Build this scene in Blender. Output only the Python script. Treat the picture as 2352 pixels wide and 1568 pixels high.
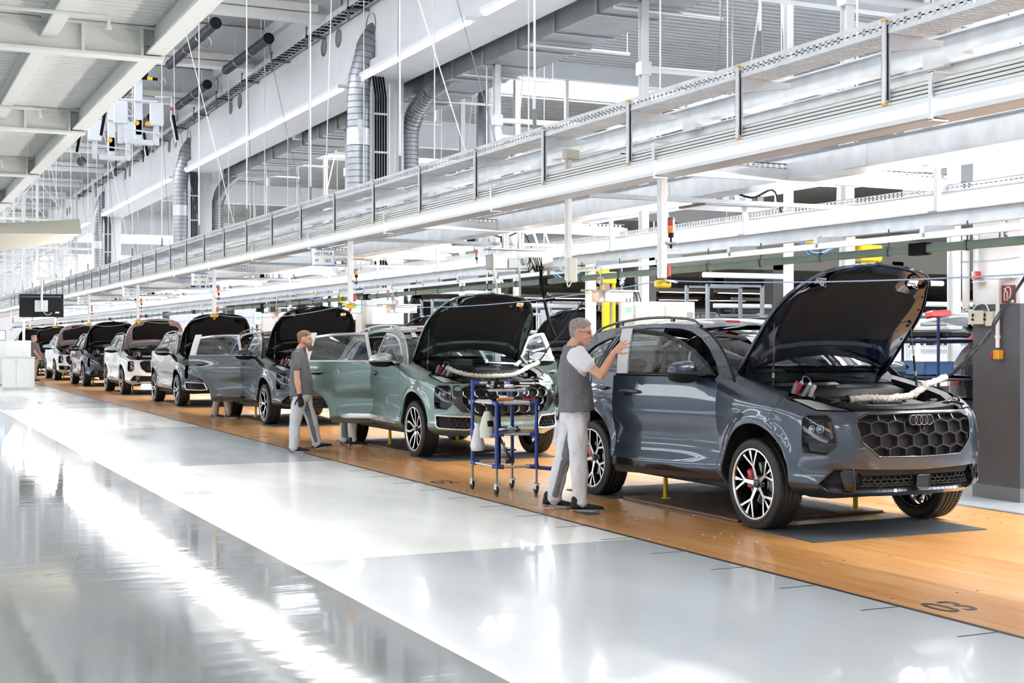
import bpy, math, random
from math import sin, cos, pi, radians, sqrt, atan2, tan
from mathutils import Vector, Matrix
from mathutils.geometry import delaunay_2d_cdt
random.seed(7)
for _o in list(bpy.data.objects):
    bpy.data.objects.remove(_o)
SC = bpy.context.scene
COL = SC.collection
# ---------------------------------------------------------------- camera
YAW = math.atan(1482 / 3170.)
cam = bpy.data.cameras.new('camera')
cam.sensor_width = 36
cam.lens = 3170. / 2352 * 36
cam.shift_y = -3. / 2352
cam.clip_start = 0.05
cam.clip_end = 600
cam_ob = bpy.data.objects.new('camera', cam)
COL.objects.link(cam_ob)
cam_ob.location = (0, 0, 1.5)
cam_ob.rotation_euler = (pi / 2, 0, -YAW)
SC.camera = cam_ob
# ---------------------------------------------------------------- world, daylight, exposure
W = bpy.data.worlds.new('overcast_sky')
SC.world = W
W.use_nodes = True
W.node_tree.nodes['Background'].inputs[0].default_value = (0.93, 0.965, 1.0, 1)
W.node_tree.nodes['Background'].inputs[1].default_value = 3.5
SC.view_settings.view_transform = 'Standard'
SC.view_settings.look = 'None'
SC.view_settings.gamma = 1
SC.view_settings.use_curve_mapping = False
SC.view_settings.exposure = 1.24
def area(name, loc, size, power, rot=(0, 0, 0), color=(1, 1, 1)):
    l = bpy.data.lights.new(name, 'AREA')
    l.shape = 'RECTANGLE'
    l.size, l.size_y = size
    l.energy = power
    l.color = color
    o = bpy.data.objects.new(name, l)
    o.location = loc
    o.rotation_euler = rot
    COL.objects.link(o)
    return o
cy = SC.cycles
cy.use_denoising = True
cy.use_light_tree = False
cy.use_adaptive_sampling = True
cy.adaptive_threshold = 0.09
cy.adaptive_min_samples = 12
cy.max_bounces = 6
cy.diffuse_bounces = 3
cy.glossy_bounces = 3
cy.transmission_bounces = 4
cy.transparent_max_bounces = 6
cy.caustics_reflective = False
cy.caustics_refractive = False
cy.sample_clamp_indirect = 6
cy.blur_glossy = 0.05
# ---------------------------------------------------------------- materials
MATS = {}
def srgb(r, g, b):
    f = lambda x: (x / 255.) / 12.92 if x / 255. < 0.04045 else (((x / 255.) + 0.055) / 1.055) ** 2.4
    return (f(r), f(g), f(b))
def mat(name, col, rough=0.5, metal=0.0, coat=0.0, emit=0.0, spec=0.5, bump=0.0, bscale=40.0, vary=0.0, vscale=3.0, stretch=None, sheen=0.0):
    if name in MATS:
        return MATS[name]
    m = bpy.data.materials.new(name)
    m.use_nodes = True
    nt = m.node_tree
    b = nt.nodes['Principled BSDF']
    b.inputs['Base Color'].default_value = (*col, 1)
    b.inputs['Roughness'].default_value = rough
    b.inputs['Metallic'].default_value = metal
    b.inputs['Coat Weight'].default_value = coat
    b.inputs['Coat Roughness'].default_value = 0.03
    b.inputs['Specular IOR Level'].default_value = spec
    if sheen:
        b.inputs['Sheen Weight'].default_value = sheen
    if emit:
        b.inputs['Emission Color'].default_value = (*col, 1)
        b.inputs['Emission Strength'].default_value = emit
    if bump or vary:
        tc = nt.nodes.new('ShaderNodeTexCoord')
        mp = nt.nodes.new('ShaderNodeMapping')
        nt.links.new(tc.outputs['Object'], mp.inputs[0])
        if stretch:
            mp.inputs['Scale'].default_value = stretch
    if bump:
        n = nt.nodes.new('ShaderNodeTexNoise')
        n.inputs['Scale'].default_value = bscale
        n.inputs['Detail'].default_value = 3
        nt.links.new(mp.outputs[0], n.inputs['Vector'])
        bp = nt.nodes.new('ShaderNodeBump')
        bp.inputs['Strength'].default_value = bump
        bp.inputs['Distance'].default_value = 0.02
        nt.links.new(n.outputs['Fac'], bp.inputs['Height'])
        nt.links.new(bp.outputs[0], b.inputs['Normal'])
    if vary:
        n = nt.nodes.new('ShaderNodeTexNoise')
        n.inputs['Scale'].default_value = vscale
        n.inputs['Detail'].default_value = 5
        nt.links.new(mp.outputs[0], n.inputs['Vector'])
        r = nt.nodes.new('ShaderNodeValToRGB')
        r.color_ramp.elements[0].position = 0.3
        r.color_ramp.elements[1].position = 0.7
        r.color_ramp.elements[0].color = (*[c * (1 - vary) for c in col], 1)
        r.color_ramp.elements[1].color = (*[min(1, c * (1 + vary)) for c in col], 1)
        nt.links.new(n.outputs['Fac'], r.inputs[0])
        nt.links.new(r.outputs[0], b.inputs['Base Color'])
    MATS[name] = m
    return m
def glass(name, tint, alpha=0.25, rough=0.02, k=1.6, ior=1.6):
    """thin glass: glossy coat over a tinted see-through layer"""
    if name in MATS:
        return MATS[name]
    m = bpy.data.materials.new(name)
    m.use_nodes = True
    nt = m.node_tree
    nt.nodes.clear()
    out = nt.nodes.new('ShaderNodeOutputMaterial')
    mx = nt.nodes.new('ShaderNodeMixShader')
    tr = nt.nodes.new('ShaderNodeBsdfTransparent')
    gl = nt.nodes.new('ShaderNodeBsdfGlossy')
    fr = nt.nodes.new('ShaderNodeFresnel')
    fr.inputs[0].default_value = ior
    mt = nt.nodes.new('ShaderNodeMath')
    mt.operation = 'MULTIPLY_ADD'
    mt.inputs[1].default_value = k
    mt.inputs[2].default_value = alpha * 0.2
    mt.use_clamp = True
    nt.links.new(fr.outputs[0], mt.inputs[0])
    tr.inputs[0].default_value = (*tint, 1)
    gl.inputs[0].default_value = (0.95, 0.97, 1, 1)
    gl.inputs['Roughness'].default_value = rough
    nt.links.new(mt.outputs[0], mx.inputs[0])
    nt.links.new(tr.outputs[0], mx.inputs[1])
    nt.links.new(gl.outputs[0], mx.inputs[2])
    nt.links.new(mx.outputs[0], out.inputs[0])
    MATS[name] = m
    return m
# ---------------------------------------------------------------- mesh building
def V3(*a):
    return Vector(a)
class MB:
    def __init__(self):
        self.v = []
        self.f = []
        self.s = []
        self.m = []
        self.mi = 0
    def add(self, vs, fs, smooth=False):
        o = len(self.v)
        self.v += [tuple(p) for p in vs]
        for f in fs:
            self.f.append(tuple(i + o for i in f))
            self.s.append(smooth)
            self.m.append(self.mi)
        return self
    def box(self, c, s, rz=0.0, M=None):
        hx, hy, hz = s[0] / 2, s[1] / 2, s[2] / 2
        vs = [Vector((x, y, z)) for x in (-hx, hx) for y in (-hy, hy) for z in (-hz, hz)]
        if rz:
            R = Matrix.Rotation(rz, 3, 'Z')
            vs = [R @ p for p in vs]
        if M is not None:
            vs = [M @ p for p in vs]
        vs = [p + Vector(c) for p in vs]
        return self.add(vs, [(0, 1, 3, 2), (4, 6, 7, 5), (0, 4, 5, 1), (2, 3, 7, 6), (0, 2, 6, 4), (1, 5, 7, 3)])
    def b2(self, lo, hi):
        return self.box([(a + b) / 2 for a, b in zip(lo, hi)], [abs(b - a) for a, b in zip(lo, hi)])
    def rbox(self, c, s, r=0.01, rz=0.0, M=None):
        """box with chamfered edges"""
        hx, hy, hz = [q / 2 for q in s]
        r = min(r, hx * .49, hy * .49, hz * .49)
        vs = []
        for sx in (-1, 1):
            for sy in (-1, 1):
                for sz in (-1, 1):
                    vs += [Vector((sx * hx, sy * (hy - r), sz * (hz - r))), Vector((sx * (hx - r), sy * hy, sz * (hz - r))), Vector((sx * (hx - r), sy * (hy - r), sz * hz))]
        I = lambda a, b, c_, k: ((a * 4 + b * 2 + c_) * 3 + k)
        fs = []
        for a in (0, 1):
            fs.append([I(a, 0, 0, 0), I(a, 1, 0, 0), I(a, 1, 1, 0), I(a, 0, 1, 0)])
            fs.append([I(0, a, 0, 1), I(1, a, 0, 1), I(1, a, 1, 1), I(0, a, 1, 1)])
            fs.append([I(0, 0, a, 2), I(1, 0, a, 2), I(1, 1, a, 2), I(0, 1, a, 2)])
            for b in (0, 1):
                fs.append([I(a, b, 0, 0), I(a, b, 1, 0), I(a, b, 1, 1), I(a, b, 0, 1)])
                fs.append([I(a, 0, b, 0), I(a, 1, b, 0), I(a, 1, b, 2), I(a, 0, b, 2)])
                fs.append([I(0, a, b, 1), I(1, a, b, 1), I(1, a, b, 2), I(0, a, b, 2)])
                for c_ in (0, 1):
                    fs.append([I(a, b, c_, 0), I(a, b, c_, 1), I(a, b, c_, 2)])
        cen = Vector((0, 0, 0))
        out = []
        for f in fs:
            p = [vs[i] for i in f]
            n = (p[1] - p[0]).cross(p[2] - p[0])
            m_ = sum(p, Vector()) / len(p)
            out.append(f if n.dot(m_ - cen) > 0 else f[::-1])
        if rz:
            R = Matrix.Rotation(rz, 3, 'Z')
            vs = [R @ p for p in vs]
        if M is not None:
            vs = [M @ p for p in vs]
        return self.add([p + Vector(c) for p in vs], out)
    def cyl(self, a, b, r, n=12, r2=None, caps=True):
        a = Vector(a)
        b = Vector(b)
        r2 = r if r2 is None else r2
        d = (b - a).normalized()
        t = Vector((0, 0, 1)) if abs(d.z) < .9 else Vector((1, 0, 0))
        x = d.cross(t).normalized()
        y = d.cross(x)
        A = [a + (x * cos(2 * pi * i / n) + y * sin(2 * pi * i / n)) * r for i in range(n)]
        B = [b + (x * cos(2 * pi * i / n) + y * sin(2 * pi * i / n)) * r2 for i in range(n)]
        self.add(A + B, [(i, (i + 1) % n, n + (i + 1) % n, n + i) for i in range(n)], n > 5)
        if caps:
            self.add(A, [tuple(range(n))[::-1]])
            self.add(B, [tuple(range(n))])
        return self
    def tube(self, pts, r, n=8, closed=False, caps=True):
        pts = [Vector(p) for p in pts]
        N = len(pts)
        rs = r if isinstance(r, (list, tuple)) else [r] * N
        ring = []
        up = None
        for i, p in enumerate(pts):
            a = pts[i - 1] if (i > 0 or closed) else pts[i]
            b = pts[(i + 1) % N] if (i < N - 1 or closed) else pts[i]
            d = (b - a).normalized()
            if up is None:
                t = Vector((0, 0, 1)) if abs(d.z) < .9 else Vector((1, 0, 0))
                up = d.cross(t).normalized()
            up = (up - d * up.dot(d))
            if up.length < 1e-6:
                up = d.orthogonal()
            up.normalize()
            w = d.cross(up)
            ring.append([p + (up * cos(2 * pi * k / n) + w * sin(2 * pi * k / n)) * rs[i] for k in range(n)])
        vs = [q for rg in ring for q in rg]
        fs = []
        M = N if closed else N - 1
        for i in range(M):
            for k in range(n):
                j = (i + 1) % N
                fs.append((i * n + k, i * n + (k + 1) % n, j * n + (k + 1) % n, j * n + k))
        self.add(vs, fs, True)
        if caps and not closed:
            self.add(ring[0], [tuple(range(n))[::-1]])
            self.add(ring[-1], [tuple(range(n))])
        return self
    def lathe(self, prof, n=24, c=(0, 0, 0), axis='X', smooth=True, sharp=()):
        """prof: list of (radius, height) around the axis"""
        c = Vector(c)
        def P(r, h, a):
            if axis == 'X':
                return c + Vector((h, r * cos(a), r * sin(a)))
            if axis == 'Y':
                return c + Vector((r * cos(a), h, r * sin(a)))
            return c + Vector((r * cos(a), r * sin(a), h))
        segs = []
        cur = [prof[0]]
        for i in range(1, len(prof)):
            cur.append(prof[i])
            if i in sharp and i < len(prof) - 1:
                segs.append(cur)
                cur = [prof[i]]
        segs.append(cur)
        for sg in segs:
            vs = [P(r, h, 2 * pi * k / n) for r, h in sg for k in range(n)]
            fs = [(i * n + k, i * n + (k + 1) % n, (i + 1) * n + (k + 1) % n, (i + 1) * n + k) for i in range(len(sg) - 1) for k in range(n)]
            self.add(vs, fs, smooth)
        return self
    def prism(self, poly, depth, M):
        """poly: 2D outline (x,y) extruded along local z by depth, placed by matrix M"""
        n = len(poly)
        A = [M @ Vector((x, y, 0)) for x, y in poly]
        B = [M @ Vector((x, y, depth)) for x, y in poly]
        self.add(A, [tuple(range(n))[::-1]])
        self.add(B, [tuple(range(n))])
        return self.add(A + B, [(i, (i + 1) % n, n + (i + 1) % n, n + i) for i in range(n)])
    def mirror_x(self):
        o = MB()
        o.v = [(-x, y, z) for x, y, z in self.v]
        o.f = [f[::-1] for f in self.f]
        o.s = list(self.s)
        o.m = list(self.m)
        return o
    def join(self, o, M=None):
        k = len(self.v)
        self.v += [tuple(M @ Vector(p)) for p in o.v] if M is not None else o.v
        self.f += [tuple(i + k for i in f) for f in o.f]
        self.s += o.s
        self.m += o.m
        return self
    def mesh(self, name, *mats_):
        me = bpy.data.meshes.new(name)
        me.from_pydata(self.v, [], self.f)
        me.polygons.foreach_set('use_smooth', self.s)
        for m_ in mats_:
            me.materials.append(m_)
        if len(mats_) > 1:
            me.polygons.foreach_set('material_index', self.m)
        me.update()
        return me
    def build(self, name, mats_, parent=None, loc=None, rz=0.0):
        if not isinstance(mats_, (list, tuple)):
            mats_ = [mats_]
        return link(self.mesh(name, *mats_), name, parent, loc, rz)
def link(data, name, parent=None, loc=None, rz=0.0):
    o = bpy.data.objects.new(name, data)
    COL.objects.link(o)
    if parent is not None:
        o.parent = parent
    if loc is not None:
        o.location = loc
    if rz:
        o.rotation_euler = (0, 0, rz)
    return o
def tag(o, label=None, cat=None, group=None, kind=None):
    if label:
        o['label'] = label
    if cat:
        o['category'] = cat
    if group:
        o['group'] = group
    if kind:
        o['kind'] = kind
    return o
def thing(name, label, cat, loc=(0, 0, 0), rz=0.0, group=None):
    o = link(None, name, None, loc, rz)
    o.empty_display_size = 0.1
    return tag(o, label, cat, group)
def copy_tree(o, parent=None):
    c = o.copy()
    COL.objects.link(c)
    c.parent = parent
    for ch in list(o.children):
        copy_tree(ch, c)
    return c
ORD = 'first second third fourth fifth sixth seventh eighth ninth tenth eleventh twelfth thirteenth fourteenth fifteenth sixteenth seventeenth eighteenth nineteenth twentieth'.split()
def ordw(i):
    """0 -> first, 20 -> twenty-first ..."""
    if i < 20:
        return ORD[i]
    t = ['', '', 'twenty', 'thirty', 'forty', 'fifty'][(i + 1) // 10]
    r = (i + 1) % 10
    return t[:-1] + 'ieth' if r == 0 else t + '-' + ORD[r - 1]
def interp(tab, x):
    if x <= tab[0][0]:
        return tab[0][1]
    for (a, b), (c, d) in zip(tab, tab[1:]):
        if x <= c:
            t = (x - a) / (c - a)
            return b + (d - b) * t
    return tab[-1][1]
def sinterp(tab, x):
    """smooth (Catmull-Rom style Hermite) interpolation of a table"""
    n = len(tab)
    if x <= tab[0][0]:
        return tab[0][1]
    if x >= tab[-1][0]:
        return tab[-1][1]
    for i in range(n - 1):
        if x <= tab[i + 1][0]:
            break
    x0, y0 = tab[i]
    x1, y1 = tab[i + 1]
    h = x1 - x0
    m0 = (y1 - tab[i - 1][1]) / (x1 - tab[i - 1][0]) if i > 0 else (y1 - y0) / h
    m1 = (tab[i + 2][1] - y0) / (tab[i + 2][0] - x0) if i < n - 2 else (y1 - y0) / h
    t = (x - x0) / h
    return (2 * t ** 3 - 3 * t * t + 1) * y0 + (t ** 3 - 2 * t * t + t) * h * m0 + (-2 * t ** 3 + 3 * t * t) * y1 + (t ** 3 - t * t) * h * m1
def smooth_poly(pts, k=6, closed=True):
    """Catmull-Rom through points"""
    n = len(pts)
    out = []
    R = range(n) if closed else range(n - 1)
    for i in R:
        p0 = pts[(i - 1) % n] if (closed or i > 0) else pts[0]
        p1 = pts[i]
        p2 = pts[(i + 1) % n]
        p3 = pts[(i + 2) % n] if (closed or i < n - 2) else pts[-1]
        for j in range(k):
            t = j / k
            out.append(tuple(0.5 * ((2 * b) + (-a + c) * t + (2 * a - 5 * b + 4 * c - d) * t * t + (-a + 3 * b - 3 * c + d) * t ** 3) for a, b, c, d in zip(p0, p1, p2, p3)))
    if not closed:
        out.append(tuple(pts[-1]))
    return out
def round_poly(pts, r=0.03, k=4):
    """round the corners of a polygon; r may be a list"""
    n = len(pts)
    out = []
    for i in range(n):
        p = Vector(pts[i][:2])
        a = Vector(pts[i - 1][:2])
        b = Vector(pts[(i + 1) % n][:2])
        rr = r[i] if isinstance(r, (list, tuple)) else r
        da = (a - p)
        db = (b - p)
        d = min(rr, da.length * .48, db.length * .48)
        if rr <= 0:
            out.append(tuple(p))
            continue
        A = p + da.normalized() * d
        B = p + db.normalized() * d
        for j in range(k + 1):
            t = j / k
            q = A * (1 - t) ** 2 + p * 2 * t * (1 - t) + B * t * t
            out.append((q.x, q.y))
    return out
def densify(poly, step, closed=True):
    out = []
    n = len(poly)
    for i in range(n if closed else n - 1):
        a = Vector(poly[i])
        b = Vector(poly[(i + 1) % n])
        m = max(1, int((b - a).length / step + .5))
        for j in range(m):
            q = a.lerp(b, j / m)
            out.append(tuple(q))
    if not closed:
        out.append(tuple(poly[-1]))
    return out
def inside(p, poly):
    x, y = p
    c = False
    n = len(poly)
    j = n - 1
    for i in range(n):
        xi, yi = poly[i]
        xj, yj = poly[j]
        if (yi > y) != (yj > y) and x < (xj - xi) * (y - yi) / (yj - yi) + xi:
            c = not c
        j = i
    return c
def cdt_fill(outline, holes=(), step=0.05, margin=0.35):
    """triangulate a 2D region; returns verts2d, tris, boundary loops"""
    loops = [densify(outline, step * .8)] + [densify(h, step * .8) for h in holes]
    vs = []
    es = []
    for lp in loops:
        o = len(vs)
        vs += [Vector(p) for p in lp]
        es += [(o + i, o + (i + 1) % len(lp)) for i in range(len(lp))]
    nb = len(vs)
    x0 = min(p[0] for p in loops[0])
    x1 = max(p[0] for p in loops[0])
    y0 = min(p[1] for p in loops[0])
    y1 = max(p[1] for p in loops[0])
    bd = [tuple(p) for p in vs]
    gx = int((x1 - x0) / step) + 2
    gy = int((y1 - y0) / step) + 2
    cell = {}
    for p in bd:
        cell.setdefault((int(p[0] / step), int(p[1] / step)), []).append(p)
    for i in range(gx):
        for j in range(gy):
            p = (x0 + (i + .5) * step, y0 + (j + .5) * step)
            if not inside(p, loops[0]) or any(inside(p, h) for h in loops[1:]):
                continue
            ci, cj = int(p[0] / step), int(p[1] / step)
            ok = True
            for a in (-1, 0, 1):
                for b in (-1, 0, 1):
                    for q in cell.get((ci + a, cj + b), ()):
                        if (q[0] - p[0]) ** 2 + (q[1] - p[1]) ** 2 < (step * margin) ** 2:
                            ok = False
            if ok:
                vs.append(Vector(p))
    ov, oe, of, _, _, _ = delaunay_2d_cdt(vs, es, [], 0, 1e-6)
    tris = []
    for f in of:
        c = (sum(ov[i][0] for i in f) / len(f), sum(ov[i][1] for i in f) / len(f))
        if inside(c, loops[0]) and not any(inside(c, h) for h in loops[1:]):
            a, b, d = [ov[i] for i in f[:3]]
            ar = (b[0] - a[0]) * (d[1] - a[1]) - (b[1] - a[1]) * (d[0] - a[0])
            tris.append(tuple(f) if ar > 0 else tuple(f)[::-1])
    return [tuple(p) for p in ov], tris
def panel(outline, fn, holes=(), step=0.05, skirt=0.015, flip=False, mb=None, mirror=False):
    """lift a filled 2D region with fn(a,b)->(point, normal); adds an inward skirt along its edges"""
    mb = mb or MB()
    v2, tris = cdt_fill(outline, holes, step)
    used = sorted({i for t in tris for i in t})
    ix = {i: k for k, i in enumerate(used)}
    pn = [fn(*v2[i]) for i in used]
    P = [Vector(p) for p, n in pn]
    N = [Vector(n).normalized() for p, n in pn]
    T = [tuple(ix[i] for i in t) for t in tris]
    # orientation
    fl = 0
    for t in T[:: max(1, len(T) // 40)]:
        nn = (P[t[1]] - P[t[0]]).cross(P[t[2]] - P[t[0]])
        fl += 1 if nn.dot(N[t[0]]) > 0 else -1
    if fl < 0:
        T = [t[::-1] for t in T]
    cnt = {}
    for t in T:
        for a, b in zip(t, t[1:] + t[:1]):
            cnt[(a, b)] = cnt.get((a, b), 0) + 1
    be = [(a, b) for (a, b) in cnt if (b, a) not in cnt]
    def emit(mir):
        s = -1 if mir else 1
        vs = [(p.x * s, p.y, p.z) for p in P]
        mb.add(vs, [t[::-1] for t in T] if mir else T, True)
        if skirt:
            sv = []
            sf = []
            ii = {}
            for a, b in be:
                for q in (a, b):
                    if q not in ii:
                        ii[q] = len(sv)
                        p = P[q]
                        r = P[q] - N[q] * skirt
                        sv += [(p.x * s, p.y, p.z), (r.x * s, r.y, r.z)]
                f = (ii[b], ii[a], ii[a] + 1, ii[b] + 1)
                sf.append(f[::-1] if mir else f)
            mb.add(sv, sf, False)
    emit(False)
    if mirror:
        emit(True)
    return mb
# ================================================================ CAR BODY SURFACE
# car space: x across (centre 0), y back from the nose, z up
PLAN = [(0, 0), (.2, .006), (.4, .03), (.56, .075), (.68, .14), (.775, .23), (.84, .34), (.885, .47), (.912, .62), (.928, .82), (.935, 1.1), (.937, 1.6), (.937, 2.1), (.937, 2.6), (.935, 3.1), (.932, 3.55), (.922, 3.9), (.895, 4.2), (.84, 4.4), (.74, 4.52), (.55, 4.58), (.3, 4.61), (0, 4.62)]
FQ, RQ, WZ, WR, AR = .90, 3.60, .36, .362, .425
def _dense():
    n = len(PLAN)
    pts = []
    for i in range(n - 1):
        p0 = PLAN[i - 1] if i > 0 else (-PLAN[1][0], PLAN[1][1])
        p1, p2 = PLAN[i], PLAN[i + 1]
        p3 = PLAN[i + 2] if i < n - 2 else (-PLAN[n - 2][0], PLAN[n - 2][1])
        for j in range(24):
            t = j / 24
            pts.append(tuple(0.5 * ((2 * b) + (-a + c) * t + (2 * a - 5 * b + 4 * c - d) * t * t + (-a + 3 * b - 3 * c + d) * t ** 3) for a, b, c, d in zip(p0, p1, p2, p3)))
    pts.append(PLAN[-1])
    u = [0.0]
    for a, b in zip(pts, pts[1:]):
        u.append(u[-1] + math.hypot(b[0] - a[0], b[1] - a[1]))
    return pts, u
PP, PU = _dense()
UMAX = PU[-1]
import bisect
def plan(u):
    u = max(0.0, min(UMAX - 1e-6, u))
    i = bisect.bisect_right(PU, u) - 1
    i = max(0, min(len(PP) - 2, i))
    t = (u - PU[i]) / (PU[i + 1] - PU[i])
    a, b = PP[i], PP[i + 1]
    # smoothed tangent
    j0, j1 = max(0, i - 2), min(len(PP) - 1, i + 3)
    dx, dy = PP[j1][0] - PP[j0][0], PP[j1][1] - PP[j0][1]
    l = math.hypot(dx, dy)
    return a[0] + (b[0] - a[0]) * t, a[1] + (b[1] - a[1]) * t, dy / l, -dx / l
def UQ(q):
    """arc position of the side point at distance q from the nose"""
    lo, hi = 0.0, UMAX
    for _ in range(40):
        m = (lo + hi) / 2
        if plan(m)[1] < q:
            lo = m
        else:
            hi = m
    return lo
def UP(p):
    lo, hi = 0.0, UQ(1.1)
    for _ in range(40):
        m = (lo + hi) / 2
        if plan(m)[0] < p:
            lo = m
        else:
            hi = m
    return lo
def sst(a, b, x):
    t = max(0.0, min(1.0, (x - a) / (b - a)))
    return t * t * (3 - 2 * t)
TOPT = [(0, .985), (.1, .99), (.2, 1.012), (.35, 1.055), (.63, 1.10), (1.0, 1.165), (1.37, 1.225), (1.55, 1.232), (2.0, 1.235), (3.0, 1.255), (3.8, 1.275), (4.2, 1.26), (4.62, 1.2)]
OFFS = [(.28, -.10), (.33, -.075), (.38, -.03), (.43, -.012), (.5, -.014), (.58, -.022), (.68, -.018), (.8, -.006), (.93, .0), (1.02, -.004), (1.3, -.03)]
OFFF = [(.28, -.17), (.33, -.09), (.37, -.02), (.41, -.002), (.5, -.016), (.56, -.004), (.62, .0), (.75, -.004), (.9, -.03), (1.02, -.06), (1.3, -.1)]
def body(u, z):
    p, q, nx, ny = plan(u)
    sd = sst(.1, .75, q)
    T = sinterp(TOPT, q)
    off = sinterp(OFFS, z) * sd + sinterp(OFFF, z) * (1 - sd)
    # shoulder rolling over into the wing top / belt
    R = .155 - .095 * sst(1.25, 1.7, q) - .05 * (1 - sst(.0, .35, q))
    t = T - z
    if t < R:
        k = R - max(t, 0)
        off -= (R - math.sqrt(max(0, R * R - k * k)))
    # blisters above the wheels, scooped doors, arch flares
    for c in (FQ, RQ):
        off += .016 * math.exp(-((q - c) / .42) ** 2) * math.exp(-((z - .97) / .09) ** 2) * sst(.3, .6, q)
        r = math.hypot(q - c, z - WZ - .06)
        off += .022 * (1 - sst(AR + .035, AR + .10, r)) * sst(.35, .5, q) 
    off -= .030 * math.exp(-((q - 2.25) / .85) ** 4) * math.exp(-((z - .66) / .13) ** 2)
    off += .012 * math.exp(-((q - 2.25) / .85) ** 4) * math.exp(-((z - .44) / .05) ** 2)
    return (p + nx * off, q + ny * off, z)
def bodyn(u, z):
    """point and outward normal"""
    e = .004
    P = body(u, z)
    A = body(min(u + e, UMAX), z)
    B = body(max(u - e, 0), z)
    C = body(u, z + e)
    D = body(u, z - e)
    a = [i - j for i, j in zip(A, B)]
    b = [i - j for i, j in zip(C, D)]
    n = (a[1] * b[2] - a[2] * b[1], a[2] * b[0] - a[0] * b[2], a[0] * b[1] - a[1] * b[0])
    l = math.sqrt(sum(k * k for k in n)) or 1
    n = [k / l for k in n]
    x, y, nx, ny = plan(u)
    if n[0] * nx + n[1] * ny < 0 and abs(n[2]) < .98:
        n = [-k for k in n]
    if u < 1e-4:
        P = (0.0, P[1], P[2])
    return P, n
# greenhouse side
def house(q, z):
    h = z - 1.2
    pb = .868 - .018 * ((q - 2.3) / 1.3) ** 2 - .06 * sst(3.6, 4.6, q)
    return (pb - .36 * h - .40 * h * h, q, z)
def housen(q, z):
    e = .004
    A, B, C, D = house(q + e, z), house(q - e, z), house(q, z + e), house(q, z - e)
    a = [i - j for i, j in zip(A, B)]
    b = [i - j for i, j in zip(C, D)]
    n = (a[1] * b[2] - a[2] * b[1], a[2] * b[0] - a[0] * b[2], a[0] * b[1] - a[1] * b[0])
    l = math.sqrt(sum(k * k for k in n))
    s_ = 1 if n[0] > 0 else -1
    return house(q, z), [s_ * k / l for k in n]
# ================================================================ CAR PARTS
XC, YF, STEP = 7.29, 8.20, 7.5
def arc(cq, cz, r, a0, a1, n=16):
    return [(cq + r * cos(a0 + (a1 - a0) * i / n), cz + r * sin(a0 + (a1 - a0) * i / n)) for i in range(n + 1)]
def uz(pts):
    """(q,z) side points to (u,z)"""
    return [(UQ(q), z) for q, z in pts]
def pz(pts):
    return [(UP(p), z) for p, z in pts]
def sided(fn, s):
    def g(a, b):
        P, n = fn(a, b)
        return (P[0] * s, P[1], P[2]), (n[0] * s, n[1], n[2])
    return g
def inset(fn, d):
    def g(a, b):
        P, n = fn(a, b)
        return tuple(P[i] - n[i] * d for i in range(3)), n
    return g
GR_OUT = [(0, .945), (.47, .945), (.56, .905), (.572, .865), (.535, .735), (.40, .622), (0, .612)]   # grille half outline (u,z)
HL_OUT = [(1.005, .905), (.97, .932), (.80, .935), (.762, .905), (.725, .77), (.722, .705), (.80, .637), (.985, .645), (1.0, .68)]
IN_OUT = [(0, .515), (.60, .532), (.74, .53), (.80, .48), (.868, .413), (.79, .357), (.58, .345), (0, .352)]
IN_OUT_B = [(.50, .545), (.97, .56), (.99, .53), (.97, .43), (.93, .40), (.55, .385), (.42, .40), (.47, .50)]
GR_OUT_B = [(0, .945), (.50, .945), (.60, .90), (.62, .85), (.60, .72), (.50, .60), (.36, .545), (0, .54)]
SHUT = [(1.115, .335), (1.118, .45), (1.135, .55), (1.19, .68), (1.262, .80), (1.315, .91), (1.262, .98), (1.235, 1.06)]
def fascia(variant):
    g = GR_OUT if variant == 'a' else GR_OUT_B
    it = IN_OUT
    sh = [(u - .003, z) for u, z in SHUT]
    # half region as one polygon that runs round the grille and the lower intake
    top = [(1.2, 1.045), (1.05, 1.005), (.895, .962), (.60, .958), (0, .962)]
    gg = [(u * 1.0, z) for u, z in g]
    holes = [HL_OUT]
    if variant == 'a':
        out = [(0, .31), (.45, .315), (.8, .295), (1.0, .30)] + sh + top[:-1] + [(0, .962)] + gg + [(0, .518)] + it[1:-1] + [(0, .352)]
        out = [(0, .31), (.45, .315), (.8, .295), (1.0, .30)] + sh + top + [gg[0]] + gg[1:-1] + [gg[-1], it[0]] + it[1:-1] + [it[-1]]
    else:
        out = [(0, .31), (.45, .315), (.8, .295), (1.0, .30)] + sh + top + gg
        holes.append(IN_OUT_B)
    return panel(out, bodyn, holes, step=.032, skirt=.03, mirror=True)
def arch_pts(cq, a0, a1, r=AR, n=18):
    return arc(cq, WZ + .06, r, radians(a0), radians(a1), n)
def fender(s):
    a = arch_pts(FQ, 180 + 8, -14)
    out = [(1.12, .40)]
    out = [(u + .001, z) for u, z in SHUT[1:]]
    top = []
    for i in range(15):
        q = .62 + (1.47 - .62) * i / 14
        u = UQ(q)
        top.append((u, sinterp(TOPT, plan(u)[1]) - .004))
    ar = [(UQ(q), z) for q, z in a]
    ar = [p for p in ar if p[0] > 1.128]
    rest = [(UQ(1.47), 1.17), (UQ(1.417), 1.14), (UQ(1.417), .335), (UQ(1.34), .325)]
    poly = top + rest + ar[::-1] + out[1:]
    return panel(poly, sided(bodyn, s), step=.035, skirt=.03)
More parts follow.
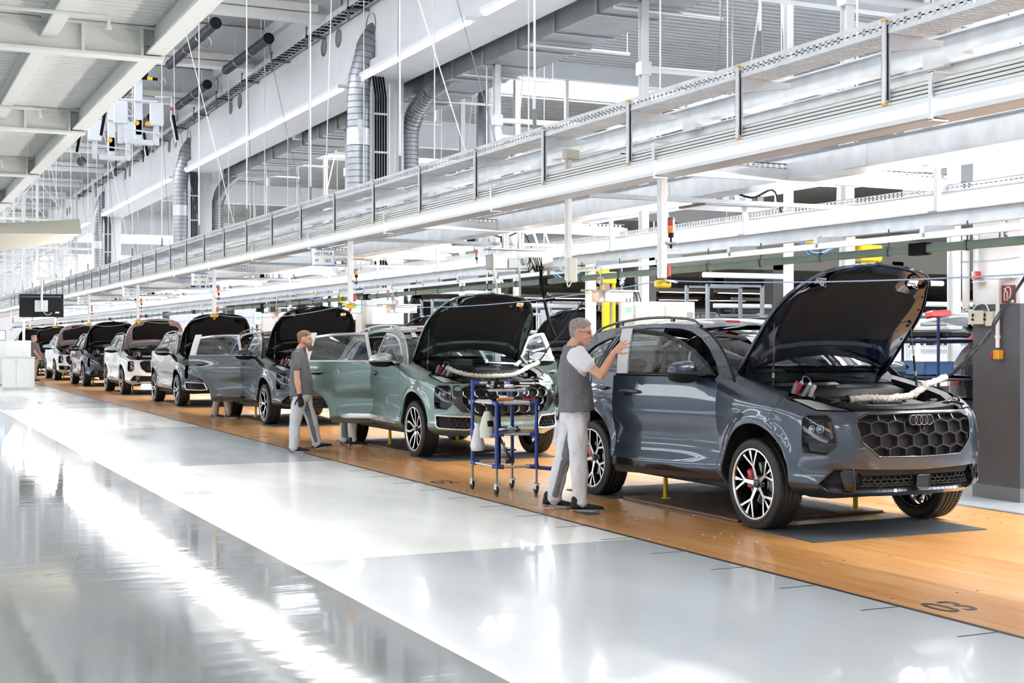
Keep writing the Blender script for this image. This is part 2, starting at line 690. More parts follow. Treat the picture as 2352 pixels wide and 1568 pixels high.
def quarter(s):
    a = [(UQ(q), z) for q, z in arch_pts(RQ, 95, -12)]
    poly = [(UQ(3.615), .85), (UQ(3.615), 1.235), (UQ(4.1), 1.245), (UQ(4.45), 1.2), (UMAX, 1.17), (UMAX, .34), (UQ(4.3), .31), (UQ(4.02), .33)] + a[::-1]
    return panel(poly, sided(bodyn, s), step=.045, skirt=.03)
def door_skin(front, s):
    if front:
        poly = uz([(1.423, .34), (2.562, .34), (2.562, 1.19), (1.60, 1.19), (1.423, 1.14)])
    else:
        a = [(UQ(q), z) for q, z in arch_pts(RQ, 176, 95, AR + .002)]
        a = [p for p in a if p[0] > UQ(3.17)]
        poly = uz([(2.572, .34), (3.15, .34)]) + a + uz([(3.608, 1.20), (2.572, 1.195)])
    return panel(poly, sided(bodyn, s), step=.04, skirt=.035)
DLO_F = [(1.47, 1.19), (1.60, 1.31), (1.78, 1.425), (1.98, 1.515), (2.2, 1.575), (2.4, 1.60), (2.680, 1.611), (2.562, 1.19)]
DLO_R = [(2.572, 1.19), (2.690, 1.611), (2.95, 1.612), (3.2, 1.60), (3.45, 1.565), (3.56, 1.38), (3.605, 1.19)]
QRT = [(3.665, 1.225), (3.60, 1.40), (3.545, 1.535), (3.7, 1.51), (3.9, 1.45), (4.07, 1.36), (4.16, 1.27), (4.1, 1.23)]
def shrink(poly, d):
    n = len(poly)
    out = []
    A = sum(poly[i - 1][0] * poly[i][1] - poly[i][0] * poly[i - 1][1] for i in range(n))
    sg = 1 if A > 0 else -1
    for i in range(n):
        a, p, b = Vector(poly[i - 1]), Vector(poly[i]), Vector(poly[(i + 1) % n])
        e1 = (p - a).normalized()
        e2 = (b - p).normalized()
        n1 = Vector((-e1.y, e1.x)) * sg
        n2 = Vector((-e2.y, e2.x)) * sg
        m = n1 + n2
        k = max(.35, n1.dot(m.normalized())) if m.length > 1e-6 else 1
        q = p + (m.normalized() if m.length > 1e-6 else n1) * d / k
        out.append((q.x, q.y))
    return out
HOUSE_TOP = [(1.24, 1.15), (1.36, 1.26), (1.50, 1.365), (1.68, 1.465), (1.87, 1.545), (2.08, 1.603), (2.3, 1.638), (2.7, 1.655), (3.2, 1.648), (3.7, 1.615), (4.05, 1.57), (4.28, 1.51)]
HOUSE_BACK = [(4.40, 1.38), (4.48, 1.2)]
def house_side(s):
    poly = HOUSE_TOP + HOUSE_BACK + [(1.45, 1.16)]
    return panel(poly, sided(housen, s), [shrink(DLO_F, -.004), shrink(DLO_R, -.004), QRT], step=.05, skirt=.05)
def ring_frame(poly, d, s, off=.0, depth=.03):
    return panel(poly, sided(inset(housen, off), s), [shrink(poly, d)], step=.06, skirt=depth)
def band(curve, fn, n=14, smooth=True):
    """surface strung between the two sides of the house along a curve of (q,z)"""
    mb = MB()
    rows = []
    for q, z in curve:
        P = house(q, z)
        rows.append([fn(P, (-1 + 2 * j / n)) for j in range(n + 1)])
    vs = [p for r in rows for p in r]
    m = n + 1
    fs = [(i * m + j, i * m + j + 1, (i + 1) * m + j + 1, (i + 1) * m + j) for i in range(len(rows) - 1) for j in range(n)]
    mb.add(vs, fs, smooth)
    return mb
def dens(c, k=3):
    return smooth_poly(c, k, False)
def windscreen_pt(P, s_):
    t = (P[2] - 1.15) / .45
    b = .24 - .12 * t
    return (P[0] * s_, P[1] - b * (1 - s_ * s_), P[2] + .02 * (1 - s_ * s_) - .015)
def roof_pt(P, s_):
    fr = 1 - sst(2.0, 2.4, P[1])
    return (P[0] * s_, P[1] - .12 * (1 - s_ * s_) * fr, P[2] + (.03 + .025 * (1 - fr)) * (1 - s_ ** 2))
# ---- hood
def hood_edge():
    e = []
    for i in range(22):
        u = .0 + (UQ(1.37)) * i / 21
        q = plan(u)[1]
        P = body(u, sinterp(TOPT, q) - .001)
        e.append((P[0], P[1], P[2]))
    return e
HE = hood_edge()
def hood_pe(q):
    best = None
    pts = [p for p in HE]
    for a, b in zip(pts, pts[1:]):
        if a[1] <= q <= b[1] and b[1] > a[1]:
            t = (q - a[1]) / (b[1] - a[1])
            best = (a[0] + (b[0] - a[0]) * t, a[2] + (b[2] - a[2]) * t)
    if best is None:
        best = (pts[-1][0], pts[-1][2]) if q > pts[-1][1] else (.3, pts[2][2])
    return best
def hood_z(p, q):
    pe, ze = hood_pe(q)
    c = sinterp([(0, .975), (.08, 1.0), (.2, 1.055), (.4, 1.12), (.7, 1.165), (1.0, 1.19), (1.3, 1.20), (1.5, 1.205)], q)
    r = min(1, abs(p) / max(pe, .05))
    z = c - (c - ze) * (r ** 2.4 if r < 1 else 1)
    z += .010 * math.exp(-((abs(p) - .50) / .05) ** 2) * sst(.15, .5, q)
    # shallow V crease ridges
    return z
def hood_fn(off=0.0):
    def g(p, q):
        e = .01
        z = hood_z(p, q)
        n = Vector((-(hood_z(p + e, q) - hood_z(p - e, q)) / (2 * e), -(hood_z(p, q + e) - hood_z(p, q - e)) / (2 * e), 1)).normalized()
        P = Vector((p, q, z)) - n * off
        return tuple(P), tuple(n)
    return g
def hood_outline(d=0.0):
    L = [(p, q) for p, q, z in HE if p > .01]
    R = [(p, q) for p, q in L]
    rear = [(.55, 1.245), (.3, 1.17), (0, 1.14)]
    half = R + rear
    full = half + [(-p, q) for p, q in half[::-1][1:]]
    c = [(0, HE[0][1])]
    full = c + full
    return shrink(full, d) if d else full
LINER = [(0, .26), (.17, .26), (.30, .265), (.335, .31), (.355, .40), (.40, .445), (.56, .47), (.625, .52), (.635, .62), (.60, .92), (.55, .985), (.35, .97), (0, .95)]
LINER = LINER + [(-p, q) for p, q in LINER[::-1][1:-1]]
HOLE_F = [(.42, .20), (.56, .26), (.60, .36), (.50, .41), (.42, .36), (.39, .26)]
def ridge_pad(poly, base, h, r=.02):
    """a padded raised area under the hood: pushed down by h with sloped border"""
    mb = MB()
    inner = shrink(poly, r)
    v, t = cdt_fill(inner, step=.07)
    f = hood_fn(base + h)
    mb.add([f(*p)[0] for p in v], [x[::-1] for x in t], True)
    o = densify(poly, .04)
    i_ = []
    f0 = hood_fn(base)
    inn = densify(inner, .04)
    # border strip by nearest match
    n = len(o)
    A = [f0(*p)[0] for p in o]
    B = []
    for p in o:
        q = min(inn, key=lambda k: (k[0] - p[0]) ** 2 + (k[1] - p[1]) ** 2)
        B.append(f(*q)[0])
    mb.add(A + B, [(k, (k + 1) % n, n + (k + 1) % n, n + k) for k in range(n)], True)
    return mb
# ---- mirror housing
def mirror_shell(top=True):
    mb = MB()
    rows, cols = 10, 22
    vs = []
    for i in range(rows + 1):
        ph = (pi / 2) * (1 - i / rows) if top else -(pi / 2) * (1 - i / rows)
        for j in range(cols):
            th = 2 * pi * j / cols
            c, s_ = cos(th), sin(th)
            e = .75
            x = math.copysign(abs(c) ** e, c) * cos(ph) ** .7
            y = math.copysign(abs(s_) ** e, s_) * cos(ph) ** .7
            z = abs(sin(ph)) ** .8 * (1 if top else -1)
            X = x * .135
            taper = 1 - .30 * (x * .5 + .5)      # slimmer towards the tip
            Y = y * .085 * taper
            Z = z * (.085 if top else .065) * (1.08 - .35 * (x * .5 + .5))
            if Y > .03:
                Y = .03 + (Y - .03) * .3          # flat glass side
            vs.append((X, Y, Z + .008 * (1 if top else -1)))
    fs = [(i * cols + j, i * cols + (j + 1) % cols, (i + 1) * cols + (j + 1) % cols, (i + 1) * cols + j) for i in range(rows) for j in range(cols)]
    if not top:
        fs = [f[::-1] for f in fs]
    fs = [f[::-1] for f in fs]
    mb.add(vs, fs, True)
    return mb
# ---- wheels (axis x, outer face towards +x)
def tyre_mb():
    mb = MB()
    w = .1175
    prof = [(.262, -w * .80), (.272, -w * .93), (.300, -w * 1.0), (.330, -w * .98), (.348, -w * .90), (.3575, -w * .78)]
    x = -.78
    for g in (-.5, -.17, .17, .5):
        prof += [(.362, (g - .045) * w), (.3535, (g - .03) * w), (.3535, (g + .03) * w), (.362, (g + .045) * w)]
    prof += [(.3575, w * .78), (.348, w * .90), (.340, w * .955), (.337, w * .95), (.330, w * .985), (.305, w * 1.0), (.303, w * 1.015), (.298, w * 1.015), (.296, w * 1.0), (.280, w * .97), (.268, w * .93), (.262, w * .80)]
    mb.lathe(prof, 64, axis='X')
    # shoulder sipes
    for k in range(80):
        a = 2 * pi * k / 80
        M = Matrix.Rotation(a, 3, 'X')
        for sx in (-1, 1):
            mb.box(M @ Vector((sx * w * .72, 0, .3578)), (.034, .013, .004), M=M)
    return mb
def strip(mb, pts, widths, hf, depth, mi_top=0, mi_side=1, ease=.25):
    """spoke: centreline points (y,z) in the wheel plane, width, height function of radius"""
    n = len(pts)
    L, R = [], []
    for i, p in enumerate(pts):
        a = Vector(pts[max(0, i - 1)])
        b = Vector(pts[min(n - 1, i + 1)])
        d = (b - a).normalized()
        nrm = Vector((-d.y, d.x))
        p = Vector(p)
        L.append(p + nrm * widths[i] / 2)
        R.append(p - nrm * widths[i] / 2)
    def H(p, k):
        r = p.length
        return Vector((hf(r) - k, p.x, p.y))
    T = []
    for l, r in zip(L, R):
        T += [H(l, 0), H(r, 0)]
    B = []
    for l, r in zip(L, R):
        c = (l + r) / 2
        B += [H(c + (l - c) * 1.35, depth), H(c + (r - c) * 1.35, depth)]
    mb.mi = mi_top
    mb.add(T, [(2 * i, 2 * i + 1, 2 * i + 3, 2 * i + 2) for i in range(n - 1)])
    mb.mi = mi_side
    V = T + B
    m = 2 * n
    fs = []
    for i in range(n - 1):
        fs.append((2 * i + 2, 2 * i, m + 2 * i, m + 2 * i + 2)[::-1])
        fs.append((2 * i + 1, 2 * i + 3, m + 2 * i + 3, m + 2 * i + 1)[::-1])
    fs.append((0, 1, m + 1, m))
    fs.append((2 * n - 2, 2 * n - 1, m + 2 * n - 1, m + 2 * n - 2))
    mb.add(V, fs)
    mb.mi = 0
def rim_mb(kind):
    mb = MB()
    w = .1175
    hf = lambda r: w * .88 - .035 * (1 - min(1, r / .26)) ** 1.2
    mb.mi = 0
    mb.lathe([(.283, w * .93), (.281, w * .985), (.270, w * .985), (.266, w * .90)], 64, axis='X', sharp=(1, 2))
    mb.mi = 1
    mb.lathe([(.266, w * .90), (.252, w * .3), (.240, -w * .8), (.268, -w * .95), (.272, -w * .8)], 48, axis='X')
    pol = lambda r, a: (r * cos(a), r * sin(a))
    for k in range(5):
        a = 2 * pi * k / 5 + pi / 2
        if kind == 'y':
            strip(mb, [pol(.03, a), pol(.09, a), pol(.145, a)], [.034, .030, .028], hf, .045)
            for sg in (-1, 1):
                pts = [Vector(pol(.138, a)).lerp(Vector(pol(.272, a + sg * radians(21))), t) for t in (0, .5, 1)]
                strip(mb, pts, [.020, .017, .020], hf, .04)
            strip(mb, [pol(.160, a + radians(0)), pol(.272, a)], [.003, .034], hf, .035)
            # spikes between neighbours
            strip(mb, [pol(.272, a + radians(36)), pol(.262, a + radians(36))], [.02, .02], hf, .03)
        elif kind == 'swirl':
            for sg in (-1, 1):
                pts = [pol(.035, a + sg * .15), pol(.10, a + sg * radians(15)), pol(.16, a + sg * radians(19)), pol(.22, a + sg * radians(17)), pol(.272, a + sg * radians(11))]
                strip(mb, pts, [.030, .026, .026, .026, .030], hf, .04)
        else:
            for sg in (-1, 1):
                pts = [pol(.03, a + sg * .25), pol(.15, a + sg * radians(9)), pol(.272, a + sg * radians(12))]
                strip(mb, pts, [.026, .022, .024], hf, .04)
    mb.mi = 1
    mb.lathe([(.075, .02), (.072, w * .50), (.055, w * .60), (0.0001, w * .62)], 30, axis='X')
    for k in range(5):
        a = 2 * pi * (k + .5) / 5 + pi / 2
        mb.cyl((w * .45, .052 * cos(a), .052 * sin(a)), (w * .64, .052 * cos(a), .052 * sin(a)), .011, 6)
    mb.lathe([(.033, w * .55), (.033, w * .72), (.028, w * .75), (0.0001, w * .75)], 24, axis='X', sharp=(1,))
    return mb
# ---- grille pieces
def hexmesh(region, cw, ch, bar, dep, off, fn=bodyn, skip=None, s=1, both=True):
    """honeycomb bars inside region (half outline, u,z)"""
    mb = MB()
    reg = [(-a, b) for a, b in region[::-1] if a > 0] + list(region) if both else list(region)
    us = [p[0] for p in reg]
    zs = [p[1] for p in reg]
    u0, u1, z0, z1 = min(us), max(us), min(zs), max(zs)
    def P(u, z, o):
        q, n = fn(abs(u), z)
        sg = -1 if u < 0 else 1
        return Vector((sg * (q[0] - n[0] * o), q[1] - n[1] * o, q[2] - n[2] * o)) if abs(u) > 1e-6 else Vector((0, q[1] - n[1] * o, q[2] - n[2] * o))
    seen = set()
    rows = int((z1 - z0) / ch) + 3
    cols = int((u1 - u0) / cw) + 3
    for j in range(-1, rows):
        for i in range(-cols, cols + 1):
            cu = (i + (.5 if j % 2 else 0)) * cw
            cz = z1 - .01 - j * ch
            a, b = cw / 2, ch * .62
            c_ = ch * .38
            hx = [(cu, cz + b), (cu + a, cz + c_), (cu + a, cz - c_), (cu, cz - b), (cu - a, cz - c_), (cu - a, cz + c_)]
            for k in range(6):
                p, q = hx[k], hx[(k + 1) % 6]
                key = tuple(sorted(((round(p[0], 3), round(p[1], 3)), (round(q[0], 3), round(q[1], 3)))))
                if key in seen:
                    continue
                seen.add(key)
                m_ = ((p[0] + q[0]) / 2, (p[1] + q[1]) / 2)
                if not inside(m_, reg):
                    continue
                for tries in range(3):
                    if not inside(p, reg):
                        p = ((p[0] + m_[0]) / 2, (p[1] + m_[1]) / 2)
                    if not inside(q, reg):
                        q = ((q[0] + m_[0]) / 2, (q[1] + m_[1]) / 2)
                A, B = P(*p, off), P(*q, off)
                if s < 0:
                    A.x *= -1
                    B.x *= -1
                d = (B - A)
                if d.length < .004:
                    continue
                L_ = d.length
                d.normalize()
                nn = Vector((0, 1, 0))
                w_ = d.cross(nn).normalized() * bar / 2
                bk = nn * dep
                A -= d * bar * .25
                B += d * bar * .25
                vs = [A - w_, A + w_, A + w_ * 1.5 + bk, A - w_ * 1.5 + bk, B - w_, B + w_, B + w_ * 1.5 + bk, B - w_ * 1.5 + bk]
                mb.add(vs, [(0, 1, 5, 4), (1, 2, 6, 5), (3, 0, 4, 7), (0, 3, 2, 1), (4, 5, 6, 7)])
    return mb
def full(half):
    return [(-a, b) for a, b in half[::-1] if a > 1e-6] + list(half)
def bodyn_s(u, z):
    P, n = bodyn(abs(u), z)
    if u < 0:
        return (-P[0], P[1], P[2]), (-n[0], n[1], n[2])
    return P, n
def flat_full(half, off, step=.06, skirt=0.0):
    return panel(full(half), inset(bodyn_s, off), step=step, skirt=skirt)
def rim_loop(outline, fn, r=.006, off=0.0, n=6):
    """a bead that runs round an outline on the body"""
    mb = MB()
    pts = []
    for a, b in densify(outline, .03):
        P, nn = fn(a, b)
        pts.append(Vector(P) - Vector(nn) * off)
    return mb.tube(pts, r, n, closed=True)
# ---- materials for the cars
def paint(name, col, rough=.34, k=.62):
    m = mat('paint_' + name, tuple(c * k for c in col), rough, 0.0, 1.0)
    b = m.node_tree.nodes['Principled BSDF']
    b.inputs['Metallic'].default_value = .55
    b.inputs['Coat Roughness'].default_value = .015
    b.inputs['Coat IOR'].default_value = 1.55
    return m
M_BLACKGLOSS = mat('gloss_black', (.005, .005, .006), .14, 0, .5)
M_BLACKPL = mat('black_plastic', (.010, .0105, .012), .5, spec=.25)
M_BAYPL = mat('bay_plastic', (.008, .008, .009), .55, spec=.2)
M_GRILLE = mat('grille_plastic', (.03, .031, .034), .30)
M_DARK = mat('deep_black', (.004, .004, .005), .75)
M_RUBBER = mat('rubber', (.012, .012, .013), .55, bump=.15, bscale=300)
M_LINER = mat('felt_liner', (.006, .006, .007), .9, bump=.3, bscale=120)
M_RIMS = mat('machined_alloy', (.72, .71, .70), .22, 1.0)
M_ALU = mat('brushed_aluminium', (.62, .63, .65), .28, 1.0)
M_CHROME = mat('chrome', (.85, .86, .88), .08, 1.0)
M_SATIN = mat('satin_silver', (.68, .69, .71), .3, .85, .3)
M_FILM = mat('white_film', (.86, .87, .90), .3, 0, .2)
M_RED = mat('red_plastic', (.55, .02, .02), .35)
M_CALIPER = mat('red_caliper', (.45, .012, .012), .3, 0, .5)
M_DISC = mat('brake_disc', (.35, .35, .36), .35, 1.0)
M_GLASS = glass('car_glass', (.42, .47, .46), .25, k=1.35)
M_GLASSD = glass('tinted_car_glass', (.12, .14, .14), .3)
M_LENS = glass('lamp_lens', (.55, .57, .6), .0, k=1.0, ior=1.4)
M_SEAT = mat('dark_seat_cloth', (.02, .021, .024), .8)
M_AMBER = mat('amber_reflector', (.85, .28, .02), .25, 0, .5)
M_LAMPIN = mat('lamp_inside', (.05, .052, .06), .2, .5)
M_PLATE = mat('lamp_chrome', (.7, .72, .76), .15, 1.0)
M_PAPER = mat('paper', (.82, .82, .80), .7)
M_TAPE = mat('white_tape', (.85, .86, .87), .45)
M_YEL = mat('yellow_enamel', (.80, .55, .0), .35, 0, .3)
M_STEEL = mat('dark_steel', (.12, .125, .13), .4, .8)
CACHE = {}
def cpart(key, fn, mats_, name, parent, loc=None):
    if key not in CACHE:
        r = fn()
        if isinstance(r, list):
            r = [x.mesh(name, *mats_) for x in r]
        CACHE[key] = r.mesh(name, *mats_) if isinstance(r, MB) else r
    me = CACHE[key]
    if isinstance(me, list):
        os_ = []
        for m1 in me:
            o = link(m1, name, parent, loc)
            for i, m in enumerate(mats_):
                if i < len(o.material_slots):
                    o.material_slots[i].link = 'OBJECT'
                    o.material_slots[i].material = m
            os_.append(o)
        return os_[0]
    o = link(me, name, parent, loc)
    for i, m in enumerate(mats_):
        if i < len(o.material_slots):
            o.material_slots[i].link = 'OBJECT'
            o.material_slots[i].material = m
    return o
def lab(o, t):
    o['label'] = t
    return o
def head_lamp_parts(P, s, root, var, detail):
    sd = lambda off: sided(inset(bodyn, off), s)
    hl = cpart(('hlb', s), lambda: panel(HL_OUT, sd(.05), step=.06, skirt=-.045), [M_BLACKGLOSS], 'headlight', root)
    if detail:
        cpart(('hlr', s), lambda: rim_loop(HL_OUT, sd(.002), .006), [M_BLACKGLOSS], 'bezel', hl)
        def guts():
            mb = MB()
            for u, z, r in ((.93, .83, .026), (.86, .83, .030)):
                p, n = sd(.045)(u, z)
                p, n = Vector(p), Vector(n)
                mb.cyl(p, p + n * .02, r, 18)
                mb.cyl(p + n * .02, p + n * .032, r * .8, 18, r2=r * .55)
            return mb
        cpart(('hlp', s), guts, [M_PLATE], 'projector', hl)
        def boxes():
            mb = MB()
            for (u, z, du, dz) in ((.905, .895, .16, .012), (.905, .765, .18, .010), (.83, .83, .008, .11), (.90, .73, .22, .012)):
                q = panel([(u - du / 2, z - dz / 2), (u + du / 2, z - dz / 2), (u + du / 2, z + dz / 2), (u - du / 2, z + dz / 2)], sd(.028), step=.05, skirt=.012)
                mb.join(q)
            return mb
        cpart(('hlx', s), boxes, [M_LAMPIN], 'reflector', hl)
        cpart(('hla', s), lambda: panel([(.790, .885), (.768, .885), (.748, .765), (.770, .755)], sd(.012), step=.05, skirt=.02), [M_AMBER], 'side_marker', hl)
        cpart(('hln', s), lambda: hexmesh([(.728, .70), (.80, .642), (.985, .65), (1.0, .72), (.735, .725)], .05, .03, .004, .02, .004, s=s, both=False), [M_GRILLE], 'air_mesh', hl)
        cpart(('hll', s), lambda: panel([(1.0, .725), (1.0, .905), (.97, .928), (.80, .931), (.765, .903), (.729, .77), (.728, .725)], sd(.003), step=.05, skirt=0), [M_LENS], 'lens', hl)
    return hl
DRL = [(1.215, 1.058), (1.05, 1.0), (.895, .957), (.60, .957), (.53, .966), (.60, .985), (.82, 1.025), (1.0, 1.055), (1.15, 1.078)]
def drl_parts(s, root, detail):
    sd = lambda off: sided(inset(bodyn, off), s)
    d = cpart(('drlb', s), lambda: panel(DRL, sd(.006), step=.05, skirt=.03), [M_BLACKGLOSS], 'daytime_lamp', root)
    if detail:
        inner = shrink([(1.16, 1.05), (1.0, 1.0), (.90, .968), (.60, .966), (.80, 1.008), (1.0, 1.045)], .004)
        cpart(('drlf', s), lambda: hexmesh(inner, .022, .013, .0022, .004, -.001, s=s, both=False), [M_STEEL], 'light_element', d)
        cpart(('drll', s), lambda: panel(inner, sd(.0), step=.05, skirt=0), [M_ALU], 'reflector', d)
def hood_obj(root, pm, under, open_=True, detail=True):
    hinge = Vector((0, 1.36, 1.215))
    e = link(None, 'hood', root, hinge)
    e.rotation_euler = (-radians(56.5) if open_ else 0, 0, 0)
    off = -hinge
    T = Matrix.Translation(off)
    def mv(mb):
        return MB().join(mb, T)
    cpart('hood_skin', lambda: mv(panel(hood_outline(), hood_fn(0), step=.06, skirt=.022)), [pm], 'outer_skin', e)
    hl = [HOLE_F, [(-a, b) for a, b in HOLE_F[::-1]]]
    def frame():
        mb = panel(hood_outline(.022), lambda p, q: (hood_fn(.022)(p, q)[0], [-k for k in hood_fn(.022)(p, q)[1]]), hl, step=.05, skirt=-.012)
        return mv(mb)
    cpart('hood_frame', frame, [under], 'inner_frame', e)
    cpart('hood_back', lambda: mv(panel(hood_outline(.06), hood_fn(.010), step=.09, skirt=0)), [under], 'inner_skin', e)
    cpart('hood_hem', lambda: mv(MB().tube([hood_fn(.018)(*p)[0] for p in densify(hood_outline(.012), .04)], .008, 6, closed=True)), [under], 'hem', e)
    # embossed rear beam near the hinges and side ribs
    cpart('hood_beam', lambda: mv(ridge_pad([(.70, 1.16), (.66, 1.255), (.50, 1.185), (.28, 1.12), (0, 1.10), (-.28, 1.12), (-.50, 1.185), (-.66, 1.255), (-.70, 1.16), (-.55, 1.04), (-.3, 1.0), (0, .99), (.3, 1.0), (.55, 1.04)], .022, .022, .025)), [under], 'rear_beam', e)
    cpart('hood_liner', lambda: mv(ridge_pad(LINER, .020, .020, .02)), [M_LINER], 'insulation_liner', e)
    if detail:
        def latch():
            out = []
            for sx in (-1, 1):
                mb = MB()
                p, n = hood_fn(.025)(sx * .47, .325)
                p, n = Vector(p), -Vector(n)
                mb.rbox(p + n * .004, (.10, .055, .006), .003)
                a = [p + n * .004 + Vector((dx, dy, 0)) + n * h for dx, dy, h in ((-.02, 0, 0), (-.012, 0, .045), (.012, 0, .045), (.02, 0, 0))]
                mb.tube(a, .0045, 6)
                mb.tube([x + Vector((.03, .01, 0)) for x in a], .003, 6)
                out.append(mv(mb))
            return out
        cpart('hood_latch', latch, [M_CHROME], 'striker', e)
        def holes():
            out = []
            for sx in (-1, 1):
                for p0, q0, r in ((.70, .80, .016), (.705, .62, .010), (.60, 1.14, .013), (.735, 1.05, .008), (.72, .95, .011), (.66, .48, .010)):
                    p, n = hood_fn(.021)(sx * p0, q0)
                    out.append(mv(MB().cyl(Vector(p), Vector(p) - Vector(n) * .004, r, 12)))
            return out
        cpart('hood_holes', holes, [M_DARK], 'hole_plug', e)
        def hinge_():
            out = []
            for sx in (-1, 1):
                mb = MB()
                a = Vector((sx * .725, 1.30, 1.195))
                mb.rbox(a + Vector((0, -.08, -.02)), (.012, .24, .035), .004, M=Matrix.Rotation(-.12, 3, 'X'))
                mb.rbox(a + Vector((0, -.12, -.0)), (.035, .10, .006), .002)
                out.append(mv(mb))
            return out
        cpart('hood_hinge', hinge_, [M_BLACKPL], 'hinge', e)
    # gas struts between wing and hood (built in car space)
    if open_:
        R = Matrix.Rotation(-radians(56.5), 3, 'X')
        for s in (-1, 1):
            top = hinge + R @ (Vector(hood_fn(.03)(.70 * s, .76)[0]) - hinge)
            bot = Vector((.735 * s, .90, 1.09))
            if s > 0:
                bot = Vector((.735, .90, 1.09))
            mid = bot.lerp(top, .50)
            def st(bot=bot, mid=mid, top=top):
                mb = MB()
                mb.cyl(mid, top, .0035, 8)
                mb.mi = 1
                mb.cyl(bot, mid, .0095, 10)
                mb.cyl(bot.lerp(top, -.02), bot.lerp(top, .03), .013, 8)
                mb.cyl(top.lerp(bot, -.005), top.lerp(bot, .02), .011, 8)
                for k in range(4):
                    c = bot.lerp(top, .20 + .018 * k)
                    mb.mi = 2
                    mb.cyl(c, c.lerp(top, .008), .0105, 10)
                return mb
            cpart(('strut', s), st, [M_STEEL, M_BLACKPL, M_PAPER], 'gas_strut', root)
    return e
def bay(root, detail):
    def tub():
        mb = MB()
        # floor, side walls, bulkhead, slam panel
        mb.b2((-.60, .32, .70), (.60, 1.25, .74))
        for s in (-1, 1):
            pts = [(p, q) for p, q, z in HE if q > .30 and p > .3]
            for (a, b) in zip(pts[::2], pts[2::2]):
                za, zb = hood_pe(a[1])[1], hood_pe(b[1])[1]
                for (w0, w1, d0, d1) in ((0, .07, .010, .028), (.07, .075, .028, .40)):
                    A0, A1 = s * (a[0] - w0), s * (a[0] - w1)
                    B0, B1 = s * (b[0] - w0), s * (b[0] - w1)
                    f = (0, 1, 3, 2) if s > 0 else (0, 2, 3, 1)
                    mb.add([(A0, a[1], za - d0), (A1, a[1], za - d1), (B0, b[1], zb - d0), (B1, b[1], zb - d1)], [f], True)
        mb.b2((-.70, 1.20, .72), (.70, 1.235, 1.10))
        return mb
    t = cpart('bay', tub, [M_BAYPL], 'engine_bay', root)
    def slam():
        o = [(0, HE[0][1] + .012)] + [(p - .004, q + .012) for p, q, z in HE[1:] if q < .36]
        half = o + [(.66, .40), (.50, .36), (.30, .28), (0, .25)]
        fullp = [(-a, b) for a, b in half[::-1] if a > 0] + half
        def fn(p, q):
            return (p, q, .952 + .16 * max(0, q - .05) + .02 * abs(p)), (0, 0, 1)
        return panel(fullp, fn, step=.08, skirt=.06)
    cpart('slam', slam, [M_BAYPL], 'lock_carrier', root)
    def cowl():
        mb = MB()
        n = 16
        rows = []
        for (q0, z0) in ((1.02, 1.02), (1.03, 1.085), (1.10, 1.10), (1.22, 1.135), (1.30, 1.15)):
            r = []
            for j in range(n + 1):
                s_ = -1 + 2 * j / n
                r.append((.735 * s_, q0 - .20 * (1 - s_ * s_), z0 + .012 * (1 - s_ * s_)))
            rows.append(r)
        vs = [p for r in rows for p in r]
        m = n + 1
        mb.add(vs, [(i * m + j, i * m + j + 1, (i + 1) * m + j + 1, (i + 1) * m + j) for i in range(4) for j in range(n)], True)
        return mb
    c = cpart('cowl', cowl, [M_BAYPL], 'cowl_panel', root)
    if detail:
        def slots():
            mb = MB()
            for j in range(46):
                x = -.62 + j * .0125
                s_ = x / .735
                q0 = 1.15 - .20 * (1 - s_ * s_)
                mb.box((x, q0, 1.132 + .012 * (1 - s_ * s_)), (.004, .075, .006), M=Matrix.Rotation(.28, 3, 'X'))
            return mb
        cpart('cowl_slots', slots, [M_GRILLE], 'louvre', c)
        def ecover():
            mb = MB()
            mb.rbox((.06, .66, .975), (.84, .46, .09), .03, M=Matrix.Rotation(.13, 3, 'X'))
            mb.rbox((.06, .50, 1.0), (.30, .06, .03), .01)
            mb.rbox((.30, .86, 1.03), (.16, .10, .03), .012, M=Matrix.Rotation(.13, 3, 'X'))
            mb.rbox((-.12, .86, 1.03), (.22, .10, .03), .012, M=Matrix.Rotation(.13, 3, 'X'))
            return mb
        cpart('ecover', ecover, [M_BAYPL], 'engine_cover', root)
        def bits():
            mb = MB()
            rnd = random.Random(3)
            for k in range(26):
                x = rnd.choice((-1, 1)) * rnd.uniform(.44, .66)
                y = rnd.uniform(.36, .98)
                z = .93 + .10 * (y - .3)
                mb.rbox((x, y, z), (rnd.uniform(.04, .12), rnd.uniform(.04, .12), rnd.uniform(.04, .11)), .012, rz=rnd.uniform(0, 1))
            for k in range(9):
                s_ = rnd.choice((-1, 1))
                a = Vector((s_ * rnd.uniform(.3, .6), rnd.uniform(.3, .9), 1.0))
                b = a + Vector((rnd.uniform(-.2, .2), rnd.uniform(-.2, .2), rnd.uniform(-.03, .05)))
                c_ = (a + b) / 2 + Vector((0, 0, .015))
                mb.tube(smooth_poly([tuple(a), tuple(c_), tuple(b)], 5, False), .010, 6)
            return mb
        cpart('bits', bits, [M_BLACKPL], 'hoses_and_tanks', root)['kind'] = 'stuff'
        def caps():
            out = []
            for x, y, z in ((-.58, .50, 1.01), (.60, .55, 1.01), (-.46, .92, 1.06), (.63, .82, 1.05)):
                out.append(MB().cyl((x, y, z - .03), (x, y, z + .012), .03, 14))
            return out
        cpart('caps', caps, [mat('grey_metal_bits', (.35, .36, .38), .35, .8)], 'filler_cap', root)
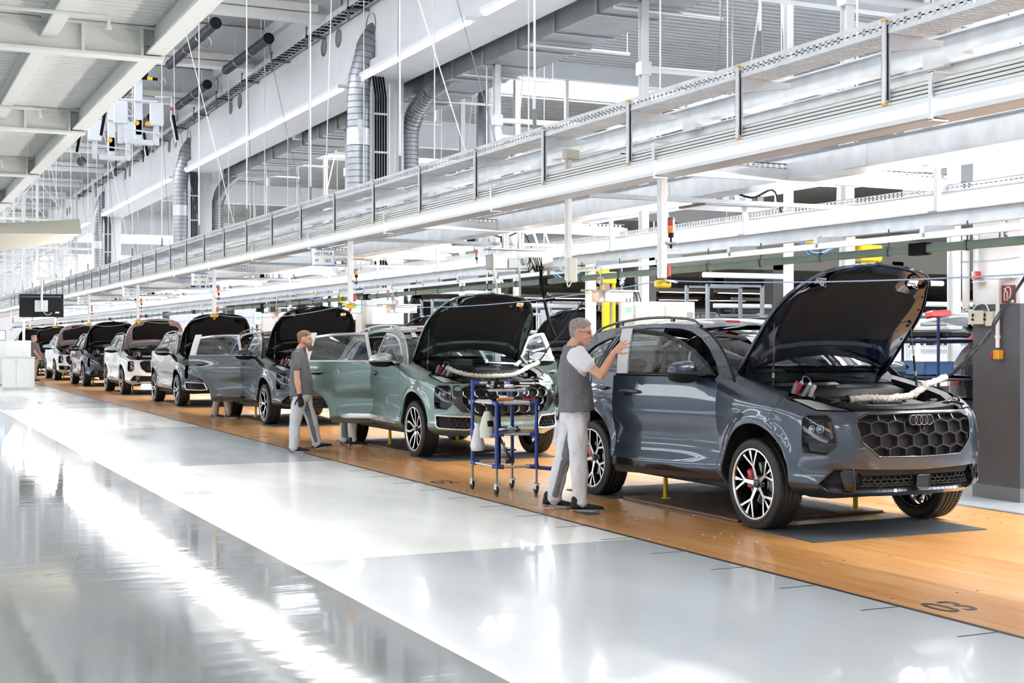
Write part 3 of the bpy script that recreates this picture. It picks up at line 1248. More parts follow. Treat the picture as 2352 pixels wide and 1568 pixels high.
def interior(root, detail):
    def shell():
        mb = MB()
        mb.b2((-.80, 1.45, .40), (.80, 4.35, .44))
        mb.b2((-.78, 1.42, .42), (.78, 1.47, 1.12))
        mb.b2((-.78, 4.30, .42), (.78, 4.35, 1.15))
        # dash
        n = 10
        vs = []
        for (q0, z0) in ((1.16, 1.13), (1.40, 1.155), (1.62, 1.12), (1.68, 1.0), (1.62, .6)):
            for j in range(n + 1):
                s_ = -1 + 2 * j / n
                vs.append((.78 * s_, q0 - .15 * (1 - s_ * s_) * (1 if q0 < 1.5 else .3), z0))
        m = n + 1
        mb.add(vs, [(i * m + j, i * m + j + 1, (i + 1) * m + j + 1, (i + 1) * m + j) for i in range(4) for j in range(n)], True)
        return mb
    it = cpart('intr', shell, [M_DARK], 'cabin_lining', root)
    def seat(w=.50, bench=False):
        def f():
            mb = MB()
            mb.rbox((0, 0, .62), (w, .52, .18), .05)
            mb.rbox((0, .30, .92), (w * .96, .16, .62), .06, M=Matrix.Rotation(-.22, 3, 'X'))
            for x in ((-.45, 0, .45) if bench else (0,)):
                mb.rbox((x, .40, 1.33), (.24, .10, .17), .045, M=Matrix.Rotation(-.15, 3, 'X'))
            return mb
        return f
    for x in (-.38, .38):
        cpart('seat', seat(), [M_SEAT], 'seat', root, (x, 2.25, 0))
    cpart('bench', seat(1.3, True), [M_SEAT], 'rear_bench', root, (0, 3.20, 0))
    if detail:
        def wheel():
            mb = MB()
            M = Matrix.Rotation(radians(68), 3, 'X')
            mb.tube([Vector((-.38, 1.82, 1.10)) + M @ Vector((.185 * cos(2 * pi * k / 24), .185 * sin(2 * pi * k / 24), 0)) for k in range(24)], .015, 8, closed=True)
            mb.rbox((-.38, 1.80, 1.09), (.18, .05, .14), .03)
            mb.rbox((-.38, 1.80, 1.09), (.34, .03, .05), .01)
            return mb
        cpart('stw', wheel, [M_BLACKPL], 'steering_wheel', root)
def wheels(root, kind, redcal, lift=0.0):
    for q, nm in ((FQ, 'f'), (RQ, 'r')):
        for s in (-1, 1):
            w = link(None, 'wheel', root, (s * .815, q, WR))
            if s < 0:
                w.rotation_euler = (0, 0, pi)
            w.rotation_euler.x = {('f', -1): .22, ('f', 1): .9, ('r', -1): .5, ('r', 1): .1}[(nm, s)]
            cpart('tyre', tyre_mb, [M_RUBBER], 'tyre', w)
            cpart(('rim', kind), lambda: rim_mb(kind), [M_RIMS, M_BLACKGLOSS], 'rim', w)
            cpart('disc', lambda: MB().lathe([(.06, .0), (.17, .0), (.17, .02), (.06, .02)], 32, axis='X', sharp=(1, 2)).lathe([(.0001, .015), (.08, .025), (.08, -.05)], 16, axis='X'), [M_DISC], 'brake_disc', w)
            c = cpart('caliper', lambda: MB().rbox((.035, .0, 0), (.06, .07, .16), .02), [M_CALIPER if redcal else M_STEEL], 'brake_caliper', root, (s * .815, q + .125, WR + .03))
            if s < 0:
                c.rotation_euler = (0, 0, pi)
def door(root, front, s, pm, angle, trim, detail, mirror_top=None, film=False, sill=None, frame_m=None):
    """door with its frame, glass, handle; angle opens it about its front edge"""
    hq = 1.44 if front else 2.585
    hp = Vector((s * .90, hq, 0))
    e = link(None, 'front_door' if front else 'rear_door', root, hp)
    e.rotation_euler = (0, 0, s * radians(angle) * 1.0)
    if s > 0:
        e.rotation_euler = (0, 0, -radians(angle))
        e.rotation_euler = (0, 0, -radians(angle))
    else:
        e.rotation_euler = (0, 0, radians(angle) * 1.0)
    # positive angle must swing the rear edge outwards
    e.rotation_euler = (0, 0, -s * radians(angle))
    T = Matrix.Translation(-hp)
    mv = lambda mb: MB().join(mb, T)
    k = 'f' if front else 'r'
    dlo = DLO_F if front else DLO_R
    cpart(('dskin', k, s), lambda: mv(door_skin(front, s)), [pm], 'door_skin', e)
    cpart(('dfr', k, s), lambda: mv(ring_frame(shrink(dlo, .002), .030, s, .004, .03)), [frame_m or M_BLACKGLOSS], 'window_frame', e)
    cpart(('dgl', k, s), lambda: mv(panel(shrink(dlo, .028), sided(inset(housen, .014), s), step=.09, skirt=0)), [M_GLASS], 'window_glass', e)
    q0, q1 = (1.58, 2.56) if front else (2.575, 3.60)
    def belt():
        pts = []
        for i in range(14):
            q = q0 + (q1 - q0) * i / 13
            P, n = housen(q, 1.196)
            pts.append((s * (P[0] + .012), q, 1.200))
        return mv(MB().tube(pts, .011, 6))
    cpart(('dbelt', k, s), belt, [trim], 'belt_moulding', e)
    if angle:
        def inner():
            mb = MB()
            u0, u1 = (1.44, 2.55) if front else (2.59, 3.55)
            # lining behind the skin, stands clear of the arch cut
            pts = []
            zz = (.40, .70, 1.02, 1.17)
            n = 8
            vs = []
            for z in zz:
                for i in range(n + 1):
                    q = u0 + (u1 - u0) * i / n
                    if not front and z < .86:
                        q = min(q, 3.62 - .22 - .36 * (1 - (z - .36) / .5))
                    P = body(UQ(q), z)
                    vs.append((s * (P[0] - .085 + (.02 if z < .5 else 0)), q, z))
            m = n + 1
            mb.add(vs, [(i * m + j, i * m + j + 1, (i + 1) * m + j + 1, (i + 1) * m + j) for i in range(3) for j in range(n)], True)
            return mv(mb)
        cpart(('dinner', k, s), inner, [M_BLACKPL], 'door_lining', e)
    if film:
        def fl():
            mb = MB()
            qa = q1 - .085
            for (qa, qb) in ((q1 - .115, q1 + .004),) + (((q0, q0 + .05),) if not front else ()):
                pl = [(qa - .0, 1.20), (qb, 1.20), (qb + (.115 if front or qb < 3 else -.06), 1.60), (qa + (.115 if front or qb < 3 else -.06), 1.605)]
                mb.join(panel(pl, sided(inset(housen, -.006), s), step=.1, skirt=.02))
            return mv(mb)
        lab(cpart(('dfilm', k, s), fl, [M_FILM], 'protective_film', e), 'white protective film on the window pillar')
    if detail:
        hq_ = 2.36 if front else 3.36
        def handle():
            mb = MB()
            P, n = sided(bodyn, s)(UQ(hq_), 1.045)
            P, n = Vector(P), Vector(n)
            cup = smooth_poly([(hq_ - .10, 1.045), (hq_ - .03, 1.075), (hq_ + .07, 1.07), (hq_ + .10, 1.045), (hq_ + .05, 1.018), (hq_ - .05, 1.018)], 4)
            pts = []
            for i in range(11):
                a = pi * i / 10
                pts.append((P.x + s * (.006 + .034 * sin(a) ** .6), P.y - .105 * cos(a), P.z + .004 + .008 * sin(a)))
            mb.tube(pts, [.010 + .008 * sin(pi * i / 10) for i in range(11)], 8)
            return mv(mb)
        cpart(('dhan', k, s), handle, [pm], 'door_handle', e)
        cpart(('dcup', k, s), lambda: mv(panel(smooth_poly([(UQ(hq_ - .085), 1.047), (UQ(hq_ - .03), 1.078), (UQ(hq_ + .06), 1.072), (UQ(hq_ + .085), 1.045), (UQ(hq_ + .04), 1.016), (UQ(hq_ - .04), 1.016)], 4), sided(inset(bodyn, -.0015), s), step=.05, skirt=0)), [M_BLACKGLOSS], 'handle_cup', e)
    # sill insert
    if sill is not None:
        qa, qb = (1.52, 2.56) if front else (2.575, 3.04)
        if front:
            pl = [(1.60, .395), (1.95, .440), (qb, .475), (qb, .415), (1.95, .395)]
        else:
            pl = [(qa, .415), (qa, .475), (2.9, .478), (3.04, .445), (2.98, .415)]
        cpart(('dsill', k, s), lambda: mv(panel(uz(pl), sided(inset(bodyn, -.008), s), step=.06, skirt=.012)), [sill], 'sill_blade', e)
    if front:
        tt = Vector((s * 1.10, 1.66, 1.225))
        m_ = link(None, 'wing_mirror', e)
        Tm = Matrix.Translation(tt - hp) @ Matrix.Diagonal((s * 1.2, 1.15, 1.2, 1))
        def sh(top):
            mb = MB().join(mirror_shell(top), Tm)
            if s < 0:
                mb.f = [f[::-1] for f in mb.f]
            return mb
        cpart(('mtop', s), lambda: sh(True), [mirror_top or pm], 'mirror_cap', m_)
        def low():
            mb = sh(False)
            mb.join(MB().rbox((0, 0, 0), (.16, .07, .030), .008), Matrix.Translation(Vector((s * .91, 1.665, 1.175)) - hp))
            return mb
        cpart(('mlow', s), low, [M_BLACKPL], 'mirror_base', m_)
        def tri():
            return mv(panel([(1.50, 1.20), (1.60, 1.295), (1.73, 1.205)], sided(inset(housen, -.004), s), step=.1, skirt=.02))
        cpart(('mtri', s), tri, [M_BLACKGLOSS], 'mirror_foot', m_)
    return e
def make_car(k, label, pm, under, var='a', rim='y', trim=None, rear_open=0, front_open=0, right_front_open=0, film=False, rail=None, mirror_top=None, detail=True, redcal=False, sill=None, chrome_grille=False, group=None, dx=0.0, tapes=False, hoodopen=True, xc=None, y=None, door_paint=None):
    trim = trim or M_BLACKGLOSS
    sill = sill or M_BLACKGLOSS
    root = thing('car', label, 'car', (xc if xc is not None else XC + dx, y if y is not None else YF + STEP * k, 0), group=group)
    g = GR_OUT if var == 'a' else GR_OUT_B
    cpart(('fascia', var), lambda: fascia(var), [pm], 'front_bumper', root)
    for s in (-1, 1):
        cpart(('fender', s), lambda: fender(s), [pm], 'front_wing', root)
        cpart(('quarter', s), lambda: quarter(s), [pm], 'rear_quarter', root)
        cpart(('house', s), lambda: house_side(s), [pm], 'roof_side', root)
        cpart(('qgl', s), lambda: panel(shrink(QRT, -.004), sided(inset(housen, .010), s), step=.09, skirt=0), [M_GLASSD], 'quarter_glass', root)
        cpart(('qrim', s), lambda: rim_loop(QRT, sided(housen, s), .007), [trim], 'glass_trim', root)
        def apill(s=s):
            mb = MB()
            pts = [(s * (house(q, z)[0] - .004), q - .004, z + .006) for q, z in dens(HOUSE_TOP[:6])]
            mb.tube(pts, .011, 6)
            return mb
        cpart(('apill', s), apill, [M_SATIN if var == 'b' else M_BLACKPL], 'windscreen_trim', root)
        cpart(('arch', s), lambda: _arch_lips(s), [pm], 'arch_lip', root)
        cpart(('liner', s), lambda: _arch_liner(s), [M_DARK], 'arch_liner', root)
        # roof rail
        def rail_(s=s):
            mb = MB()
            pts = []
            for i in range(16):
                q = 2.12 + (4.12 - 2.12) * i / 15
                z = sinterp(HOUSE_TOP, q)
                P = house(q, z)
                h = .046 * min(1, sin(pi * i / 15) ** .35 if 0 < i < 15 else 0)
                pts.append((s * (P[0] - .035), q, z + .012 + h))
            mb.tube(pts, .013, 8)
            for i in (4, 11):
                q = 2.12 + 2 * i / 15
                mb.box((pts[i][0], pts[i][1], pts[i][2] - .02), (.018, .05, .04))
            return mb
        cpart(('rail', s), rail_, [rail or M_BLACKGLOSS], 'roof_rail', root)
        head_lamp_parts(None, s, root, var, detail)
        drl_parts(s, root, detail)
        # rear lamp
        cpart(('tail', s), lambda: panel([(UQ(4.22), 1.06), (UQ(4.22), .99), (UQ(4.5), .95), (UQ(4.6), .96), (UQ(4.6), 1.05)], sided(inset(bodyn, -.004), s), step=.06, skirt=.01), [M_RED], 'tail_lamp', root)
    cpart('screen', lambda: band(dens(HOUSE_TOP[:6]), windscreen_pt), [M_GLASS], 'windscreen', root)
    cpart('roof', lambda: band([HOUSE_TOP[5]] + dens(HOUSE_TOP[6:], 2), roof_pt, 12), [M_BLACKGLOSS if var == 'a' else pm], 'roof_panel', root)
    cpart('tailgate', lambda: band([(4.28, 1.51), (4.40, 1.38), (4.48, 1.2)], lambda P, s_: (P[0] * s_, P[1] + .10 * (1 - s_ * s_), P[2] + .03 * (1 - s_ * s_) * (P[2] > 1.45))), [M_GLASSD], 'rear_window', root)
    def under_():
        mb = MB()
        mb.rbox((0, 2.25, .345), (1.30, 3.7, .09), .02)
        for s in (-1, 1):
            mb.rbox((s * .80, 2.25, .315), (.14, 2.2, .07), .02)
        mb.rbox((0, .45, .33), (1.15, .5, .05), .02)
        mb.rbox((0, 4.2, .40), (1.2, .5, .1), .02)
        mb.cyl((-.7, FQ, .36), (.7, FQ, .36), .03, 8)
        mb.cyl((-.7, RQ, .36), (.7, RQ, .36), .04, 8)
        return mb
    cpart('under', under_, [M_DARK], 'underbody', root)
    bay(root, detail)
    hood_obj(root, pm, under, hoodopen, detail)
    interior(root, detail)
    wheels(root, rim, redcal)
    # grille
    gr = cpart(('grb', var), lambda: flat_full(g, .055, skirt=-.055), [M_DARK], 'grille', root)
    gm = M_GRILLE
    cpart(('grm', var), lambda: hexmesh(shrink(full(g), .0) if False else g, .148, .098, .010, .035, .012), [gm], 'grille_mesh', gr)
    cpart(('grr', var), lambda: rim_loop(full(g), bodyn_s, .009, .004, 8), [M_BLACKGLOSS], 'grille_frame', gr)
    if chrome_grille:
        def chr_():
            mb = MB()
            cw, ch = .148, .098
            for j in range(0, 4):
                for i in range(-4, 5):
                    cu = (i + (.5 if j % 2 else 0)) * cw
                    cz = .945 - .01 - j * ch
                    for sg in ((-1, 1) if abs(cu) < .02 else ((1,) if cu > 0 else (-1,))):
                        a = (cu + sg * cw / 2, cz + .022)
                        b = (cu + sg * cw / 2, cz - .018)
                        c_ = (cu + sg * cw / 2 * .45, cz - .045)
                        if not all(inside(p, full(g)) for p in (a, b, c_)):
                            continue
                        pts = [Vector(bodyn_s(*p)[0]) + Vector((0, -.004, 0)) for p in (a, b, c_)]
                        mb.tube(pts, .0075, 5)
            return mb
        cpart(('grc', var), chr_, [M_CHROME], 'chrome_insert', gr)
        cpart('cwing', lambda: rim_loop(IN_OUT_B, bodyn, .012, .0).join(rim_loop(IN_OUT_B, sided(bodyn, -1), .012, .0)), [M_SATIN], 'intake_frame', root)
        for s in (-1, 1):
            cpart(('cint', s), lambda: panel(IN_OUT_B, sided(inset(bodyn, .03), s), step=.08, skirt=-.03), [M_DARK], 'side_intake', root)
            cpart(('cinm', s), lambda: hexmesh(shrink(IN_OUT_B, .01), .07, .045, .005, .02, .006, s=s, both=False), [M_GRILLE], 'intake_mesh', root)
            cpart(('cblk', s), lambda: panel([(.735, .93), (.71, .70), (.60, .60), (.50, .60), (.60, .72), (.62, .85), (.60, .90), (.64, .935)], sided(inset(bodyn, -.004), s), step=.07, skirt=.01), [M_BLACKGLOSS], 'front_trim', root)
    else:
        def rings():
            mb = MB()
            y0 = bodyn_s(0, .893)[0][1]
            for i in range(4):
                cu = (i - 1.5) * .052
                pts = []
                for j in range(24):
                    a = 2 * pi * j / 24
                    P, n = bodyn_s(cu + .038 * cos(a), .893 + .038 * sin(a))
                    pts.append((P[0], y0 - .012 - .0015 * (i % 2), P[2]))
                mb.tube(pts, .0024, 6, closed=True)
            return mb
        def plate():
            y0 = bodyn_s(0, .893)[0][1]
            o = smooth_poly([(-.125, .893), (-.10, .930), (0, .936), (.10, .930), (.125, .893), (.10, .856), (0, .850), (-.10, .856)], 4)
            return MB().prism([(x, z) for x, z in o], .02, Matrix.Translation((0, y0 + .012, 0)) @ Matrix.Rotation(pi / 2, 4, 'X'))
        cpart('ringbk', plate, [M_BAYPL], 'emblem_plate', gr)
        cpart('rings', rings, [mat('dark_chrome', (.30, .31, .32), .3, .9)], 'emblem', gr)
        it = cpart('inb', lambda: flat_full(IN_OUT, .06, skirt=-.06), [M_DARK], 'lower_intake', root)
        cpart('inm', lambda: hexmesh([(0, .475), (.50, .478), (.56, .375), (0, .37)], .052, .031, .0045, .02, .03), [M_GRILLE], 'intake_mesh', it)
        cpart('inc', lambda: MB().join(panel([(-.60, .528), (.60, .528), (.52, .482), (-.52, .482)], inset(bodyn_s, .022), step=.07, skirt=.03)), [M_BLACKPL], 'intake_crossbar', it)
        for s in (-1, 1):
            reg = [(.70, .515), (.74, .525), (.80, .475), (.862, .413), (.79, .365), (.66, .36)]
            cpart(('ins', s), lambda: hexmesh(reg, .052, .033, .0045, .02, .02, s=s, both=False), [mat('mesh_plastic', (.06, .062, .065), .35)], 'intake_mesh', it)
            cpart(('inbl', s), lambda: panel([(.56, .522), (.68, .522), (.70, .50), (.655, .36), (.60, .352), (.585, .36), (.60, .42), (.575, .47)][::1], sided(inset(bodyn, .004), s), step=.05, skirt=.05), [M_BLACKGLOSS], 'intake_blade', it)
            cpart(('inlip', s), lambda: rim_loop(IN_OUT[1:7], sided(bodyn, s), .007), [M_BLACKGLOSS], 'intake_trim', it)
        def radar():
            P, n = bodyn_s(0.0, .43)
            mb = MB()
            mb.rbox((0, P[1] + .008, .425), (.125, .03, .095), .012)
            mb.tube([(a, P[1] - .010, .425 + b) for a, b in round_poly([(-.065, -.048), (.065, -.048), (.065, .048), (-.065, .048)], .018)], .005, 6, closed=True)
            return mb
        cpart('radar', radar, [M_BLACKGLOSS], 'radar_cover', it)
        cpart('cam', lambda: MB().cyl((0, .012, .835), (0, -.012, .832), .010, 12), [M_BLACKGLOSS], 'camera', gr)
    # doors
    dp = door_paint or pm
    for s in (-1, 1):
        fo = front_open if s < 0 else right_front_open
        door(root, True, s, pm, fo, trim, detail, mirror_top, film and fo > 0, sill, M_SATIN if (var == 'b' or fo > 30) else None)
        ro = rear_open if s < 0 else 0
        door(root, False, s, dp if (ro and door_paint) else pm, ro, trim, detail, None, film and ro > 0, sill, M_SATIN if (var == 'b' or ro > 30) else None)
    # red protective clips and tapes
    return root
def _arch_lips(s):
    out = []
    for cq, a0, a1 in ((FQ, 188, -12), (RQ, 188, -12)):
        pts = []
        for q, z in arch_pts(cq, a0, a1, AR + .003, 26):
            P, n = sided(bodyn, s)(UQ(q), z)
            pts.append(Vector(P) - Vector(n) * .006)
        out.append(MB().tube(pts, .007, 6))
    return out
def _arch_liner(s):
    out = []
    for cq in (FQ, RQ):
        mb = MB()
        A, B = [], []
        for q, z in arch_pts(cq, 195, -15, AR + .012, 22):
            P = body(UQ(q), z)
            A.append((s * (P[0] - .01), q, z))
            B.append((s * .55, q, z))
        n = len(A)
        mb.add(A + B, [(i, i + 1, n + i + 1, n + i) for i in range(n - 1)], True)
        mb.add(B + [(s * .55, cq, .42)], [(i, i + 1, n) for i in range(n - 1)])
        out.append(mb)
    return out
# ================================================================ THE HALL
M_WHITE = mat('white_painted_steel', (.78, .79, .80), .45)
M_OFFW = mat('cream_painted_steel', (.70, .70, .67), .45)
M_GALV = mat('galvanised_steel', (.68, .70, .725), .38, .45, vary=.10, vscale=6)
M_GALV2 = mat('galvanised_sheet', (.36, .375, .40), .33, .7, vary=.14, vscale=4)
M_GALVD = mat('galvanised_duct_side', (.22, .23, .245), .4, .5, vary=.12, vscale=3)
M_CONC = mat('white_concrete', (.66, .67, .69), .7, vary=.04, vscale=1.5)
M_ROOF = mat('roof_sheet', (.45, .46, .47), .5, vary=.06, vscale=1)
M_PLAT = mat('platform_sheet', (.86, .87, .86), .5)
M_PLATB = mat('platform_steel', (.82, .83, .80), .5)
M_LAMP = mat('lamp_glow', (1.0, 1.0, 1.0), .5, emit=1.9)
M_LAMP2 = mat('lamp_glow_far', (1.0, 1.0, 1.0), .5, emit=2.0)
M_PIPE = mat('dark_pipe', (.016, .018, .024), .55, spec=.2)
M_ORANGE = mat('orange_cap', (.80, .38, .04), .45)
M_CABLE = mat('black_cable', (.005, .005, .0055), .7, spec=.15)
M_COLD = mat('dark_grey_paint', srgb(84, 87, 93), .5, vary=.05, vscale=5)
M_BASE = mat('grey_plinth', srgb(128, 129, 128), .6)
M_GREENBAR = mat('green_busbar', srgb(120, 142, 130), .4, vary=.12, vscale=4)
M_BLUECORD = mat('blue_cord', srgb(165, 182, 222), .5)
M_TAUPE = mat('taupe_ceiling', srgb(120, 114, 104), .7)
M_WALLG = mat('wall_grey', (.52, .54, .56), .7, vary=.05, vscale=.4)
def floor_mat(name, col, r0, r1, vary=.05, coat=.25, spec=.5):
    m = mat(name, col, r0, 0, coat, spec=spec)
    nt = m.node_tree
    b = nt.nodes['Principled BSDF']
    b.inputs['Coat Roughness'].default_value = .05
    tc = nt.nodes.new('ShaderNodeTexCoord')
    mp = nt.nodes.new('ShaderNodeMapping')
    mp.inputs['Scale'].default_value = (1.0, .35, 1)
    n = nt.nodes.new('ShaderNodeTexNoise')
    n.inputs['Scale'].default_value = 1.1
    n.inputs['Detail'].default_value = 6
    n.inputs['Roughness'].default_value = .6
    nt.links.new(tc.outputs['Object'], mp.inputs[0])
    nt.links.new(mp.outputs[0], n.inputs['Vector'])
    mr = nt.nodes.new('ShaderNodeMapRange')
    mr.inputs['To Min'].default_value = r0
    mr.inputs['To Max'].default_value = r1
    mr.inputs['From Min'].default_value = .3
    mr.inputs['From Max'].default_value = .7
    nt.links.new(n.outputs['Fac'], mr.inputs['Value'])
    nt.links.new(mr.outputs[0], b.inputs['Roughness'])
    r = nt.nodes.new('ShaderNodeValToRGB')
    r.color_ramp.elements[0].color = (*[c * (1 - vary) for c in col], 1)
    r.color_ramp.elements[1].color = (*[c * (1 + vary) for c in col], 1)
    n2 = nt.nodes.new('ShaderNodeTexNoise')
    n2.inputs['Scale'].default_value = .7
    n2.inputs['Detail'].default_value = 4
    nt.links.new(mp.outputs[0], n2.inputs['Vector'])
    nt.links.new(n2.outputs['Fac'], r.inputs[0])
    nt.links.new(r.outputs[0], b.inputs['Base Color'])
    # a very slight unevenness of the poured floor
    n3 = nt.nodes.new('ShaderNodeTexNoise')
    n3.inputs['Scale'].default_value = 5
    n3.inputs['Detail'].default_value = 2
    mp3 = nt.nodes.new('ShaderNodeMapping')
    mp3.inputs['Scale'].default_value = (.35, 1, 1)
    nt.links.new(tc.outputs['Object'], mp3.inputs[0])
    nt.links.new(mp3.outputs[0], n3.inputs['Vector'])
    bp = nt.nodes.new('ShaderNodeBump')
    bp.inputs['Strength'].default_value = .05
    bp.inputs['Distance'].default_value = .02
    nt.links.new(n3.outputs['Fac'], bp.inputs['Height'])
    nt.links.new(bp.outputs[0], b.inputs['Normal'])
    nt.links.new(bp.outputs[0], b.inputs['Coat Normal'])
    return m
M_FL_AISLE = floor_mat('floor_aisle', srgb(134, 138, 137), .045, .09, coat=.08, spec=.36)
M_FL_GREY = floor_mat('floor_grey', srgb(188, 193, 196), .16, .28)
M_FL_WHITE = floor_mat('floor_white', srgb(242, 242, 238), .16, .28, .02)
M_LINE = mat('line_paint', srgb(238, 238, 232), .3, 0, .2)
M_BLACKLINE = mat('black_joint', (.012, .012, .015), .5)
def wood_mat():
    m = mat('deck_wood', srgb(205, 140, 72), .28, 0, .25)
    nt = m.node_tree
    b = nt.nodes['Principled BSDF']
    b.inputs['Coat Roughness'].default_value = .12
    tc = nt.nodes.new('ShaderNodeTexCoord')
    ob = nt.nodes.new('ShaderNodeObjectInfo')
    mp = nt.nodes.new('ShaderNodeMapping')
    mp.inputs['Scale'].default_value = (7.0, .35, 1)
    ad = nt.nodes.new('ShaderNodeVectorMath')
    ad.operation = 'ADD'
    nt.links.new(tc.outputs['Object'], ad.inputs[0])
    nt.links.new(ob.outputs['Random'], ad.inputs[1])
    nt.links.new(ad.outputs[0], mp.inputs[0])
    n = nt.nodes.new('ShaderNodeTexNoise')
    n.inputs['Scale'].default_value = 2.2
    n.inputs['Detail'].default_value = 7
    n.inputs['Roughness'].default_value = .62
    nt.links.new(mp.outputs[0], n.inputs['Vector'])
    r = nt.nodes.new('ShaderNodeValToRGB')
    e = r.color_ramp.elements
    e[0].position, e[1].position = .28, .74
    e[0].color = (*srgb(200, 132, 72), 1)
    e[1].color = (*srgb(236, 190, 132), 1)
    k = r.color_ramp.elements.new(.5)
    k.color = (*srgb(220, 158, 92), 1)
    nt.links.new(n.outputs['Fac'], r.inputs[0])
    nt.links.new(r.outputs[0], b.inputs['Base Color'])
    return m
M_WOOD = wood_mat()
M_MAT = mat('grip_mat', srgb(74, 78, 82), .6, bump=.6, bscale=140)
def struct(o, name=None):
    o['kind'] = 'structure'
    return o
FY0, FY1 = -14, 112
# floor slabs -----------------------------------------------------------------
fl = MB().b2((-26, FY0, -.30), (60, FY1, -.05))
floor = struct(fl.build('floor', M_FL_AISLE))
def slab(nm, x0, x1, y0, y1, z0, z1, m):
    return MB().b2((x0, y0, z0), (x1, y1, z1)).build(nm, m, floor)
slab('aisle_coating', -26, 2.555, FY0, FY1, -.05, 0, M_FL_AISLE)
slab('aisle_line', 2.556, 2.634, FY0, FY1, -.05, .0006, M_LINE)
yb = [FY0] + [1.55 + 7.5 * i for i in range(14)] + [FY1]
for i, (a, b) in enumerate(zip(yb, yb[1:])):
    slab('work_bay_coating', 2.635, 5.262, a + .001, b - .001, -.05, 0, M_FL_WHITE if i % 2 == 0 and i > 0 else M_FL_GREY)
slab('edge_strip', 5.264, 5.30, FY0, FY1, -.05, .001, M_BLACKLINE)
slab('floor_beyond_deck', 9.04, 60, FY0, FY1, -.05, 0, M_FL_GREY)
slab('edge_strip', 8.985, 9.038, FY0, FY1, -.05, .001, M_ALU)
slab('joint', 9.06, 9.075, FY0, FY1, -.049, .0006, M_BLACKLINE)
for i in range(14):
    y = 5.37 + .75 * i
    slab('tick_mark', 5.0, 5.262, y - .007, y + .007, -.04, .0012, M_BLACKLINE)
# wooden conveyor deck in plates --------------------------------------------------
deck = struct(link(None, 'floor_deck'))
px = [5.302, 5.94, 6.50, 8.03, 8.50, 8.983]
pme = {}
for i in range(-2, 30):
    y0 = 1.30 + 3.75 * (i - 1)
    for a, b in zip(px, px[1:]):
        key = (a, b)
        if key not in pme:
            pme[key] = MB().b2((0, 0, -.05), (b - a - .004, 3.746, .0)).mesh('deck_plate', M_WOOD)
        link(pme[key], 'deck_plate', deck, (a + .002, y0 + .002, 0))
    # the board ends carry two bright screws each
scr = MB()
rnd = random.Random(5)
for i in range(-2, 18):
    y0 = 1.30 + 3.75 * (i - 1)
    for x in (5.38, 5.86, 6.02, 6.42, 8.12, 8.42, 8.6, 8.9):
        for y in (y0 + .08, y0 + .24, y0 + 1.25, y0 + 2.5, y0 + 3.5):
            scr.cyl((x, y, -.001), (x, y, .002), .012, 8)
scr.build('screw_heads', M_CHROME, deck)['kind'] = 'stuff'
LIFT = MB()
for k in range(0, 9):
    o = YF + STEP * k
    lift = struct(link(None, 'floor_lift_board', None, (0, o, 0)))
    MB().rbox((7.25, 2.25, .012), (1.52, 1.90, .022), .006).build('lift_board', mat('lift_board_ply', srgb(120, 98, 80), .5, vary=.2, vscale=3, stretch=(5, .6, 1)), lift)
    MB().b2((6.485, 1.29, .001), (8.015, 3.21, .006)).build('lift_pit_seam', M_BLACKLINE, lift)
    MB().b2((6.35, .10, .001), (8.03, .92, .009)).build('grip_mat', M_MAT, lift)
    MB().b2((6.35, 3.25, .001), (8.03, 4.1, .009)).build('grip_mat', M_MAT, lift)
    for x, y in ((6.76, 2.87), (7.80, 1.42), (7.80, 2.87), (6.76, 1.42)):
        if k == 0 and (x, y) == (6.76, 1.42):
            continue
        MB().cyl((x, y, .02), (x, y, .32), .022, 14).cyl((x, y, .02), (x, y, .028), .045, 14).build('lift_pin', M_YEL, lift)
for x, y in ((5.62, 18.55), (5.66, 10.62)):
    tag(MB().box((x, y, .003), (.14, .34, .005)).build('foot_mat', M_MAT), 'small dark pad on the wooden deck %s' % ('in front of the bearded man' if y > 15 else 'under the man at the car door'), 'pad')
# painted numbers --------------------------------------------------------------
def text(body, size, m, loc, rot, parent=None, name='lettering', depth=.0008, align='CENTER'):
    c = bpy.data.curves.new(name, 'FONT')
    c.body = body
    c.size = size
    c.align_x = align
    c.align_y = 'CENTER'
    c.extrude = depth
    c.resolution_u = 3
    c.materials.append(m)
    tmp = bpy.data.objects.new(name, c)
    COL.objects.link(tmp)
    me = bpy.data.meshes.new_from_object(tmp.evaluated_get(bpy.context.evaluated_depsgraph_get()))
    bpy.data.objects.remove(tmp)
    me.name = name
    o = bpy.data.objects.new(name, me)
    COL.objects.link(o)
    o.location = loc
    o.rotation_euler = rot
    if parent is not None:
        o.parent = parent
    return o
M_INK = mat('dark_ink', (.03, .032, .04), .5)
for t, x, y in (('03', 5.52, 5.98), ('02', 5.52, 13.5), ('01', 5.52, 21.0)):
    o = text(t, .34, M_INK, (x, y, .0018), (0, 0, 0), floor, 'floor_number')
    o.scale = (.8, 1.15, 1)
o = text('03', .34, mat('worn_blue_ink', srgb(150, 165, 175), .4), (2.95, 13.6, .0012), (0, 0, 0), floor, 'floor_number')
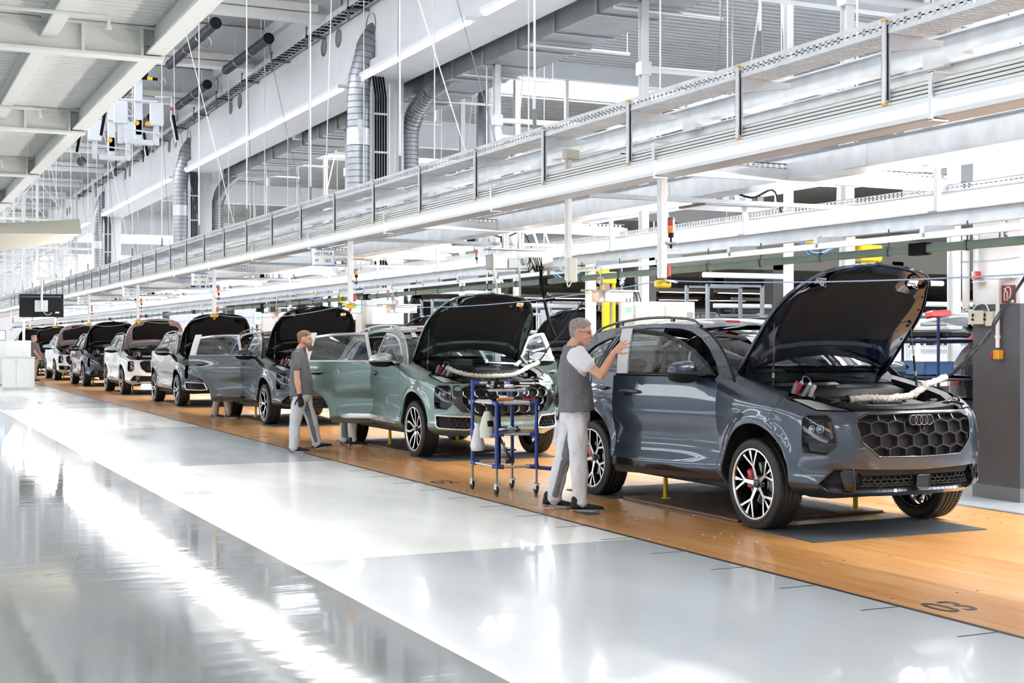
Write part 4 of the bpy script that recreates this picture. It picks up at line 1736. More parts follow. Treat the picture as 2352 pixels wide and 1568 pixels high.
# walls & roof ------------------------------------------------------------------
wl = struct(MB().b2((-26, FY0, 0), (-25.7, FY1, 3.6)).b2((-26, FY0, 5.0), (-25.7, FY1, 9.6)).build('wall_left', M_WALLG))  # the gap is an unseen window band, added for side light
for i in range(32):
    MB().b2((-25.95, FY0 + 4 * i, 3.6), (-25.75, FY0 + 4 * i + .3, 5.0)).build('window_mullion', M_OFFW, wl)
struct(MB().b2((60, FY0, 0), (60.3, FY1, 9.62)).build('wall_right', M_WALLG))
struct(MB().b2((-26, FY1, 0), (60, FY1 + .3, 9.62)).build('wall_far', M_CONC))
struct(MB().b2((-26, FY0 - .3, 0), (60, FY0, 9.62)).build('wall_near', M_WALLG))
ZR = 9.62
# roof made of strips of profiled sheet, with unseen gaps added between them to let daylight in
roof = struct(link(None, 'ceiling'))
def sheet(x0, x1, y0, y1, z, along='X', pitch=.30, h=.06, m=None, name='roof_sheet', parent=None):
    """profiled sheet with ribs running along x (or y)"""
    mb = MB()
    n = int(((y1 - y0) if along == 'X' else (x1 - x0)) / pitch)
    prof = []
    for i in range(n):
        a = i * pitch
        prof += [(a, 0), (a + pitch * .45, 0), (a + pitch * .55, h), (a + pitch * .9, h)]
    prof.append((n * pitch, 0))
    if along == 'X':
        A = [(x0, y0 + t, z + k) for t, k in prof]
        B = [(x1, y0 + t, z + k) for t, k in prof]
    else:
        A = [(x0 + t, y0, z + k) for t, k in prof]
        B = [(x0 + t, y1, z + k) for t, k in prof]
    N = len(A)
    mb.add(A + B, [(i, i + 1, N + i + 1, N + i) for i in range(N - 1)])
    mb.b2((min(x0, x1), min(y0, y1), z + h + .02), (x1, y1, z + h + .12))
    return mb.build(name, m or M_ROOF, parent)
SKY = [(-22, -18.5), (-10, -7), (-3.0, 2.6)]
xs = [-26] + [v for s in SKY for v in s] + [2.61]
for a, b in zip(xs[::2], xs[1::2]):
    MB().b2((a, FY0, ZR), (b, FY1, ZR + .2)).build('roof_slab', M_ROOF, roof)
for k in range(0, 20):
    sheet(2.6, 9.6, FY0 + 6.3 * k + .05, min(FY1, FY0 + 6.3 * k + 6.25), ZR, 'X', parent=roof)
MB().b2((9.6, FY0, ZR), (10.4, FY1, ZR + .2)).build('roof_slab', M_ROOF, roof)
# north-light roof behind the girder: after every glazing band a stretch of open sky, then a profiled deck
for k in range(-2, 5):
    y = 18 + 18 * k
    MB().b2((10.4, max(FY0, y + 5.5), ZR + .05), (60, min(FY1, y + 18.25), ZR + .25)).build('roof_slab', M_ROOF, roof)
    MB().b2((48, max(FY0, y + .25), ZR + .05), (60, min(FY1, max(FY0 + .1, y + 5.5)), ZR + .25)).build('roof_slab', M_ROOF, roof)
    rb_ = MB()
    yy = y + 5.6
    while yy < y + 18:
        rb_.b2((10.4, yy, ZR - .02), (34, yy + .14, ZR + .05))
        yy += .32
    rb_.build('roof_ribs', M_ROOF, roof)['kind'] = 'stuff'
# saw-tooth glazing bands behind the girder
M_PANE = glass('clear_pane', (.93, .96, .97), .1)
for k in range(-1, 4):
    y = 36 + 18 * k
    band_ = struct(link(None, 'window_%d' % (k + 2)))
    MB().b2((10.4, y, 9.15), (60, y + .25, ZR)).build('lintel', M_CONC, band_)
    MB().b2((10.4, y, 6.9), (60, y + .25, 7.65)).build('sill_beam', M_CONC, band_)
    for i in range(12):
        x = 10.4 + i * 4.1
        MB().b2((x, y + .05, 7.65), (x + .10, y + .17, 9.15)).build('mullion', M_OFFW, band_)
# girder and columns -------------------------------------------------------------
gird = struct(link(None, 'beam_main_girder'))
MB().b2((9.56, FY0, 7.05), (10.3, FY1, 9.6)).build('girder_web', M_CONC, gird)
MB().b2((9.44, FY0, 7.0), (10.42, FY1, 7.30)).build('bottom_flange', M_CONC, gird)
MB().b2((9.40, FY0, 9.35), (9.56, FY1, 9.62)).build('top_flange', M_CONC, gird)
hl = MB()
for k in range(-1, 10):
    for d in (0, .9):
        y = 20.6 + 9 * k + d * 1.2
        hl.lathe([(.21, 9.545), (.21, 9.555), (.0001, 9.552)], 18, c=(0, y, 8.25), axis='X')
# flat dark discs on the web, painting the shade of round recesses
hl.build('web_hole_shade', mat('shadow_grey', (.22, .22, .23), .8), gird)['kind'] = 'stuff'
for k in range(0, 6):
    y = 9.35 + 18 * k
    c = struct(link(None, 'column', None, (9.64, y + .20, 0)))
    MB().b2((0, 0, 1.84), (.70, .60, 7.0)).build('column_shaft', M_WHITE if k == 0 else M_CONC, c)
    MB().b2((0, 0, .13), (.70, .60, 1.84)).build('painted_band', M_COLD, c)
    MB().b2((-.004, -.004, 0), (.704, .604, .13)).build('plinth', M_BASE, c)
# roof cross beams with round openings
for k in range(-2, 14):
    y = 29.3 + 6 * (k - 3)
    if y < 14:
        continue
    b = struct(link(None, 'beam_roof', None, (0, y, 0)))
    hs = []
    reg = [(-8, 8.62), (9.5, 8.62), (9.5, 9.58), (-8, 9.58)]
    for i in range(9):
        cx = 1.2 + i * .95
        if i % 3 == 2:
            continue
        hs.append([(cx + .17 * cos(2 * pi * j / 16), 9.12 + .17 * sin(2 * pi * j / 16)) for j in range(16)])
    if y < 60:
        mb = MB()
        v, t = cdt_fill(reg, hs, step=1.5)
        for dy, fl_ in ((0, False), (.16, True)):
            mb.add([(p[0], dy, p[1]) for p in v], [x[::-1] if fl_ else x for x in t])
        for h_ in hs:
            n = len(h_)
            mb.add([(p[0], 0, p[1]) for p in h_] + [(p[0], .16, p[1]) for p in h_], [(i, (i + 1) % n, n + (i + 1) % n, n + i) for i in range(n)], True)
        mb.build('beam_web', M_CONC, b)
        rr = MB()
        for h_ in hs:
            rr.tube([(p[0], -.004, p[1]) for p in h_], .014, 5, closed=True)
        rr.build('opening_ring', M_WHITE, b)['kind'] = 'stuff'
    else:
        MB().b2((-8, 0, 8.62), (9.5, .16, 9.58)).build('beam_web', M_CONC, b)
    MB().b2((-8, -.14, 8.50), (9.5, .30, 8.64)).build('beam_flange', M_CONC, b)
    MB().b2((6.2, -.30, 8.66), (8.9, -.15, 8.80)).build('bracket_rail', M_OFFW, b)
# dark drain pipes under the roof
for i, (x, y0, y1) in enumerate([(8.35, 31, 35.2), (6.9, 30.0, 35.1), (8.35, 37.3, 41.2), (8.0, 43.5, 47.2), (6.5, 36.5, 41)]):
    p = thing('drain_pipe', ['dark grey pipe under the roof, next to the girder, front piece', 'dark grey pipe under the roof, shorter piece further from the girder', 'dark grey pipe under the roof, second along the girder', 'dark grey pipe under the roof, farthest along the girder', 'dark grey pipe under the roof behind the hanging grippers'][i], 'pipe', (x, y0, 8.42))
    MB().cyl((0, 0, 0), (0, y1 - y0, 0), .11, 16).build('pipe_run', M_PIPE, p)
    MB().lathe([(.13, .02), (.13, .10), (.0001, .10)], 16, axis='Y').build('pipe_collar', M_PIPE, p)
    for a_ in (1.5, 2.9):
        MB().lathe([(.12, a_), (.12, a_ + .1)], 16, axis='Y').build('pipe_collar', M_GALVD, p)
    for yy in (.7, 3.2):
        MB().cyl((0, yy, .11), (0, yy, .9), .008, 5).build('hanger_rod', M_GALV, p)
# vertical spiral ducts by the columns -------------------------------------------
def spiral(mb, pts, r, pitch=.13, n=22):
    mb.tube(pts, r, n, caps=False)
    acc = 0
    for a, b in zip(pts, pts[1:]):
        a, b = Vector(a), Vector(b)
        L = (b - a).length
        d = (b - a).normalized()
        k = 0
        while acc < L:
            c = a + d * acc
            rg = MB()
            mb.mi = 1
            mb.cyl(c - d * .007, c + d * .007, r + .006, n, caps=False)
            mb.mi = 0
            acc += pitch
        acc -= L
for k, y in ((1, 27.4), (2, 45.4), (3, 63.4)):
    d = thing('air_duct', ['', 'large vertical spiral air duct in front of the nearest ducted column', 'vertical spiral air duct on the second ducted column', 'vertical spiral air duct on the third column, far off'][k], 'duct', (9.28, y, 0))
    mb = MB()
    pts = [(0, 0, 3.2), (0, 0, 6.7)] + [(.02 + .32 * (1 - cos(a)) * 1.4, 0, 6.7 + 1.2 * sin(a)) for a in [radians(x) for x in (12, 28, 45, 62, 80)]] + [(.95, .0, 7.95)]
    pts = [(0, 0, 3.2), (0, 0, 6.6), (.03, 0, 6.95), (.12, -.02, 7.3), (.20, -.02, 7.65), (.36, -.02, 7.92), (.62, 0, 8.05)]
    spiral(mb, pts, .235)
    mb.build('duct_pipe', [M_GALV2, M_STEEL], d)
    MB().lathe([(.30, 0), (.30, .03)], 24, c=(.26, 0, 8.05), axis='X').build('wall_collar', M_GALVD, d)
    MB().lathe([(.243, 5.55), (.243, 5.9), ], 22, axis='Z').build('clamp_band', M_GALV, d)
    if k == 1:
        MB().rbox((-.05, -.25, 5.95), (.10, .03, .22), .005).build('damper_plate', M_WHITE, d)
    # cable bundle beside it
    cb = thing('cable_riser', 'bundle of black cables running up the column beside the %s duct' % ['', 'nearest', 'second', 'third'][k], 'cables', (9.60, y - .05, 0))
    for i in range(5):
        x = .02 + i * .055
        MB().tube([(x, -.06, 2.6), (x, -.06, 6.6), (x - .06, -.06, 7.0), (x - .16, -.04, 7.2)], .021, 6).build('cable', M_CABLE, cb)
    for z in (3, 3.8, 4.6, 5.4, 6.2):
        MB().b2((-.02, -.10, z), (.30, -.02, z + .04)).build('cable_clip', M_GALV, cb)
for k, y in ((1, 27.9), (2, 45.9)):
    d = thing('branch_duct', ['', 'ribbed round duct leaving the girder beside the nearest ducted column', 'ribbed round duct leaving the girder beside the second ducted column'][k], 'duct', (10.6, y, 0))
    mb = MB()
    spiral(mb, [(0, 0, 3.5), (0, 0, 6.0), (.05, -.25, 6.4), (.15, -.9, 6.75), (.25, -2.2, 6.95)], .2, .09)
    mb.build('duct_pipe', [M_GALV2, M_STEEL], d)
# rectangular duct running along behind the girder
rd = thing('rectangular_duct', 'long square grey sheet-metal duct behind and below the white girder', 'duct', (10.62, 6, 0))
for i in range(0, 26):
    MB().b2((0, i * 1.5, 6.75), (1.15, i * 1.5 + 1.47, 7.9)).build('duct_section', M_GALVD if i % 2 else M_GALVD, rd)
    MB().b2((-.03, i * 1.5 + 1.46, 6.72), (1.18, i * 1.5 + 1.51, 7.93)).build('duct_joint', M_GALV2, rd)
for i in range(0, 13):
    MB().cyl((-.1, i * 3 + .75, 6.68), (1.9, i * 3 + .75, 6.68), .03, 6).cyl((1.85, i * 3 + .75, 6.68), (1.85, i * 3 + .75, 9.5), .01, 5).build('support_rod', M_OFFW, rd)
# light strips under the girder
for k, (y0, y1) in enumerate([(5.0, 21.0), (21.6, 27.2), (28.6, 44.6), (47, 62), (64.5, 80)]):
    l = thing('girder_light', ['light strip under the white girder, top right piece', 'short light strip under the girder ending at the big duct', 'long light strip under the girder between the two ducts', 'light strip under the girder beyond the second duct', 'farthest light strip under the girder'][k], 'light', (9.30, y0, 7.0))
    n = max(1, int((y1 - y0) / 1.55))
    dy = (y1 - y0) / n
    for i in range(n):
        MB().b2((-.03, i * dy + .01, -.10), (.05, (i + 1) * dy - .01, -.055)).build('tube_lamp', M_LAMP, l)
    MB().b2((-.08, 0, -.055), (.12, y1 - y0, .02)).build('lamp_rail', M_WHITE, l)
# cable ladder along the girder top
cl = thing('cable_ladder', 'dark cable ladder full of cables fixed along the top of the white girder', 'cable tray', (9.1, 24, 8.45))
MB().b2((0, 0, 0), (.025, 46, .12)).build('side_rail', M_GALV, cl)
MB().b2((.34, 0, 0), (.365, 46, .12)).build('side_rail', M_GALV, cl)
rg = MB()
for i in range(150):
    rg.b2((0, i * .3, 0), (.36, i * .3 + .03, .02))
rg.build('rung', M_GALV, cl)['kind'] = 'stuff'
cbm = MB()
for i in range(7):
    cbm.tube([(.04 + .045 * i + .01 * sin(j * 1.7 + i), j * 2.0, .045 + .012 * (i % 3)) for j in range(24)], .020, 5)
cbm.build('cables', M_CABLE, cl)['kind'] = 'stuff'
for i in range(15):
    MB().b2((-.02, i * 3 + .5, -.30), (.02, i * 3 + .56, .2)).b2((-.02, i * 3 + .5, -.05), (.46, i * 3 + .56, 0)).build('bracket', M_GALVD, cl)
# left platform -----------------------------------------------------------------
plt = thing('platform', 'white steel mezzanine platform with profiled sheet soffit overhead on the left', 'platform', (0, 4, 0))
for i in range(14):
    y0 = i * 7.5 - 6.1
    sh = sheet(-5, 3.55, y0 + .02, y0 + 7.46, 5.80, 'X', .20, .05, M_PLAT, 'soffit_sheet', plt)
def ibeam(x, y0, y1, z0, z1, w=.22, tf=.03, tw=.02):
    return MB().b2((x - w / 2, y0, z0), (x + w / 2, y1, z0 + tf)).b2((x - w / 2, y0, z1 - tf), (x + w / 2, y1, z1)).b2((x - tw / 2, y0, z0 + tf), (x + tw / 2, y1, z1 - tf))
ibeam(3.60, -17.9, 100, 5.42, 5.85, .26).build('edge_beam', M_PLATB, plt)
MB().b2((3.60, -17.9, 5.86), (3.66, 100, 6.10)).build('edge_plate', M_PLATB, plt)
for x in (2.2, -.6, -3.4):
    ibeam(x, -17.9, 100, 5.55, 5.80, .20).build('joist', M_PLATB, plt)
for i in range(-1, 12):
    y = 15.4 + 7.5 * i
    mb = MB().b2((-5, y - .14, 5.36), (3.72, y + .14, 5.40)).b2((-5, y - .012, 5.40), (3.72, y + .012, 5.76)).b2((-5, y - .14, 5.76), (3.72, y + .14, 5.80))
    mb.build('cross_beam', M_PLATB, plt)
    MB().b2((2.62, y - .13, 5.40), (2.66, y + .13, 5.78)).build('stiffener', M_PLATB, plt)
    MB().b2((3.40, y - .13, 5.40), (3.44, y + .13, 5.78)).build('stiffener', M_PLATB, plt)
    pm_ = MB().cyl((-5, y - 1.9, 5.48), (2.7, y - 1.9, 5.48), .028, 8).cyl((2.7, y - 1.9, 5.48), (2.7, y - 1.9, 5.36), .02, 8).cyl((2.7, y - 1.9, 5.37), (2.7, y - 1.9, 5.33), .035, 8)
    pm_.build('sprinkler_pipe', M_OFFW, plt)
# ================================================================ OVERHEAD SERVICES ALONG THE LINE
LY0, LY1 = -3.0, 95.0
# -- perforated cable tray
tray = thing('cable_tray', 'long perforated cable tray high above the left side of the line', 'cable tray', (5.40, LY0, 3.29))
fm = MB()
n = int((40) / .06)
fm.b2((0, 0, 0), (.004, LY1 - LY0, .027)).b2((0, 0, .069), (.004, LY1 - LY0, .096)).b2((0, 0, .044), (.004, LY1 - LY0, .052))
for i in range(n):
    fm.b2((0, i * .06, .027), (.004, i * .06 + .028, .069))
fm.b2((0, 40, .018), (.004, LY1 - LY0, .078))
fm.b2((.26, 0, 0), (.264, LY1 - LY0, .096))
fm.build('side_flange', M_GALV, tray)['kind'] = 'stuff'
bm_ = MB()
for i in range(int(40 / .05)):
    bm_.b2((.004, i * .05, 0), (.26, i * .05 + .030, .003))
for x in (.06, .13, .20):
    bm_.b2((x, 0, .0005), (x + .012, 40, .004))
bm_.b2((.004, 40, 0), (.26, LY1 - LY0, .003))
bm_.build('perforated_base', M_GALV, tray)['kind'] = 'stuff'
# -- hanger uprights with tapered arms
up = thing('tray_bracket', 'steel hanger upright with tapered arm under the cable tray, between luminaire and tray', 'bracket', (5.40, 0, 0), group='hangers under the cable tray')
MB().b2((-.02, 0, 2.88), (-.014, .035, 3.36)).b2((.014, 0, 2.88), (.02, .035, 3.36)).b2((-.02, .03, 2.88), (.02, .035, 3.36)).b2((-.0135, .002, 2.88), (.0135, .006, 3.36)).build('upright', M_GALV, up)
MB().b2((-.006, -.001, 2.90), (.006, .001, 3.34)).build('slot', M_DARK, up)
MB().box((0, .017, 3.365), (.042, .038, .012)).build('end_cap', M_ORANGE, up)
MB().box((0, .017, 2.875), (.042, .038, .012)).build('end_cap', M_ORANGE, up)
ar = MB()
ar.add([(.02, .0, 3.19), (.02, .0, 3.285), (.42, .0, 3.285), (.42, .0, 3.25), (.02, .035, 3.19), (.02, .035, 3.285), (.42, .035, 3.285), (.42, .035, 3.25)], [(0, 1, 2, 3)[::-1], (4, 5, 6, 7), (0, 3, 7, 4)[::-1], (1, 5, 6, 2)[::-1], (3, 2, 6, 7)[::-1]])
ar.build('arm', M_GALV, up)
for i in range(-3, 36):
    y = 7.87 + 1.5 * i
    o = up if i == -3 else copy_tree(up)
    o.location = (5.40, y, 0)
    o['label'] = 'steel hanger upright with orange caps under the cable tray, %s from the right' % ordw(i + 3)
# -- near luminaire
lum = thing('line_luminaire', 'long aluminium luminaire with a bright tube running above the near side of the cars', 'light', (5.40, LY0, 0))
hm = MB()
L = LY1 - LY0
for j in range(4):
    z = 2.868 + j * .026
    hm.b2((.0 + .010 * j, 0, z), (.16, L, z + .016))
    hm.b2((.040 + .010 * j, 0, z + .016), (.16, L, z + .026))
hm.b2((.16, 0, 2.868), (.20, L, 2.97))
hm.build('ridged_housing', mat('cream_aluminium', (.70, .70, .68), .4, .2), lum)
pr = [(.0, 2.866), (.0, 2.834), (.030, 2.832), (.030, 2.798), (.0, 2.796), (-.004, 2.775), (.0, 2.748), (.03, 2.742), (.20, 2.742), (.20, 2.866)]
hb = MB()
A = [(x, 0, z) for x, z in pr]
B = [(x, L, z) for x, z in pr]
N = len(pr)
hb.add(A + B, [(i, (i + 1) % N, N + (i + 1) % N, N + i) for i in range(N)])
hb.build('reflector_profile', mat('aluminium_profile', (.68, .70, .72), .35, .35), lum)
i = 0
y = 0
while y < L:
    MB().b2((.008, y + .01, 2.800), (.0295, min(L, y + 1.49), 2.830)).build('tube_lamp', M_LAMP, lum)
    y += 1.5
for i in range(-2, 28):
    y = 8.98 + 3 * i - LY0
    MB().b2((-.02, y, 2.73), (-.012, y + .03, 3.0)).b2((-.02, y, 2.725), (.10, y + .03, 2.735)).b2((-.02, y, 2.995), (.12, y + .03, 3.005)).build('strap', M_GALV, lum)
# -- crane beams above
def run_beam(nm, lb, x, z0, z1, w, m, y0=LY0, y1=LY1):
    t = thing(nm, lb, 'beam', (x, y0, 0))
    ibeam(0, 0, y1 - y0, z0, z1, w, .012, .010).build('beam_profile', m, t)
    return t
rb = run_beam('crane_beam', 'upper crane beam of grey steel above the near row of lamps', 6.60, 3.40, 3.55, .12, M_GALV)
for i in range(32):
    y = 3 * i + 1
    MB().b2((-.20, y, 3.30), (.06, y + .20, 3.40)).b2((-.02, y + .05, 3.22), (.02, y + .1, 3.3)).build('beam_clamp', M_GALV, rb)
r2 = thing('conductor_rail', 'thin grey rail hung just below the upper crane beam', 'rail', (6.50, LY0, 0))
MB().b2((-.03, 0, 3.25), (.03, L, 3.32)).b2((-.05, 0, 3.315), (.05, L, 3.325)).build('rail_profile', M_GALV, r2)
for i in range(32):
    MB().b2((-.035, 3 * i + 1.1, 3.32), (-.02, 3 * i + 1.13, 3.42)).build('rail_hanger', M_GALV, r2)
# -- central galvanised trunking
tk = thing('cable_trunking', 'wide galvanised cable trunking running above the middle of the line', 'trunking', (7.25, LY0, 0))
for i in range(int(L / 3)):
    MB().b2((0, 3 * i + .003, 2.89), (.30, 3 * i + 2.997, 3.08)).build('trunking_length', M_GALV2 if False else M_GALV, tk)
    MB().b2((-.012, 3 * i, 3.08), (.312, 3 * i + 3, 3.10)).build('lid', M_GALVD, tk)
    MB().b2((-.004, 3 * i + 2.8, 2.90), (.0, 3 * i + 3.2, 3.07)).build('joint_plate', M_GALV, tk)
# -- far luminaire and its tray
lm2 = thing('far_luminaire', 'broad bright luminaire band above the far side of the cars', 'light', (9.10, LY0, 0))
MB().b2((-.02, 0, 2.84), (.32, L, 2.88)).b2((.30, 0, 2.70), (.32, L, 2.86)).build('housing', M_WHITE, lm2)
y = 0
while y < L:
    MB().b2((.0, y + .01, 2.725), (.05, min(L, y + 1.49), 2.835)).build('tube_lamp', M_LAMP2, lm2)
    y += 1.5
pt = thing('perforated_strut', 'perforated steel strut running directly above the far luminaire band', 'strut', (9.06, LY0, 0))
pmb = MB()
pmb.b2((0, 0, 2.875), (.003, L, 2.885)).b2((0, 0, 2.925), (.003, L, 2.935)).b2((0, 0, 2.902), (.003, L, 2.908))
for i in range(int(48 / .06)):
    pmb.b2((0, i * .06, 2.885), (.003, i * .06 + .035, 2.925))
pmb.b2((0, 48, 2.885), (.003, L, 2.925)).b2((0, 0, 2.932), (.05, L, 2.936))
pmb.build('strut_face', M_GALV, pt)['kind'] = 'stuff'
# -- lower crane beam, aluminium rail, green busbar
b2_ = run_beam('crane_beam', 'lower crane beam of grey steel on the far side, above the green busbar', 8.72, 2.515, 2.655, .10, M_GALV)
for i in range(32):
    y = 3.0 * i + .6
    MB().b2((-.02, y, 2.65), (.02, y + .05, 3.05)).b2((-.05, y - .03, 2.648), (.05, y + .09, 2.665)).build('hanger', M_GALV, b2_)
rl = thing('aluminium_rail', 'square aluminium rail hung below the lower crane beam', 'rail', (8.40, LY0, 0))
MB().b2((-.025, 0, 2.385), (.025, L, 2.44)).build('rail_profile', M_ALU, rl)
for i in range(60):
    y = 1.5 * i + .4
    hp = MB()
    hp.add([(-.03, y, 2.43), (-.03, y, 2.50), (.32, y, 2.52), (.32, y, 2.47), (-.03, y + .05, 2.43), (-.03, y + .05, 2.50), (.32, y + .05, 2.52), (.32, y + .05, 2.47)], [(3, 2, 1, 0), (4, 5, 6, 7), (0, 1, 5, 4), (1, 2, 6, 5), (0, 4, 7, 3), (2, 3, 7, 6)])
    hp.cyl((-.032, y + .02, 2.40), (-.032, y + .02, 2.44), .012, 6)
    hp.build('rail_bracket', M_GALV, rl)
gb = thing('busbar', 'green enclosed busbar running below the aluminium rail', 'busbar', (8.50, LY0, 0))
MB().rbox((0, L / 2, 2.31), (.05, L, .075), .012).build('bar', M_GREENBAR, gb)
for i in range(int(L / 1.0)):
    MB().b2((-.032, i * 1.0, 2.265), (.032, i * 1.0 + .03, 2.355)).b2((-.005, i + .01, 2.35), (.005, i + .02, 2.52)).build('bar_clip', M_STEEL, gb)
for i in range(12):
    MB().b2((-.045, 12.5 + i * 7.5, 2.255), (.045, 12.7 + i * 7.5, 2.365)).build('joint_box', M_CABLE, gb)
# -- cross members between the two sides
for i in range(9):
    y = 9.87 + 6.08 * i
    t = thing('cross_member', ['white steel cross member over the nearest car with a perforated strip on top', 'white steel cross member over the rear of the slate blue car', 'white steel cross member over the green car roof', 'white steel cross member over the third car', 'white steel cross member over the fourth car'][i] if i < 5 else 'white steel cross member over the far cars, %s from the camera' % ordw(i), 'beam', (5.6, y, 0), group='cross members between the luminaires')
    MB().b2((0, 0, 2.88), (3.55, .06, 2.985)).build('channel', M_GALV, t)
    pmb = MB()
    for j in range(58):
        pmb.b2((j * .06, .0, 2.99), (j * .06 + .035, .003, 3.03))
    pmb.b2((0, 0, 2.985), (3.5, .003, 2.995)).b2((0, 0, 3.025), (3.5, .003, 3.035)).b2((0, 0, 3.03), (3.5, .04, 3.034))
    pmb.build('perforated_strip', M_GALV, t)['kind'] = 'stuff'
    t2 = thing('slotted_strut', 'slotted steel strut crossing above the line, %s from the camera' % ordw(i), 'strut', (5.9, y + 1.1, 0), group='slotted struts above the line')
    MB().b2((0, 0, 2.79), (3.4, .04, 2.83)).build('strut_profile', M_GALVD, t2)
    # bright underside panels of the distribution boxes
    if i < 7:
        t3 = thing('junction_panel', 'grey terminal board with small boxes on the struts, %s from the camera' % ordw(i), 'panel', (7.6, y + 2.0, 2.86), group='terminal boards above the line')
        MB().rbox((.4, 0, 0), (.9, .5, .03), .008).build('board', M_GALVD, t3)
        rr = random.Random(i)
        for q in range(6):
            MB().rbox((.1 + .13 * q, rr.uniform(-.15, .15), .07), (.09, .12, .11), .01).build('terminal_box', rr.choice([M_CABLE, M_WHITE, M_STEEL, M_GALVD]), t3)
        MB().tube(smooth_poly([(0, 0, .05), (.3, .1, .22), (.6, -.1, .1), (.95, 0, .2), (1.2, .2, .0)], 6, False), .012, 6).build('cable', M_CABLE, t3)
# -- posts with signal towers, yellow pull-cord switches
M_SR = mat('signal_red', (.62, .03, .02), .25, 0, .4)
M_SA = mat('signal_amber', (.85, .30, .02), .25, 0, .4)
M_SG = mat('signal_green', (.02, .45, .12), .25, 0, .4)
def tower(t, x, y, z, cols, flip=True):
    n = len(cols)
    MB().cyl((x, y, z), (x, y, z + .09), .010, 8).cyl((x, y, z + .085), (x, y, z + .12), .024, 14).build('tower_stem', M_BLACKPL, t)
    for i, c in enumerate(cols):
        MB().cyl((x, y, z + .121 + .052 * i), (x, y, z + .169 + .052 * i), .027, 16).build('signal_lamp', c, t)
    MB().cyl((x, y, z + .12 + .052 * n), (x, y, z + .135 + .052 * n), .026, 14).build('tower_cap', M_STEEL, t)
ordl = ['nearest the camera', 'second along the line', 'third along the line', 'fourth along the line', 'fifth along the line', 'sixth along the line', 'seventh along the line', 'eighth along the line']
for k in range(8):
    y = 9.06 + 7.5 * k
    t = thing('hanging_post', 'square white post hanging from the luminaire, ' + ordl[k], 'post', (5.50, y, 0), group='white posts hanging from the luminaire')
    MB().rbox((0, 0, 2.37), (.06, .06, .80), .006).build('post', M_WHITE, t)
    MB().b2((.035, -.02, 2.19), (.13, .02, 2.20)).build('shelf', M_WHITE, t)
    MB().rbox((.055, 0, 2.03), (.03, .05, .09), .006).build('relay', M_SR, t)
    MB().rbox((.06, -.02, 2.24), (.10, .03, .02), .004).build('clamp_plate', M_GALVD, t)
    tw = thing('signal_tower', ('red and amber' if k in (0, 2, 3) else 'amber') + ' signal tower beside the white post ' + ordl[k], 'signal light', (5.58, y, 2.20), group='signal towers on the posts')
    tower(tw, 0, 0, 0, [M_SA, M_SR] if k != 1 else [M_SA])
    sw = thing('pull_cord_switch', 'yellow pull-cord switch box under the white post ' + ordl[k], 'switch', (5.50, y, 1.93), group='yellow switches under the posts')
    MB().rbox((0, -.01, .0), (.13, .06, .06), .012).build('switch_box', M_YEL, sw)
    MB().cyl((0.03, -.045, .02), (.03, -.035, .02), .018, 12).build('dial', M_BLACKPL, sw)
    if k in (1, 2, 3):
        MB().cyl((0, 0, -.03), (0, 0, -.07), .012, 8, r2=.022).build('pull_knob', M_SR, sw)
    cd = thing('safety_rope', 'blue rope sagging towards the camera from the white post ' + ordl[k], 'rope', (5.50, y, 0), group='blue pull cords along the line')
    pts = [(0, -7.5 * t_ / 16, 1.955 - .11 * (1 - (2 * t_ / 16 - 1) ** 2)) for t_ in range(17)]
    MB().tube(pts, .0045, 5).build('cord', M_BLUECORD, cd)
    MB().tube([(0, -.03 * j, 1.958 - .003 * j) for j in range(8)], .011, 6).build('shackle', M_CHROME, cd)
# -- boards with the bay number
for k in range(5):
    y = 17.7 + 7.5 * k
    t = thing('bay_sign', ['white bay sign reading H3 / ML4 M 183 under the luminaire', 'small blue-framed bay sign, second one along the line', 'small blue-framed bay sign, third one along the line', 'small blue-framed bay sign, fourth one along the line', 'small blue-framed bay sign, farthest one'][k], 'sign', (5.50, y, 2.60), rz=-.35, group='bay signs under the luminaire')
    MB().rbox((0, 0, 0), (.31, .02, .225), .006).build('sign_frame', mat('sign_blue', srgb(110, 160, 215), .4), t)
    MB().rbox((0, -.012, 0), (.285, .012, .20), .004).build('sign_face', mat('sign_white', (.93, .93, .92), .5), t)
    a = 'H3 / ML4' 
    text(a, .062, M_INK, (0, -.019, .045), (pi / 2, 0, 0), t, 'sign_lettering')
    text('M    %d' % (183 - k), .062, M_INK, (0, -.019, -.045), (pi / 2, 0, 0), t, 'sign_lettering')
    MB().cyl((-.1, 0, .11), (-.1, 0, .16), .004, 5).cyl((.1, 0, .11), (.1, 0, .16), .004, 5).build('sign_hook', M_GALV, t)
# -- ceiling fans
for k in range(4):
    t = thing('ceiling_fan', ['white ceiling fan above the green car, beside the bay sign', 'white ceiling fan, second one along the line', 'white ceiling fan, third one along the line', 'white ceiling fan, farthest one'][k], 'fan', (7.9, 22.6 + 8.12 * k, 2.86), rz=.5 * k, group='ceiling fans over the line')
    MB().lathe([(.0001, 0), (.12, .01), (.14, .05), (.10, .09), (.05, .10), (.045, .20), (.03, .28), (.10, .30), (.10, .33)], 20, axis='Z').build('motor', M_WHITE, t)
    for j in range(3):
        a = 2 * pi * j / 3 + .35
        M = Matrix.Rotation(a, 3, 'Z') @ Matrix.Rotation(.18, 3, 'X')
        MB().box(M @ Vector((.42, 0, .04)), (.62, .13, .006), M=M).build('blade', M_OFFW, t)
